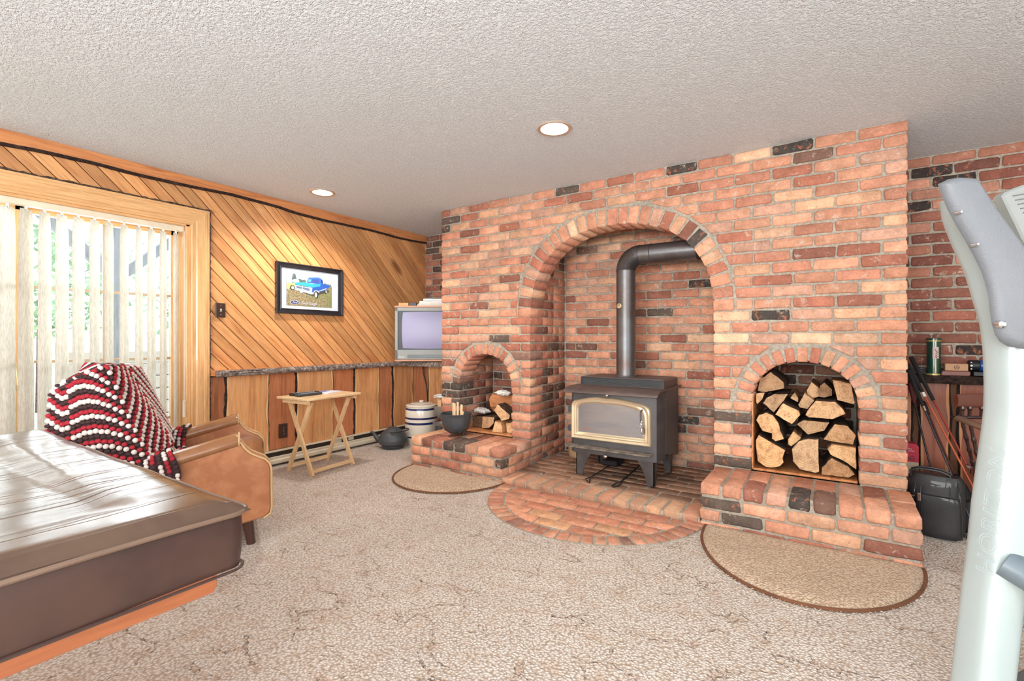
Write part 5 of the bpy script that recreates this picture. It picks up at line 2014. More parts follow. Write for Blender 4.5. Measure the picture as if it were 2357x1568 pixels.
# the top of the television is at .842 + .572
TVM = Matrix.Translation(tv.location) @ Matrix.Rotation(math.radians(33.6), 4, 'Z')
TZ = .572
def on_tv(name, x, y, z0, z1, w, d, mat, label, cat, group=None, rz=0, cover=None):
    o_ = empty(name, TVM @ Vector((x, y, z0)), math.radians(33.6 + rz), label, cat, group)
    m_ = MB(); m_.box((-w / 2, -d / 2, 0), (w / 2, d / 2, z1 - z0), bev=.0015); m_.build('pages', mat, o_)
    if cover is not None:
        m_ = MB(); m_.box((-w / 2 - .001, -d / 2 - .001, z1 - z0), (w / 2 + .001, d / 2 + .001, z1 - z0 + .0015)); m_.build('cover', cover, o_)
    return o_
bx = on_tv('cassette_box', .085, .045, TZ, TZ + .030, .10, .06, plain('box_print', (214, 160, 100), .5, var=.3), 'small orange and red printed box on top of the television', 'box')
on_tv('cassette_box', .178, .05, TZ, TZ + .031, .075, .07, M['black'], 'black plastic cassette box on the television beside the printed box', 'box')
on_tv('magazine', .36, .15, TZ, TZ + .014, .30, .22, plain('mag_pages', (222, 216, 206), .6), 'lowest magazine of the stack on the television', 'magazine', 'magazines on the television', 6, plain('mag_cover_a', (200, 184, 164), .3))
on_tv('magazine', .37, .16, TZ + .016, TZ + .030, .28, .21, plain('mag_pages_b', (228, 224, 216), .6), 'magazine second from the bottom of the stack on the television', 'magazine', 'magazines on the television', 2, plain('mag_cover_b', (210, 200, 190), .3))
on_tv('magazine', .385, .16, TZ + .032, TZ + .052, .28, .21, plain('mag_pages_c', (230, 228, 222), .6), 'thick magazine second from the top of the stack on the television', 'magazine', 'magazines on the television', -3, plain('mag_cover_c', (196, 196, 200), .3))
on_tv('magazine', .40, .15, TZ + .054, TZ + .074, .24, .20, plain('mag_pages_d', (236, 238, 236), .5), 'white and teal topmost magazine of the stack on the television', 'magazine', 'magazines on the television', 1, plain('mag_cover_d', (110, 170, 168), .3))
# cable hanging below the shelf
m_ = MB()
m_.tube([(-3.78, 3.905, .80), (-3.775, 3.90, .7), (-3.745, 3.90, .62), (-3.71, 3.90, .50), (-3.70, 3.90, .30), (-3.69, 3.90, .05), (-3.60, 3.88, .006)], .004, 8)
m_.tube([(-3.765, 3.90, .80), (-3.75, 3.895, .68), (-3.72, 3.895, .58), (-3.705, 3.895, .42), (-3.71, 3.895, .2), (-3.70, 3.89, .02)], .003, 8)
o = m_.build('power_cord', M['black'], smooth=True); tag(o, 'black power cords hanging below the television shelf', 'cord')

# ------------------------------------------------------------------ framed picture
pic = empty('framed_picture', (WX, 2.637, 1.514), label='black framed picture of a blue pickup truck on the cedar wall', cat='picture')
PO = Vector(pic.location)
Y0, Y1, Z0, Z1 = 2.304, 2.969, 1.291, 1.737
fr = .047
oo = [(Y0, Z0), (Y1, Z0), (Y1, Z1), (Y0, Z1)]; ii = [(Y0 + fr, Z0 + fr), (Y1 - fr, Z0 + fr), (Y1 - fr, Z1 - fr), (Y0 + fr, Z1 - fr)]
prof = [(0, .0), (0, .024), (.08, .030), (.22, .030), (.30, .024), (.75, .018), (.85, .021), (1.0, .019), (1.0, .010)]
for s_ in range(4):
    m_ = MB(); vs = []
    for f_, h in prof:
        for k in (s_, (s_ + 1) % 4):
            a, b = oo[k], ii[k]
            vs.append((h, a[0] + (b[0] - a[0]) * f_ - PO.y, a[1] + (b[1] - a[1]) * f_ - PO.z))
    m_.add(vs, [(2 * k, 2 * k + 1, 2 * k + 3, 2 * k + 2) for k in range(len(prof) - 1)])
    m_.build('frame_bar', plain('black_frame_%d' % s_, (34, 36, 42), .25, coat=.5), pic)
def flat(poly, h, name, mat, parent=pic):
    m_ = MB()
    m_.add([(h, p[0] - PO.y, p[1] - PO.z) for p in poly], [tuple(range(len(poly)))])
    me = bpy.data.meshes.new(name); me.from_pydata(m_.v, [], m_.f); me.materials.append(mat)
    o_ = bpy.data.objects.new(name, me); COL.objects.link(o_); o_.parent = parent
    return o_
def prt(n_, rgb, var=.0):
    return plain('print_' + n_, rgb, .75, var=var)
flat(ii, .0105, 'mat_board', prt('mat', (214, 222, 232)))
I0, I1, J0, J1 = 2.401, 2.853, 1.366, 1.664
art = flat([(I0 - .002, J0 - .002), (I1 + .002, J0 - .002), (I1 + .002, J1 + .002), (I0 - .002, J1 + .002)], .0110, 'print', prt('border', (60, 70, 80)))
def art_flat(poly, k, nm, rgb, var=0.0, mat=None):
    return flat(poly, .0112 + k * .00012, nm, mat or prt(nm, rgb, var), art)
art_flat([(I0, 1.56), (I1, 1.56), (I1, J1), (I0, J1)], 0, 'sky', (206, 222, 226), .04)
def grassm():
    t = NT('print_grass'); p = t.pos(); n_ = t.noise(p, 70, 5, .7); b = t.noise(p, 8, 2)
    c = t.ramp(n_, [(.3, s2l((84, 84, 60))), (.5, s2l((146, 132, 98))), (.7, s2l((196, 184, 148)))])
    c = t.mix(t.mr(b, .45, .6, 0, .5), c, s2l((110, 138, 80)))
    return t.out(c, .8)
art_flat([(I0, J0), (I1, J0), (I1, 1.563), (I0, 1.558)], 1, 'grass', None, mat=grassm())
rr = random.Random(5)
tl = [(2.45 + i * .0085, 1.600 + rr.uniform(-.004, .010) + (.04 if 0 < i < 5 else 0)) for i in range(17)]
art_flat([(2.45, 1.565)] + tl + [(2.59, 1.565)], 2, 'tree_line', (92, 112, 112), .3)
tl = [(2.76 + i * .0085, 1.585 + rr.uniform(-.006, .012)) for i in range(11)]
art_flat([(2.76, 1.56)] + tl + [(2.85, 1.56)], 2, 'tree_line', (120, 140, 136), .3)
art_flat([(2.45, 1.589), (2.48, 1.602), (2.511, 1.602), (2.520, 1.585), (2.52, 1.57), (2.455, 1.57)], 3, 'white_car', (214, 226, 232))
art_flat([(2.401, 1.556), (2.431, 1.563), (2.478, 1.556), (2.482, 1.531), (2.44, 1.524), (2.417, 1.508), (2.401, 1.509)], 4, 'yellow_car', (226, 212, 120), .05)
def disc(c, ry, rz, k, nm, rgb):
    return art_flat([(c[0] + ry * math.cos(2 * PI * i / 24), c[1] + rz * math.sin(2 * PI * i / 24)) for i in range(24)], k, nm, rgb)
disc((2.455, 1.522), .024, .022, 5, 'tyre', (50, 52, 56)); disc((2.457, 1.522), .013, .015, 6, 'hub', (220, 224, 228))
art_flat([(2.50, 1.50), (2.66, 1.46), (2.83, 1.515), (2.80, 1.535), (2.60, 1.52)], 3, 'shadow_under', (70, 72, 62), .2)
disc((2.786, 1.516), .014, .024, 5, 'tyre', (46, 48, 54)); disc((2.792, 1.515), .006, .014, 6, 'hub', (214, 220, 226))
art_flat([(2.722, 1.577), (2.763, 1.584), (2.840, 1.572), (2.806, 1.541), (2.79, 1.530), (2.716, 1.503), (2.68, 1.508), (2.649, 1.487), (2.644, 1.528), (2.649, 1.542)], 7, 'truck_body', (44, 96, 190), .08)
art_flat([(2.800, 1.552), (2.79, 1.535), (2.716, 1.509), (2.712, 1.513), (2.786, 1.543)], 8, 'side_trim', (196, 216, 236))
art_flat([(2.604, 1.612), (2.614, 1.628), (2.711, 1.639), (2.742, 1.630), (2.758, 1.612), (2.763, 1.584), (2.732, 1.575), (2.600, 1.580), (2.594, 1.588)], 8, 'cab', (58, 118, 206), .05)
art_flat([(2.600, 1.590), (2.611, 1.617), (2.716, 1.622), (2.724, 1.583), (2.602, 1.584)], 9, 'windscreen', (70, 92, 176), .2)
art_flat([(2.604, 1.590), (2.612, 1.612), (2.640, 1.612), (2.632, 1.588)], 10, 'glare', (96, 196, 224))
art_flat([(2.737, 1.620), (2.75, 1.618), (2.756, 1.591), (2.740, 1.584)], 10, 'side_window', (52, 50, 92))
art_flat([(2.476, 1.555), (2.492, 1.574), (2.589, 1.581), (2.640, 1.572), (2.732, 1.581), (2.729, 1.558), (2.649, 1.539), (2.589, 1.545), (2.485, 1.551)], 11, 'bonnet', (52, 176, 216), .06)
art_flat([(2.478, 1.549), (2.589, 1.543), (2.649, 1.537), (2.644, 1.498), (2.478, 1.522)], 12, 'grille', (186, 204, 220), .05)
art_flat([(2.492, 1.541), (2.545, 1.537), (2.545, 1.518), (2.492, 1.525)], 13, 'grille_panel', (112, 126, 152), .2)
art_flat([(2.553, 1.536), (2.622, 1.528), (2.622, 1.506), (2.553, 1.516)], 13, 'grille_panel', (112, 126, 152), .2)
for k in range(4):
    y_ = 2.488 + k * .033; z_ = 1.5535 - k * .0032
    art_flat([(y_, z_), (y_ + .022, z_ - .002), (y_ + .021, z_ - .006), (y_, z_ - .004)], 14, 'bonnet_slot', (40, 60, 92))
art_flat([(2.474, 1.519), (2.644, 1.499), (2.662, 1.492), (2.664, 1.482), (2.640, 1.477), (2.476, 1.507)], 14, 'bumper', (214, 232, 244))
art_flat([(2.524, 1.500), (2.553, 1.497), (2.553, 1.483), (2.526, 1.486)], 15, 'plate', (232, 236, 240))
disc((2.690, 1.478), .021, .035, 13, 'tyre', (48, 46, 54)); disc((2.685, 1.476), .012, .024, 14, 'hub', (216, 222, 230))
art_flat([(2.660, 1.500), (2.668, 1.512), (2.690, 1.520), (2.714, 1.510), (2.722, 1.497), (2.712, 1.500), (2.690, 1.512), (2.672, 1.505), (2.666, 1.492)], 15, 'arch_trim', (200, 220, 240))
disc((2.4765, 1.3945), .043, .0175, 3, 'oval_edge', (232, 236, 244)); disc((2.4765, 1.3945), .040, .0155, 4, 'oval', (44, 60, 120))
ivory = prt('lettering', (232, 238, 246))
put_text('Ford', .026, ivory, art, (.0125, 2.4525 - PO.y, 1.3875 - PO.z), (0, 1, 0), (0, 0, 1), shear=.45, extrude=.0001, space=.92)
put_text('Ford Tough', .034, prt('lettering_dark', (50, 60, 100)), art, (.0120, 2.5375 - PO.y, 1.3795 - PO.z), (0, 1, 0), (0, 0, 1), shear=.5, extrude=.0001, space=.95)
put_text('Ford Tough', .034, ivory, art, (.0125, 2.5355 - PO.y, 1.3815 - PO.z), (0, 1, 0), (0, 0, 1), shear=.5, extrude=.0001, space=.95)
m_ = MB(); m_.add([(.0150, a - PO.y, b - PO.z) for a, b in ii], [(0, 1, 2, 3)]); m_.build('glass', M['thin_glass'], pic)

# ---- switch and outlet
def plate(name, y0, y1, z0, z1, label, cat, outlet):
    o_ = empty(name, (WX + .0, (y0 + y1) / 2, (z0 + z1) / 2), label=label, cat=cat)
    w, h = (y1 - y0) / 2, (z1 - z0) / 2
    dk = plain(name + '_brown', (62, 42, 36), .35)
    m_ = MB(); m_.box((0, -w, -h), (.016, w, h), bev=.003); m_.build('plate', dk, o_)
    if outlet:
        for s_ in (-1, 1):
            m_ = MB(); m_.prism([(s2 * .013 * math.cos(a), s_ * .024 + .014 * math.sin(a)) for s2 in (1,) for a in [2 * PI * k / 16 for k in range(16)]], 'x', .016, .019); sk = m_.build('socket', plain('socket_brown', (48, 32, 28), .4), o_)
            m_ = MB()
            m_.box((.019, -.006, s_ * .024 - .002), (.0195, -.004, s_ * .024 + .007)); m_.box((.019, .004, s_ * .024 - .002), (.0195, .006, s_ * .024 + .007)); m_.box((.019, -.002, s_ * .024 - .010), (.0195, .002, s_ * .024 - .006))
            m_.build('slot', plain('slot_metal', (190, 170, 150), .4), sk)
    else:
        m_ = MB(); m_.box((.016, -.005, -.012), (.018, .005, .012)); m_.box((.016, -.004, -.002), (.030, .004, .008), bev=.002); m_.build('toggle', plain('toggle_ivory', (196, 186, 176), .35), o_)
    m_ = MB()
    for z in ((-.0, ) if outlet else (-h * .62, h * .62)):
        m_.tube([(.015, 0, z), (.0175, 0, z)], .0035, 10)
    m_.build('screw', M['brass'], o_)
plate('light_switch', 1.822, 1.894, 1.238, 1.350, 'dark brown light switch plate beside the door casing', 'switch', False)
plate('wall_outlet', 2.334, 2.409, .218, .340, 'dark brown outlet plate on the wainscot behind the tray table', 'outlet', True)

# ------------------------------------------------------------------ folding tray table
tt = empty('tray_table', (-3.545, 2.455, 0), math.radians(5), label='folding pine tray table with crossed legs beside the cedar wall', cat='table')
HT = .612
m_ = MB(); m_.box((-.185, -.272, HT - .020), (.185, .272, HT), bev=.004); m_.build('tabletop', M['pine_y'], tt)
for s_ in (-1, 1):
    m_ = MB(); m_.box((-.15, s_ * .235 - .010, HT - .050), (.16, s_ * .235 + .010, HT - .020), bev=.002); m_.build('cleat', M['pine_y'], tt)
def bar(p, q, w, h, name, mat=M['pine_z'], par=tt, side=(0, 1, 0)):
    a, b = Vector(p), Vector(q); d = (b - a).normalized(); s_ = Vector(side); s_ = (s_ - d * s_.dot(d)).normalized(); t = d.cross(s_)
    vs = []
    for c in (a, b):
        for x, y in ((-1, -1), (1, -1), (1, 1), (-1, 1)): vs.append(tuple(c + s_ * x * w / 2 + t * y * h / 2))
    m_ = MB(); m_.add(vs, [(0, 3, 2, 1), (4, 5, 6, 7), (0, 1, 5, 4), (1, 2, 6, 5), (2, 3, 7, 6), (3, 0, 4, 7)])
    return m_.build(name, mat, par)
for s_ in (-1, 1):
    y_ = s_ * .205
    bar((-.150, y_ * .93, 0), (.125, y_ * .93, HT - .035), .019, .030, 'leg')
    bar((.160, y_, 0), (-.115, y_, HT - .035), .019, .030, 'leg')
bar((.148, -.205, .035), (.148, .205, .035), .016, .028, 'stretcher', M['pine_y'], side=(1, 0, 0))
bar((-.128, -.19, .045), (-.128, .19, .045), .016, .028, 'stretcher', M['pine_y'], side=(1, 0, 0))
TM = Matrix.Translation(tt.location) @ Matrix.Rotation(math.radians(5), 4, 'Z')
def remote(x, y, rz, L, w, label, tone):
    o_ = empty('remote_control', TM @ Vector((x, y, HT)), math.radians(rz), label, 'remote')
    m_ = MB(); m_.box((-w / 2, -L / 2, 0), (w / 2, L / 2, .020), bev=.005); m_.build('case', tone, o_)
    m_ = MB()
    for i in range(3):
        for j in range(7): m_.box((-w * .3 + i * w * .3 - .004, -L * .36 + j * L * .11 - .004, .020), (-w * .3 + i * w * .3 + .004, -L * .36 + j * L * .11 + .004, .0225))
    m_.build('button', plain('remote_buttons', (170, 182, 192), .4), o_)
remote(-.085, -.085, -3, .24, .055, 'black remote control at the back of the tray table', M['black'])
remote(-.005, -.110, 3, .22, .06, 'thick dark remote control at the front of the tray table', M['dark_grey'])
np_ = empty('notepad', TM @ Vector((-.045, .115, HT)), math.radians(20), 'white notepad with a blue edge on the tray table', 'notepad')
m_ = MB(); m_.box((-.07, -.10, 0), (.07, .10, .008), bev=.001); m_.build('pages', plain('pad_paper', (222, 226, 240), .6), np_)
m_ = MB(); m_.box((-.07, -.10, .008), (-.02, .06, .010)); m_.build('blue_cover', plain('pad_blue', (120, 140, 210), .5), np_)

# ------------------------------------------------------------------ half-moon rugs
def rug(cx, cy, a, b, label, seed):
    o_ = empty('hearth_rug', (cx, cy, 0), label=label, cat='rug', group='half-moon hearth rugs')
    m_ = MB(); vs = []; nu, nv = 90, 22
    th_ = [PI * i / nu for i in range(nu + 1)]
    def hgt(t): return .006 + .017 * min(1, (1 - t) * 9) ** .5
    for j in range(nv + 1):
        t = j / nv
        for i in range(nu + 1):
            th = th_[i]
            w = 1 + .008 * mnoise.noise(Vector((th * 3, seed, 0)))
            x = a * t * math.cos(th) * w; y = -b * t * math.sin(th) * w
            e_ = min(1 - t, 0.02 + math.sin(th) * t * 1.0)
            h = .006 + .018 * min(1, e_ * 11) ** .5
            z = h + .0035 * mnoise.noise(Vector((x * 14, y * 14, seed))) + .002 * mnoise.noise(Vector((x * 60, y * 60, seed)))
            vs.append((x, y, z))
    fs = [(j * (nu + 1) + i, j * (nu + 1) + i + 1, (j + 1) * (nu + 1) + i + 1, (j + 1) * (nu + 1) + i) for j in range(nv) for i in range(nu)]
    m_.add(vs, fs); m_.build('pile', M['rug'], o_, smooth=True)
    m_ = MB()
    path = [(a * 1.006 * math.cos(th), -b * 1.006 * math.sin(th), .008) for th in th_]
    m_.tube(path, .0075, 8)
    m_.tube([(a * (1 - 2 * i / 30), .002, .007) for i in range(31)], .005, 8)
    m_.build('binding', M['rug_edge'], o_, smooth=True)
    m_ = MB(); r = random.Random(seed)
    for i in range(90):
        th = PI * (i + r.random()) / 90
        p = Vector((a * 1.012 * math.cos(th), -b * 1.012 * math.sin(th), .006))
        d = Vector((math.cos(th) + r.uniform(-.8, .8), -math.sin(th) + r.uniform(-.8, .8), 0)).normalized()
        l = r.uniform(.006, .014)
        m_.tube([p, p + d * l], .0012, 3)
    f_ = m_.build('loose_yarn', plain('pale_yarn_%d' % seed, (220, 196, 168), .9), o_); f_['kind'] = 'stuff'
    return o_
rug(-2.480, 2.925, .465, .49, 'smaller half-moon beige rug with brown binding before the left raised hearth', 2)
rug(-.125, 2.905, .475, .65, 'larger half-moon beige rug with brown binding before the right raised hearth', 7)

# ------------------------------------------------------------------ reclining armchair
CHM = Matrix.Translation((-2.536, 1.28, 0)) @ Matrix.Rotation(math.radians(63.5), 4, 'Z')
ac = empty('armchair', (-2.536, 1.28, 0), math.radians(63.5), 'tan vinyl armchair with sloping arms, an afghan over its back', 'armchair')
def vinyl(name, rgb, mott, rough=.35):
    t = NT(name); p = t.pos()
    n_ = t.noise(p, 14, 4, .6); f_ = t.noise(p, 260, 3, .6)
    c = t.mix(t.mr(n_, .42, .68, 0, .8), s2l(rgb), s2l(mott))
    return t.out(c, rough, t.bump(f_, .25, .002), spec=.5, coat=.25)
vin = vinyl('tan_vinyl', (162, 100, 62), (186, 126, 84)); vsm = vinyl('smooth_tan_vinyl', (146, 98, 64), (158, 112, 76), .22)
pip = plain('chair_piping', (196, 162, 118), .4)
# profile in (s, z): s along the facing direction
side = [(-.72, .10), (.02, .135), (.115, .150), (.145, .170), (.150, .20), (.148, .40), (.142, .425), (.120, .452), (.085, .470), (.055, .488), (.030, .515), (.012, .545), (-.01, .548), (-.36, .462), (-.66, .385), (-.72, .36)]
Wc = .717
for (w0, w1) in ((-.052, .048), (Wc - .048, Wc + .052)):
    m_ = MB(); m_.prism(side, 'y', w0, w1, bev=.008); m_.build('arm_panel', vin, ac, smooth=True)
    for w_ in (w0 + .002, w1 - .002):
        crv = [(-.01, .548), (.012, .545), (.030, .515), (.055, .488), (.085, .470), (.120, .452), (.142, .427), (.150, .40), (.152, .20), (.146, .168), (.115, .148)]
        m_ = MB(); m_.tube([(a, w_, b) for a, b in crv], .0055, 8); m_.build('piping', pip, ac, smooth=True)
    # rolled arm top
    wc = (w0 + w1) / 2
    m_ = MB(); m_.tube([(.002, wc, .553), (-.004, wc, .552), (-.36, wc, .462), (-.64, wc, .392)], [(.034, .058), (.038, .062), (.038, .062), (.034, .06)], 24, up=(0, 0, 1)); m_.build('arm_roll', vsm, ac, smooth=True)
    m_ = MB(); m_.tube([(.004, wc + .060 * math.cos(2 * PI * k / 24), .553 + .036 * math.sin(2 * PI * k / 24)) for k in range(25)], .0045, 8, caps=False); m_.build('piping', pip, ac, smooth=True)
m_ = MB(); m_.prism([(-.60, .14), (.135, .16), (.140, .21), (.138, .39), (.125, .425), (.09, .447), (.05, .455), (-.45, .40), (-.60, .38)], 'y', .05, Wc - .05, bev=.01); m_.build('seat', vsm, ac, smooth=True)
m_ = MB(); m_.prism([(-.30, .40), (-.36, .46), (-.50, .90), (-.53, .925), (-.56, .93), (-.66, .86), (-.70, .80), (-.70, .14), (-.60, .14), (-.5, .36)], 'y', .0, Wc, bev=.015); m_.build('backrest', vin, ac, smooth=True)
for s_, w_ in ((.06, .03), (.06, Wc - .03), (-.62, .03), (-.62, Wc - .03)):
    m_ = MB(); m_.tube([(s_ - .02, w_, .15), (s_, w_, .0)], [.030, .022], 10); m_.build('leg', M['dark_wood'], ac, smooth=True)

# afghan: a base cloth wrapped round the backrest with crocheted clusters laid over it in rows
af = empty('afghan', (-2.536, 1.28, 0), math.radians(63.5), 'red, white and dark brown crocheted afghan draped over the tan armchair back', 'blanket')


def wrap(t, z):
    """point of the cloth at path parameter t (0 rear near corner .. 4) and height z, and its outward normal (chair coordinates)"""
    zf = max(.46, min(z, .95))
    sf = -.335 - (zf - .46) * .40          # front plane leans back
    sr = -.705
    wn, wf = -.035, Wc + .03
    bulge = .020 * math.sin(z * 9)
    if t < 1:                               # near side
        s_ = sr + (sf - sr) * t; w_ = wn - .030 * math.sin(PI * t) - .02 * max(0, .7 - z)
        # lower part spreads like a skirt behind the chair
        s_ -= (1 - t) * max(0, .80 - z) * .10
        nrm = Vector((0, -1, .1))
    elif t < 3:                             # front face
        u = (t - 1) / 2
        s_ = sf + .035 * math.sin(PI * u) * (1 if z > .5 else .4) + .010 * math.sin(u * 9 + z * 8); w_ = wn + (wf - wn) * u
        nrm = Vector((1, 0, .4))
    else:
        u = t - 3
        s_ = sf + (sr - sf) * u; w_ = wf + .02 * math.sin(PI * u)
        nrm = Vector((0, 1, .1))
    return Vector((s_, w_, z)), nrm.normalized()


def ztop(t):
    """upper edge of the wrapped part"""
    if t < 1: return .838 + .100 * t ** .7
    if t < 3: return .94 - .05 * ((t - 1) / 2)
    return .89 - .02 * (t - 3)
def zbot(t):
    if t < 1: return .30 + .14 * max(0, t - .7) / .3
    if t < 3: return .44
    return .40
m_ = MB(); nt, nz = 120, 40
vs = []
for j in range(nz + 1):
    for i in range(nt + 1):
        t = 4 * i / nt
        z = zbot(t) + (ztop(t) - zbot(t)) * j / nz
        p, nr = wrap(t, z); vs.append(tuple(p - nr * .002))
# crown: close over the top
NB_ = len(vs)
for k in (1, 2, 3, 4):
    f_ = k / 4
    for i in range(nt + 1):
        t = 4 * i / nt
        p, nr = wrap(t, ztop(t))
        c = Vector((-.60, p.y * .9 + .03, p.z))
        q = p.lerp(c, f_); q.z = p.z + (.014 + .9 * (.94 - p.z) * .35) * math.sin(f_ * PI / 2)
        vs.append(tuple(q))
W1 = nt + 1
fs = [(j * W1 + i, j * W1 + i + 1, (j + 1) * W1 + i + 1, (j + 1) * W1 + i) for j in range(nz + 4) for i in range(nt)]
m_.add(vs, fs)
def yarn(n_, rgb):
    return plain('yarn_' + n_, rgb, .95, var=.12, bump=.9, bscale=500)
yr, yw, yb_ = yarn('red', (178, 38, 52)), yarn('white', (234, 222, 214)), yarn('brown', (66, 44, 44))
m_.build('cloth', yb_, af, smooth=True)
# seat part of the afghan: spills over the arms and seat
def spill(u, v):
    """u runs across from the outside of the near arm to the outside of the far arm, v forward"""
    s_ = -.43 + v * (.15 + .03 * math.sin(u * 9 + 1) + .02 * math.cos(u * 21))
    zc = .553 + s_ * .25
    zs = .455 + s_ * .12 + .012 * math.sin(u * 14)
    ra, rb = .049, .076
    pts = [(-.084, zc - .09), (-.082, zc - .02)]
    pts += [(-.002 + rb * math.cos(a), zc + ra * math.sin(a)) for a in [PI * (8 - k) / 8 for k in range(9)]]
    pts += [(.085, zs + .03), (.12, zs + .006), (Wc / 2, zs), (Wc - .12, zs + .006), (Wc - .085, zs + .03)]
    pts += [(Wc + .002 + rb * math.cos(a), zc + ra * math.sin(a)) for a in [PI * (8 - k) / 8 for k in range(9)]]
    pts += [(Wc + .082, zc - .02), (Wc + .084, zc - .09)]
    L = [0]
    for p, q in zip(pts[:-1], pts[1:]): L.append(L[-1] + math.hypot(q[0] - p[0], q[1] - p[1]))
    d = min(max(u, 0), .9999) * L[-1]
    i = max(j for j in range(len(L) - 1) if L[j] <= d + 1e-9)
    f_ = (d - L[i]) / max(1e-9, L[i + 1] - L[i])
    return Vector((s_, pts[i][0] + (pts[i + 1][0] - pts[i][0]) * f_, pts[i][1] + (pts[i + 1][1] - pts[i][1]) * f_ + .004))
m_ = MB()
m_.add(*grid_mesh(lambda u, v: tuple(spill(u, v)), 100, 10))
m_.build('cloth', yb_, af, smooth=True)

_sph = None
def blob_geo():
    vs = []; fs = []
    n1, n2 = 8, 5
    for j in range(1, n2):
        ph = PI * j / n2
        for i in range(n1):
            th = 2 * PI * i / n1
            vs.append(Vector((math.sin(ph) * math.cos(th), math.sin(ph) * math.sin(th), math.cos(ph))))
    top = len(vs); vs.append(Vector((0, 0, 1))); vs.append(Vector((0, 0, -1)))
    for j in range(n2 - 2):
        for i in range(n1):
            a = j * n1 + i; b = j * n1 + (i + 1) % n1
            fs.append((a, a + n1, b + n1, b))
    for i in range(n1):
        fs.append((top, i, (i + 1) % n1)); fs.append((top + 1, (n2 - 2) * n1 + (i + 1) % n1, (n2 - 2) * n1 + i))
    return vs, fs
bv_, bf_ = blob_geo()
coll = {0: MB(), 1: MB(), 2: MB()}
def blob(c, p, nrm, along, rl, rw, rh):
    n_ = nrm.normalized(); a = (along - n_ * along.dot(n_))
    if a.length < 1e-6: return
    a.normalize(); b = n_.cross(a)
    coll[c].add([tuple(p + a * (v.x * rl) + b * (v.y * rw) + n_ * (v.z * rh)) for v in bv_], bf_)
RW = .0225
seq = [1, 0, 2]
BS = {0: (.0125, .0105, .0085), 1: (.0120, .0125, .0105), 2: (.0115, .0085, .0060)}
# path positions with true length
def tlen(t): 
    return (.36 * min(t, 1) + (.78 / 2) * max(0, min(t, 3) - 1) + .36 * max(0, t - 3))
npos = int(tlen(4) / .0225)
for k in range(npos):
    L_ = k * .0225
    t = L_ / .36 if L_ < .36 else (1 + (L_ - .36) / .39 if L_ < 1.14 else 3 + (L_ - 1.14) / .36)
    # stripe offset: arcs on the side, zigzag on the front
    if t < .3: offz = abs(t - .2) * .22 - .033
    elif t < 1: offz = .022 - (t - .55) ** 2 * .40
    elif t < 3:
        u = (t - 1) / 2
        offz = -.059 - .55 * abs(u - .45) + .2475
    else: offz = 0
    for j in range(-10, 52):
        z = .30 + j * RW + offz + (RW * .5 if (k % 2 and True) else 0) * .25
        if z < zbot(t) or z > ztop(t) + .010: continue
        p, nr = wrap(t, z)
        p2, _ = wrap(min(3.999, t + .02), z)
        al = p2 - p
        if t > 1 and t < 3: al = al + Vector((0, 0, 1 if (t - 1) / 2 > .45 else -1)) * -al.length * .55 * 1.2
        blob(seq[j % 3], p + nr * .003, nr, al, *BS[seq[j % 3]])
for k in range(npos):
    L_ = k * .0225
    t = L_ / .36 if L_ < .36 else (1 + (L_ - .36) / .39 if L_ < 1.14 else 3 + (L_ - 1.14) / .36)
    for j in range(7):
        f_ = (j + .4) / 7
        p, nr = wrap(t, ztop(t))
        c = Vector((-.60, p.y * .9 + .03, p.z))
        q = p.lerp(c, f_); q.z = p.z + (.014 + .9 * (.94 - p.z) * .35) * math.sin(f_ * PI / 2) + .004
        p2, _ = wrap(min(3.999, t + .02), ztop(min(3.999, t + .02)))
        blob(seq[(j + k // 9) % 3], q, Vector((0, 0, 1)) * .8 + nr * .4, p2 - p, .012, .0105, .008)
for i in range(56):
    for j in range(7):
        u = (i + .5 * (j % 2)) / 56; v = (j + .5) / 7
        p = spill(u, v); q = spill(u + .012, v); r_ = spill(u, v + .08)
        nr = (q - p).cross(r_ - p)
        ctr = Vector((p.x, -.002 if p.y < .1 else (Wc + .002 if p.y > Wc - .1 else p.y), p.z - .2 if .1 < p.y < Wc - .1 else .50 + p.x * .25))
        if nr.length < 1e-9: continue
        if nr.dot(p - ctr) < 0: nr = -nr
        blob(seq[(j + abs(i - 28) // 3) % 3], p + nr.normalized() * .003, nr, q - p, .0125, .0105, .0085)
for c, (nm, mt) in enumerate((('red_stitches', yr), ('white_stitches', yw), ('brown_stitches', yb_))):
    me = coll[c].mesh(nm); o_ = link(nm, me, af, mt, smooth=True); o_['kind'] = 'stuff'

# ------------------------------------------------------------------ covered pool table in the foreground
pt = empty('pool_table', (-1.53, -.55, 0), label='pool table under a glossy brown vinyl cover in the left foreground', cat='pool table')
PO_ = Vector(pt.location)
cx0, cx1, cy0, cy1 = -2.15, -.905, -1.95, .482

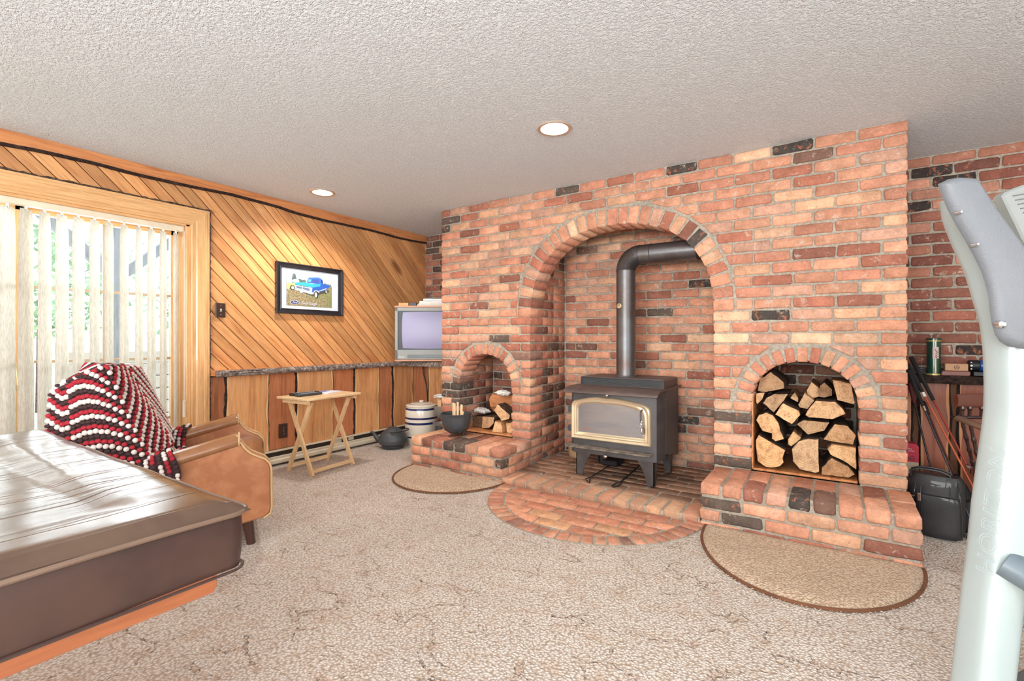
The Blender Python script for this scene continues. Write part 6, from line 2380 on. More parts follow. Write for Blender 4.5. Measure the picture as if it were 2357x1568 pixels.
def covermat():
    t = NT('brown_vinyl_cover'); p = t.pos()
    mp = t.n('ShaderNodeMapping'); mp.inputs['Scale'].default_value = (12, 1.6, 3)
    t.l(p, mp.inputs['Vector'])
    n1 = t.noise(mp.outputs[0], 1.1, 1, .4, .2)
    n2 = t.noise(p, 5, 4, .6); n3 = t.noise(p, 240, 2, .5)
    st = t.noise(mp.outputs[0], 2.1, 1, .5, .5)
    wr = t.mr(st, .57, .66, 0, 1)
    c = t.mix(t.mr(n2, .35, .65), s2l((70, 50, 40)), s2l((94, 72, 58)))
    h = t.math('ADD', t.math('MULTIPLY', n1, 1.2), t.math('MULTIPLY', wr, .55))
    nrm = t.bump(h, .14, .012)
    nrm = t.bump(n3, .06, .001, nrm)
    return t.out(c, .2, nrm, spec=.45)
M['cover'] = covermat()
def skirtmat():
    t = NT('brown_leatherette_skirt'); p = t.pos()
    n2 = t.noise(p, 4, 4, .6); n3 = t.noise(p, 300, 2, .5)
    c = t.mix(t.mr(n2, .35, .65), s2l((46, 32, 30)), s2l((78, 54, 46)))
    return t.out(c, .38, t.bump(n3, .12, .001), spec=.5)
# top surface: slightly crowned sheet with a raised rim, sagging seam
m_ = MB(); nu, nv = 90, 120
rim = .045
def top_pt(u, v):
    x = cx0 + (cx1 - cx0) * u; y = cy0 + (cy1 - cy0) * v
    d = min(u * (cx1 - cx0), (1 - u) * (cx1 - cx0), v * (cy1 - cy0), (1 - v) * (cy1 - cy0))
    z = .752
    k = min(1, d / rim)
    z += .020 * math.sin(k * PI / 2)
    z -= .010 * max(0, min(1, (d - .13) / .05)) + .03 * max(0, min(.3, d - .18)) * .2
    z += .0045 * mnoise.noise(Vector((x * 3 + y * 1.5, y * 2, 0))) * k
    z += .0010 * mnoise.noise(Vector(((x * .5 + y * .866) * 3, (y * .5 - x * .866) * 20, 0))) * k
    if d < rim: z += .004 * mnoise.noise(Vector((x * 5, y * 5, 3)))
    # the far left corner stands up a little
    z += .012 * max(0, 1 - math.hypot(x - cx0 - .05, y - cy1 + .05) / .18)
    return (x - PO_.x, y - PO_.y, z)
ue = [0, .006, .012, .02, .03, .045, .06, .08] + [.08 + .84 * i / 60 for i in range(1, 61)] + [.94, .955, .97, .98, .988, .994, 1]
ve = [0, .02, .04] + [.04 + .84 * i / 70 for i in range(1, 71)] + [.88 + .1 * i / 20 for i in range(1, 21)] + [.984, .988, .992, .996, 1]
vs = [top_pt(u, v) for v in ve for u in ue]
nU = len(ue)
fs = [(j * nU + i, j * nU + i + 1, (j + 1) * nU + i + 1, (j + 1) * nU + i) for j in range(len(ve) - 1) for i in range(nU - 1)]
m_.add(vs, fs)
m_.build('cover_top', M['cover'], pt, smooth=True)
# skirt all round with a rounded corner and gentle folds
def skirt_path(n, r_=.035):
    out = []
    P4 = [(cx1, cy0, 0), (cx1, cy1, 1), (cx0, cy1, 2), (cx0, cy0, 3)]
    out = []
    for i in range(61): out.append((cx1, cy0 + (cy1 - r_ - cy0) * i / 60, 1, 0))
    for i in range(1, 9):
        a = PI / 2 * i / 8; out.append((cx1 - r_ + r_ * math.cos(a), cy1 - r_ + r_ * math.sin(a), math.cos(a), math.sin(a)))
    for i in range(1, 31): out.append((cx1 - r_ + (cx0 + 2 * r_ - cx1) * i / 30, cy1, 0, 1))
    for i in range(1, 9):
        a = PI / 2 + PI / 2 * i / 8; out.append((cx0 + r_ + r_ * math.cos(a), cy1 - r_ + r_ * math.sin(a), math.cos(a), math.sin(a)))
    for i in range(1, 61): out.append((cx0, cy1 - r_ + (cy0 - cy1 + r_) * i / 60, -1, 0))
    return out
sp_ = skirt_path(0)
m_ = MB(); vs = []; K = 9
for i, (x, y, nx, ny) in enumerate(sp_):
    w = mnoise.noise(Vector((x * 4, y * 4, 5)))
    for k in range(K):
        t = k / (K - 1)
        z = .755 - t * (.755 - .648 + .003 * w)
        o_ = -.006 + .004 * math.sin(t * PI) + .005 * w * t
        vs.append((x + nx * o_ - PO_.x, y + ny * o_ - PO_.y, z))
fs = [(i * K + k, i * K + k + 1, (i + 1) * K + k + 1, (i + 1) * K + k) for i in range(len(sp_) - 1) for k in range(K - 1)]
m_.add(vs, fs); m_.build('cover_skirt', skirtmat(), pt, smooth=True)
m_ = MB()
m_.tube([(x + nx * .002 - PO_.x, y + ny * .002 - PO_.y, .750 + .0045 * mnoise.noise(Vector((x * 6, y * 6, 1)))) for x, y, nx, ny in sp_], .0042, 8)
m_.build('seam_welt', plain('cover_welt', (116, 92, 76), .35), pt, smooth=True)
m_ = MB()
m_.tube([(x + nx * -.003 - PO_.x, y + ny * -.003 - PO_.y, .648) for x, y, nx, ny in sp_], .003, 6)
m_.build('hem', plain('cover_hem', (70, 50, 44), .4), pt, smooth=True)
ax1 = cx1 - .045
m_ = MB()
bot = [(.442, .668), (.442, .612), (.436, .602), (.10, .602), (.06, .608), (.02, .622), (-.06, .624), (-1.4, .624), (-1.47, .602), (-1.9, .602), (-1.9, .668)]
m_.prism([(a - PO_.y, b) for a, b in bot], 'x', ax1 - .03 - PO_.x, ax1 - PO_.x, bev=.002); m_.build('side_apron', M['apron'], pt)
m_ = MB(); m_.prism([(a - PO_.y, b) for a, b in bot], 'x', cx0 + .045 - PO_.x, cx0 + .075 - PO_.x, bev=.002); m_.build('side_apron', M['apron'], pt)
m_ = MB(); m_.box((cx0 + .05 - PO_.x, .40 - PO_.y, .602), (ax1 - .03 - PO_.x, .43 - PO_.y, .668)); m_.box((cx0 + .05 - PO_.x, -1.9 - PO_.y, .602), (ax1 - .03 - PO_.x, -1.87 - PO_.y, .668)); m_.box((cx0 + .06 - PO_.x, -1.88 - PO_.y, .66), (ax1 - .01 - PO_.x, .42 - PO_.y, .745)); m_.build('bed', M['apron'], pt)
for x in (-1.22, -1.84):
    for y in (-.05, -1.45):
        m_ = MB(); m_.tube([(x - PO_.x, y - PO_.y, .62), (x - PO_.x, y - PO_.y, .0)], [.075, .055], 20); m_.build('leg', M['apron'], pt, smooth=True)

# ------------------------------------------------------------------ treadmill at the right edge
fw = Vector((-.5534, .8329, 0)); rt = Vector((.8329, .5534, 0))
tr = empty('treadmill', fw * .85, math.radians(33.6), 'white and grey treadmill upright with console at the right edge', 'treadmill')
# local x runs right, local y away from the room's viewer, z up
paint = plain('silver_white_paint', (162, 172, 170), .25, .1, coat=.5, var=.01)
shellm = plain('grey_console_plastic', (104, 106, 110), .48, var=.05, bump=.25, bscale=420)
L_ = [(0, .742), (.3, .776), (.469, .7944), (.62, .8112), (.70, .822), (.7726, .8288), (.8385, .8373), (.9044, .8465), (.9373, .8503), (.9918, .8511), (1.0523, .8488), (1.1013, .8426), (1.1397, .8304), (1.1856, .818), (1.2431, .793), (1.2853, .779), (1.3198, .777)]
Rr = [(0, .800), (.3, .840), (.469, .8656), (.5917, .8794), (.68, .894), (.7427, .905), (.85, .925), (.95, .945), (1.05, .95), (1.10, .945), (1.14, .93), (1.20, .90), (1.25, .86), (1.29, .82), (1.32, .80)]
def itp(T, z):
    for (a, b), (c, d) in zip(T[:-1], T[1:]):
        if z <= c: return b + (d - b) * (z - a) / (c - a)
    return T[-1][1]
def TS(p, y):
    k = (.85 + y) / .85
    return (p[0] * k, 1.07 + (p[1] - 1.07) * k)
m_ = MB(); n = 36; zs_ = [1.32 * i / 80 for i in range(81)]; vs = []
for z in zs_:
    l, r_ = itp(L_, z), itp(Rr, z)
    c = (l + r_) / 2; a = (r_ - l) / 2; b = .034
    for j in range(n):
        th = 2 * PI * j / n
        co, si = math.cos(th), math.sin(th); e_ = 2 / 3.6
        vs.append((c + a * math.copysign(abs(co) ** e_, co), b * math.copysign(abs(si) ** e_, si), z))
fs = [(k * n + j, k * n + (j + 1) % n, (k + 1) * n + (j + 1) % n, (k + 1) * n + j) for k in range(80) for j in range(n)]
fs += [tuple(reversed(range(n))), tuple(80 * n + j for j in range(n))]
m_.add(vs, fs); m_.build('upright', paint, tr, smooth=True)
sh_ = [(0.7545, 1.3443), (0.7714, 1.3527), (0.7905, 1.3555), (0.8174, 1.3535), (0.8518, 1.3006), (0.9032, 1.2301), (0.95, 1.17), (0.99, 1.12), (0.99, 1.07), (0.93, 1.052), (0.9032, 1.0531), (0.8787, 1.0572), (0.8640, 1.0665), (0.8557, 1.0784), (0.8503, 1.0975), (0.8465, 1.125), (0.8442, 1.1473), (0.8380, 1.172), (0.8304, 1.1933), (0.8165, 1.221), (0.802, 1.247), (0.7860, 1.274), (0.7714, 1.3006), (0.762, 1.323)]
m_ = MB()
pl = sh_; lay = [(pl, .030), (pl, -.020), (inset(pl, .0) , -.030)]
area_s = sum(pl[i][0] * pl[(i + 1) % len(pl)][1] - pl[(i + 1) % len(pl)][0] * pl[i][1] for i in range(len(pl)))
pl = pl if area_s > 0 else pl[::-1]
pl = [TS(p, -.040) for p in pl]
n = len(pl); vs = []
LY = [(0, -.036), (0, -.039), (.0015, -.043), (.004, -.047), (.008, -.050), (.011, -.051)]
for d, y in LY:
    q = inset(pl, d) if d > 0 else pl
    vs += [(p[0], y, p[1]) for p in q]
fs = [(k * n + i, k * n + (i + 1) % n, (k + 1) * n + (i + 1) % n, (k + 1) * n + i) for k in range(len(LY) - 1) for i in range(n)]
fs.append(tuple((len(LY) - 1) * n + i for i in range(n))); fs.append(tuple(reversed(range(n))))
m_.add(vs, fs); m_.build('upper_shroud', shellm, tr, smooth=True)
for (x, z) in ((.8530, 1.096), (.7785, 1.291), (.8075, 1.235)):
    x, z = TS((x, z), -.040)
    m_ = MB(); m_.tube([(x, -.044, z), (x, -.052, z), (x, -.055, z)], [.0065 if z < 1.1 else .003, .0065 if z < 1.1 else .003, .003 if z < 1.1 else .0015], 14); m_.build('bolt', M['chrome'], tr, smooth=True)
m_ = MB()
m_.add(*grid_mesh(lambda u, v: (.905 + .034 * (1 - .0) * math.cos(u * 2 * PI) * math.sin(v * PI / 2) if False else .905 + .031 * math.cos(u * 2 * PI) * math.sin(v * PI / 2), -.034 - .010 * math.cos(v * PI / 2), 1.0224 + .018 * math.sin(u * 2 * PI) * math.sin(v * PI / 2)), 28, 8, True))
m_.build('side_cap', plain('pale_grey_cap', (150, 160, 166), .4), tr, smooth=True)
# handrail with its dark collar
m_ = MB(); m_.tube([(.850, -.018, .685), (.862, -.034, .676), (.872, -.046, .664)], [(.026, .034), (.024, .030), (.021, .026)], 24); m_.build('collar', plain('dark_collar', (92, 102, 108), .4), tr, smooth=True)
m_ = MB(); m_.tube([(.862, -.038, .670), (.876, -.050, .655), (.892, -.062, .625), (.915, -.080, .59), (.97, -.11, .55), (1.06, -.14, .53), (1.30, -.2, .52)], .0185, 24); m_.build('handrail', plain('ivory_paint', (214, 214, 198), .22, coat=.6), tr, smooth=True)
# console: beige body and grooved panel, mostly beyond the frame
m_ = MB(); m_.prism([TS(q_, .055) for q_ in [(.825, 1.312), (.85, 1.318), (1.40, 1.36), (1.45, 1.18), (1.38, 1.08), (.96, 1.08), (.88, 1.20)]], 'y', .055, .12, bev=.01); m_.build('console_body', plain('beige_console', (186, 172, 150), .5, var=.04, bump=.2, bscale=420), tr)
m_ = MB(); m_.prism([TS(q_, .035) for q_ in [(.8656, 1.323), (.872, 1.330), (.9032, 1.3428), (.96, 1.352), (1.36, 1.352), (1.36, 1.16), (.955, 1.16), (.9032, 1.245)]], 'y', .035, .056, bev=.003); cp = m_.build('console_panel', plain('console_panel', (128, 130, 126), .5), tr)
m_ = MB()
for k in range(9):
    z0 = 1.335 - k * .0075
    a = .884 + k * .0045
    (a, z0), (a2, z2) = TS((a, z0 - .012), .034), TS((a + .10, z0 + .004), .034)
    m_.tube([(a, .0345, z0), (a2, .0345, z2)], .0011, 5)
m_.build('groove', plain('groove_grey', (96, 98, 98), .5), cp)
# second upright, deck and motor hood, out of frame to the right
m_ = MB(); m_.prism([(1.90, 0), (1.96, 0), (2.0, 1.05), (1.92, 1.1)], 'y', -.03, .03, bev=.006); m_.build('upright', paint, tr)
m_ = MB(); m_.prism([(1.41, 0), (2.04, 0), (2.04, .10), (2.00, .14), (1.45, .14), (1.41, .11)], 'y', .02, .53, bev=.02); m_.build('motor_hood', M['dark_grey'], tr)
m_ = MB(); m_.box((1.44, -1.2, .03), (2.0, .03, .12), bev=.01); m_.build('deck', M['black'], tr)
m_ = MB(); m_.tube([(.77, 0, .03), (1.46, .08, .03)], .03, 12); m_.build('foot_tube', paint, tr)
m_ = MB(); m_.prism([(1.38, 1.10), (1.40, 1.06), (1.96, 1.04), (1.97, 1.10)], 'y', .0, .05, bev=.006); m_.build('crossbar', paint, tr)
me = text_mesh('HORIZON', .044, shear=.30, outline=.00035, space=1.06)
ex = Vector((.0292, 0, .243)).normalized(); ey = Vector((-.243, 0, .0292)).normalized(); ez = ex.cross(ey)
ez = Vector((0, -1, 0)); Mx = Matrix((ex, ey, ez)).transposed().to_4x4(); Mx.translation = (.8475 * .959, -.0352, 1.07 - .42 * .959)
me.transform(Mx); me.materials.clear(); me.materials.append(plain('grey_outline_print', (150, 164, 168), .5))
o_ = bpy.data.objects.new('lettering', me); COL.objects.link(o_); o_.parent = tr

# ------------------------------------------------------------------ things on the alcove shelf
SZ = .843
tin = empty('tea_tin', (.537, 4.03, SZ), label='tall green cylindrical tin with gold bands and a pale label on the alcove shelf', cat='tin')
grn = plain('green_lacquer', (18, 62, 50), .25, coat=.5); gld = plain('tin_gold', (190, 170, 110), .35, .4)
tin.scale = (1.22, 1.22, 1.0)
m_ = MB(); m_.lathe([(0, 0), (.031, 0), (.031, .010), (.029, .012), (.029, .212), (.030, .213), (.030, .219), (.031, .220), (.031, .231), (.029, .233), (0, .233)], 36, mats=[1, 1, 0, 0, 1, 1, 1, 0, 0, 0]); m_.build('body', [grn, gld], tin, smooth=True)
def curved_patch(a0, a1, z0, z1, r_, name, mat, par):
    m_ = MB(); m_.add(*grid_mesh(lambda u, v: (r_ * math.cos(a0 + (a1 - a0) * u), r_ * math.sin(a0 + (a1 - a0) * u), z0 + (z1 - z0) * v), 8, 2)); return m_.build(name, mat, par)
ac_ = math.radians(-97)
curved_patch(ac_ - .08 + .25, ac_ + .08 + .25, .012, .212, .0294, 'gold_stripe', gld, tin)
lb = curved_patch(ac_ - .35 + .2, ac_ + .50 + .2, .105, .178, .0298, 'label', plain('tin_label', (206, 186, 178), .6), tin)
m_ = MB()
a_ = ac_ + .28
for da, z in ((-.15, .165), (-.05, .160), (.05, .155), (.0, .145), (.10, .14), (-.05, .132), (.1, .125), (.0, .118), (-.12, .12), (.18, .150)):
    p = Vector((.0302 * math.cos(a_ + da), .0302 * math.sin(a_ + da), z)); q = Vector((.0302 * math.cos(a_ + da + .14), .0302 * math.sin(a_ + da + .14), z - .010))
    m_.tube([p, q], .0011, 4)
m_.build('red_figure', plain('label_red', (150, 50, 60), .6), lb)
jb = empty('small_box', (.635, 4.02, SZ), label='rounded brown case, the lower of two boxes on the alcove shelf', cat='box')
m_ = MB(); m_.prism([(-.064, 0), (.062, 0), (.068, .008), (.068, .022), (.062, .030), (-.060, .030), (-.066, .022), (-.068, .008)], 'y', -.03, .03, bev=.004); m_.build('case', plain('brown_case', (124, 74, 62), .35), jb, smooth=True)
jb = empty('small_box', (.640, 4.02, SZ + .031), label='tan box with a round star emblem lying on the brown case', cat='box')
m_ = MB(); m_.box((-.055, -.028, 0), (.053, .028, .045), bev=.003); m_.build('case', plain('tan_box', (178, 132, 92), .45), jb)
m_ = MB(); m_.tube([(.0 + .012 * math.cos(2 * PI * k / 24), -.029, .022 + .011 * math.sin(2 * PI * k / 24)) for k in range(25)], .0012, 5, caps=False)
for k in range(3):
    a = PI / 2 + 2 * PI * k / 3
    m_.tube([(0, -.029, .022), (.011 * math.cos(a), -.029, .022 + .010 * math.sin(a))], .0011, 4)
m_.build('emblem', M['black'], jb)
bl2 = empty('black_case', (.80, 4.03, SZ), label='flat black case on the alcove shelf below the blue torch', cat='case')
m_ = MB(); m_.box((-.085, -.03, 0), (.12, .03, .030), bev=.005); m_.build('case', M['black'], bl2)
tc = empty('torch', (.80, 4.03, SZ + .031 + .034), label='blue and black cylindrical torch lying on the flat black case', cat='torch')
m_ = MB(); m_.tube([(-.105, 0, 0), (-.100, 0, 0), (-.055, 0, 0), (-.052, 0, 0)], [.026, .034, .034, .030], 28, up=(0, 0, 1)); m_.build('cap', M['black'], tc, smooth=True)
m_ = MB(); m_.tube([(-.052, 0, 0), (-.048, 0, 0), (.15, 0, 0), (.16, 0, 0)], [.032, .0345, .0345, .03], 28, up=(0, 0, 1)); m_.build('body', plain('blue_plastic', (24, 74, 140), .3, coat=.4), tc, smooth=True)
m_ = MB()
for z in (-.020, 0, .020):
    y_ = -math.sqrt(.0345 ** 2 - z * z)
    m_.tube([(-.092, y_ + .001, z), (-.092, y_ - .001, z)], .0055 if z == 0 else .0035, 12)
m_.build('white_dots', M['white'], tc)
for k, lab in enumerate(('lowest shallow steel dish of the nested stack on the alcove shelf', 'middle shallow steel dish of the nested stack on the alcove shelf', 'top shallow steel dish of the nested stack on the alcove shelf')):
    m_ = MB(); m_.lathe([(0, 0), (.03, 0), (.05, .008), (.055, .014), (.053, .015), (.03, .002), (0, .002)], 36)
    o_ = m_.build('steel_dish', plain('dish_steel_%d' % k, (200, 204, 210), .2, .9), smooth=True); o_.location = (.452, 4.04, SZ + k * .0135)
    tag(o_, lab, 'dish', 'steel dishes on the alcove shelf')
m_ = MB(); m_.lathe([(0, 0), (.012, .002), (.014, .010), (.008, .018), (.010, .026), (0, .03)], 20); o_ = m_.build('steel_finial', M['chrome'], smooth=True); o_.location = (.447, 4.04, SZ + .044)
tag(o_, 'small round steel stopper lying in the top steel dish', 'stopper')

# ------------------------------------------------------------------ red carton, golf clubs, bag, chair in the alcove
rb = empty('carton', (.40, 3.94, 0), label='tall red and cream carton standing against the chimney flank in the alcove', cat='carton')
m_ = MB(); m_.box((-.045, -.04, 0), (.049, .04, .30)); m_.build('lower_side', plain('cream_carton', (196, 178, 150), .7), rb)
m_ = MB(); m_.prism([(-.045, .30), (.049, .30), (.049, .40), (.035, .415), (-.045, .415)], 'y', -.04, .04); rs = m_.build('upper_side', plain('red_carton', (186, 36, 60), .6), rb)
put_text('BAG', .036, M['black'], rb, (-.034, -.041, .312), (1, 0, 0), (0, 0, 1), space=.85)
put_text('Fire\nstarter', .012, M['white'], rb, (-.002, -.041, .378), (1, 0, 0), (0, 0, 1), space=.95)

lea = vinyl('black_leather', (24, 24, 26), (40, 38, 38), .6)
bg_ = empty('laptop_bag', (.475, 3.50, 0), math.radians(-14), 'black leather briefcase bag with zip pulls standing on the carpet by the right hearth', 'bag')
def pillow(name, sx, sy, z0, z1, mat, par, off=(0, 0), e=3.2, ny=10, pinch=.12, lean=0.0):
    m_ = MB(); n = 40; vs = []
    rows = 14
    for k in range(rows + 1):
        t = k / rows
        z = z0 + (z1 - z0) * t
        f_ = (1 - abs(2 * t - 1) ** 5) ** .35 * .14 + .86
        g = 1 - pinch * t
        for j in range(n):
            th = 2 * PI * j / n; co, si = math.cos(th), math.sin(th)
            vs.append((off[0] + lean * t + sx * f_ * math.copysign(abs(co) ** (2 / e), co), off[1] + sy * f_ * g * math.copysign(abs(si) ** (2 / e), si), z))
    fs = [(k * n + j, k * n + (j + 1) % n, (k + 1) * n + (j + 1) % n, (k + 1) * n + j) for k in range(rows) for j in range(n)]
    fs += [tuple(reversed(range(n))), tuple(rows * n + j for j in range(n))]
    m_.add(vs, fs); return m_.build(name, mat, par, smooth=True)
bd = pillow('body', .122, .090, .0, .325, lea, bg_, e=2.6, pinch=.42)
pillow('front_pocket', .092, .030, .01, .225, lea, bg_, off=(.016, -.078), e=2.6, pinch=.35)
for x in (-.088, -.036, .070, .112):
    m_ = MB(); m_.tube([(x, -.060 - .042 * math.sqrt(max(0, 1 - (x / .125) ** 2)) * (1 if -.07 < x < .1 else .5), .015), (x * 1.0, -.062 - .040 * math.sqrt(max(0, 1 - (x / .125) ** 2)) * (1 if -.07 < x < .1 else .5), .14), (x * .93, -.066, .23), (x * .85, -.045, .300), (x * .7, -.01, .325)], .0030, 6); m_.build('seam', lea, bg_, smooth=True)
m_ = MB(); m_.tube([(-.055, -.096, .02), (-.055, -.098, .16), (-.05, -.088, .27)], .0045, 6); m_.build('zip', M['black'], bg_)
m_ = MB(); m_.box((-.064, -.106, .190), (-.050, -.101, .232), bev=.002); m_.build('zip_pull', M['chrome'], bg_)
m_ = MB(); m_.box((-.115, -.092, .205), (-.075, -.087, .212), bev=.002); m_.tube([(-.10, -.090, .193), (-.10, -.094, .193)], .006, 12); m_.build('buckle', M['chrome'], bg_)
for y in (-.03, .03):
    m_ = MB(); m_.tube([(-.10, y, .30), (-.105, y, .335), (-.06, y, .352), (.02, y, .350), (.06, y, .335), (.065, y, .305)], [(.006, .004)] * 6, 8); m_.build('carry_handle', lea, bg_, smooth=True)

def club(top, bot, label, grip, shaft, head, gl=.27, sr=.0048, band=None):
    T_, B_ = Vector(top), Vector(bot)
    o_ = empty('golf_club', B_, 0, label, 'golf club', 'golf clubs leaning in the alcove')
    T_ = T_ - B_; Z_ = Vector((0, 0, 0)); d = T_.normalized()
    m_ = MB(); m_.tube([Z_, T_ - d * gl * .98], [sr, sr * 1.15], 10); m_.build('shaft', shaft, o_, smooth=True)
    m_ = MB(); m_.tube([T_ - d * gl, T_ - d * gl * .5, T_ - d * .01, T_], [.0095, .0115, .0135, .010], 12); m_.build('grip', grip, o_, smooth=True)
    if band: m_ = MB(); m_.tube([T_ - d * (gl + .03), T_ - d * (gl - .005)], .0085, 10); m_.build('ferrule', band, o_, smooth=True)
    if head == 'iron':
        m_ = MB(); m_.prism([(-.01, -.01), (.05, -.02), (.055, .02), (.0, .035)], 'y', -.008, .008, bev=.003); m_.build('head', M['chrome'], o_)
    elif head == 'cover':
        m_ = MB(); m_.tube([d * -.03, d * .0, d * .05, d * .11, d * .125], [.02, .038, .034, .022, .016], 16); m_.build('headcover', M['rubber'], o_, smooth=True)
    else:
        m_ = MB(); m_.tube([d * -.02, d * .0, d * .012], [.012, .020, .008], 12); m_.build('head', M['black'], o_, smooth=True)
    return o_
orange = plain('orange_shaft', (206, 104, 66), .3, .3, coat=.5); redsh = plain('red_shaft', (168, 62, 50), .3, .3, coat=.5)

club((.42, 3.98, .956), (.753, 3.548, .03), 'golf club with the topmost black grip and a red shaft', M['rubber'], redsh, 'iron', .30)
club((.398, 3.93, .913), (.730, 3.471, .03), 'golf club with a bright orange shaft, second from the top', M['rubber'], orange, 'iron', .20, band=M['white'])
club((.400, 3.90, .870), (.635, 3.446, .03), 'golf club with a black and silver shaft in front of the others', M['rubber'], plain('dark_steel_shaft', (92, 98, 108), .2, .8), 'iron', .24, band=M['chrome'])
club((.409, 4.02, .825), (.544, 3.785, .03), 'golf club with a red and black grip, steepest against the chimney flank', plain('red_grip', (96, 28, 36), .5), M['black'], 'iron', .17)
club((.482, 4.0, .672), (.600, 3.57, .21), 'golf club with a brown shaft ending in a black head cover', M['dark_wood'], plain('brown_shaft', (96, 52, 40), .3), 'cover', .1)
gbm = plain('black_nylon', (26, 26, 32), .6)
gb = empty('golf_bag', (.655, 3.66, 0), label='dark nylon bag slumped behind the black briefcase bag', cat='bag')
pillow('body', .085, .075, 0, .20, gbm, gb, pinch=.3)
m_ = MB(); m_.tube([(-.05, -.07, .19), (-.07, -.085, .12), (-.05, -.08, .03)], .008, 8); m_.build('strap', gbm, gb, smooth=True)

# captain's chair, mostly hidden behind the treadmill
dc = empty('captains_chair', (.83, 3.70, 0), label='dark varnished captain chair with turned spindles behind the treadmill', cat='chair')
dw = plain('dark_varnish', (56, 36, 34), .18, coat=.8)
CO = Vector(dc.location)
def turned(p, q, name, rings, rbase, mat=dw, par=dc, seg=26):
    a, b = Vector(p) - CO, Vector(q) - CO
    path = []; rr_ = []
    for k in range(seg + 1):
        t = k / seg; path.append(a.lerp(b, t))
        rr_.append(rbase * (1 + .5 * max(0, math.sin(t * PI * rings)) ** 2 * (1 if .1 < t < .95 else .2)))
    m_ = MB(); m_.tube(path, rr_, 10); return m_.build(name, mat, par, smooth=True)
m_ = MB()
path = []; rr_ = []
for k in range(21):
    t = k / 20
    path.append(Vector((.575 + .50 * t, 3.60 + .12 * math.sin(PI * t), .728)) - CO); rr_.append((.036 + .006 * math.sin(PI * t), .012))
m_.tube(path, rr_, 16, up=(0, 0, 1)); m_.build('crest_rail', plain('red_brown_varnish', (104, 54, 42), .15, coat=.9), dc, smooth=True)
m_ = MB(); path = []
for k in range(21):
    t = k / 20; path.append(Vector((.575 + .50 * t, 3.615 + .12 * math.sin(PI * t), .632)) - CO)
m_.tube(path, [(.010, .016)] * 21, 12, up=(0, 0, 1)); m_.build('lower_rail', dw, dc, smooth=True)
for x in (.605, .640, .695, .76, .83, .90, .97, 1.03):
    t = (x - .575) / .5; y = 3.60 + .12 * math.sin(PI * t)
    turned((x, y, .700), (x, y + .012, .640), 'spindle', 2, .009, seg=16)
m_ = MB(); m_.tube([Vector(p) - CO for p in ((.585, 3.62, .628), (.62, 3.56, .618), (.665, 3.50, .600), (.705, 3.45, .590))], [(.016, .020), (.015, .022), (.015, .024), (.014, .024)], 12, up=(0, 0, 1)); m_.build('arm_rest', plain('worn_arm_wood', (118, 92, 74), .3, coat=.4), dc, smooth=True)
for k, (p, q) in enumerate((((.600, 3.60, .612), (.655, 3.66, .365)), ((.628, 3.57, .606), (.672, 3.60, .365)), ((.672, 3.52, .590), (.715, 3.53, .365)), ((.700, 3.47, .582), (.760, 3.49, .365)))):
    turned(p, q, 'spindle', 7, .0085)
m_ = MB(); n = 32
pl = [(.83 + .205 * math.copysign(abs(math.cos(2 * PI * k / n)) ** .7, math.cos(2 * PI * k / n)) - CO.x, 3.62 + .20 * math.copysign(abs(math.sin(2 * PI * k / n)) ** .7, math.sin(2 * PI * k / n)) - CO.y) for k in range(n)]
m_.prism(pl, 'z', .330, .370, bev=.012); m_.build('seat', dw, dc, smooth=True)
for p, q in (((.700, 3.54, .335), (.615, 3.50, 0)), ((.955, 3.54, .335), (1.03, 3.50, 0)), ((.72, 3.72, .335), (.66, 3.80, 0)), ((.94, 3.72, .335), (1.0, 3.80, 0))):
    turned(p, q, 'leg', 2, .017)

# ------------------------------------------------------------------ outside the sliding door
gr = MB(); gr.box((-14, -7, -.16), (-4.15, 12, -.06)); o_ = gr.build('ground', plain('pale_patio', (206, 202, 192), .9)); o_['kind'] = 'structure'
dk = empty('deck_frame', (-6.2, 1.9, -.06), label='weathered grey deck post with diagonal braces outside the sliding door', cat='deck')
DO = Vector(dk.location); dgm = grain_mat('weathered_timber', (138, 146, 152), (108, 116, 124), 'z', rough=.8, coat=0, knots=False, tint=False)
def db(p, q, w, name):
    a, b = Vector(p) - DO, Vector(q) - DO
    return bar(a, b, w, w, name, dgm, dk, side=(1, 0, 0))
db((-6.2, 1.9, -.06), (-6.2, 1.9, 2.55), .10, 'post')
db((-6.2, 1.88, 1.72), (-6.2, 1.1, 2.48), .09, 'brace'); db((-6.2, 1.92, 1.72), (-6.2, 2.7, 2.45), .09, 'brace')
m_ = MB(); m_.box(Vector((-6.28, -3, 2.50)) - DO, Vector((-6.12, 6, 2.72)) - DO); m_.build('beam', dgm, dk)
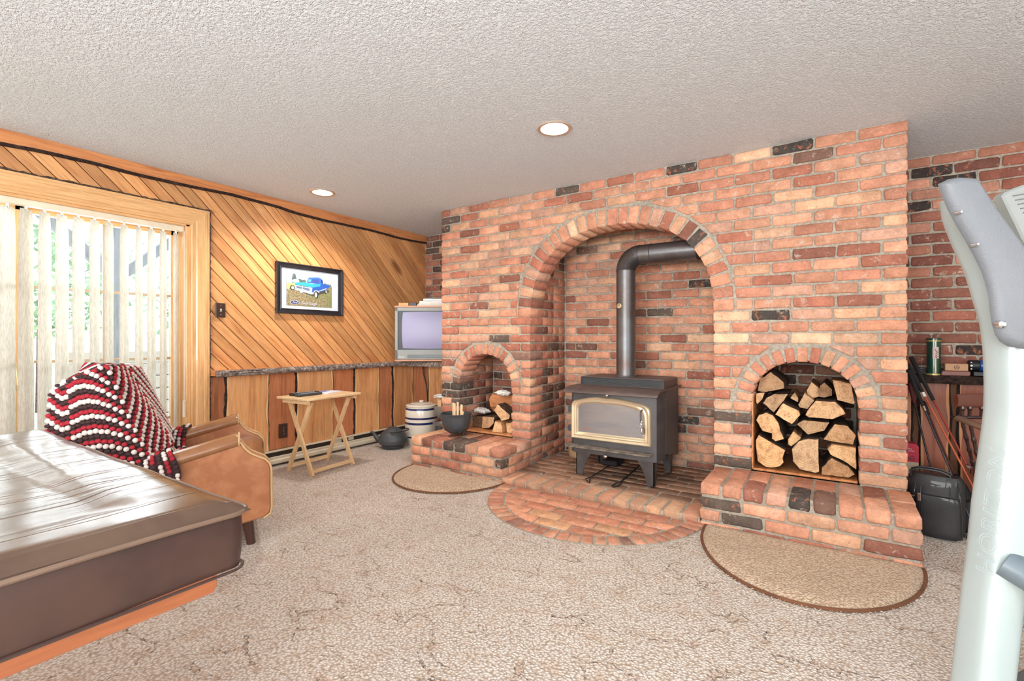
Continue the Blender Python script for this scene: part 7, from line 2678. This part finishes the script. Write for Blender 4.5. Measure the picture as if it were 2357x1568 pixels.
for k in range(12):
    y = -2.4 + k * .6
    m_ = MB(); m_.box(Vector((-6.6, y, 2.72)) - DO, Vector((-4.25, y + .045, 2.90)) - DO); m_.build('joist', dgm, dk)
rw = empty('timber_wall', (-7.4, 2.6, -.06), label='stacked timber retaining wall outside beyond the patio', cat='wall')
for k in range(6):
    m_ = MB(); m_.box((-.10 - k * .02, -.9, k * .165), (.10 - k * .02, 2.6, k * .165 + .155), bev=.01); m_.build('timber', plain('pale_timber_%d' % k, (196, 188, 176), .8, var=.1), rw)
def leaf_mat():
    t = NT('leaves'); p = t.pos(); n_ = t.noise(p, 6, 2)
    c = t.ramp(n_, [(.35, s2l((120, 156, 120))), (.65, s2l((186, 212, 168)))])
    return t.out(c, .7)
lm = leaf_mat()
def tree(x, y, h, r_, label, seed):
    o_ = empty('tree', (x, y, -.06), label=label, cat='tree', group='trees beyond the patio')
    r = random.Random(seed); m_ = MB()
    m_.tube([(0, 0, 0), (.03, 0, h * .5), (0, .03, h * .8)], [.09, .07, .03], 8); m_.build('trunk', M['bark'], o_)
    m_ = MB()
    for k in range(1500):
        a = r.uniform(0, 2 * PI); b = math.acos(r.uniform(-1, 1)); q = r.uniform(.55, 1) * r_ * (1 + .25 * math.sin(a * 3 + b * 4))
        c = Vector((q * math.cos(a) * math.sin(b), q * math.sin(a) * math.sin(b), h * .62 + q * math.cos(b) * .9))
        d1 = Vector((r.uniform(-1, 1), r.uniform(-1, 1), r.uniform(-1, 1))).normalized() * .07; d2 = Vector((r.uniform(-1, 1), r.uniform(-1, 1), r.uniform(-1, 1))).normalized() * .04
        m_.add([c - d1, c - d2, c + d1, c + d2], [(0, 1, 2, 3)])
    f_ = m_.build('foliage', lm, o_, fix=False); f_['kind'] = 'stuff'
tree(-10.2, 2.2, 3.4, 1.2, 'leafy tree seen through the leftmost panes of the door', 1)
tree(-9.0, 4.3, 2.9, 1.0, 'green bushy tree seen through the rightmost panes of the door', 2)
tree(-11.5, 6.2, 3.8, 1.4, 'farthest tall tree beyond the timber wall', 3)

stove.location.z += .004
pipe.location.z += .004
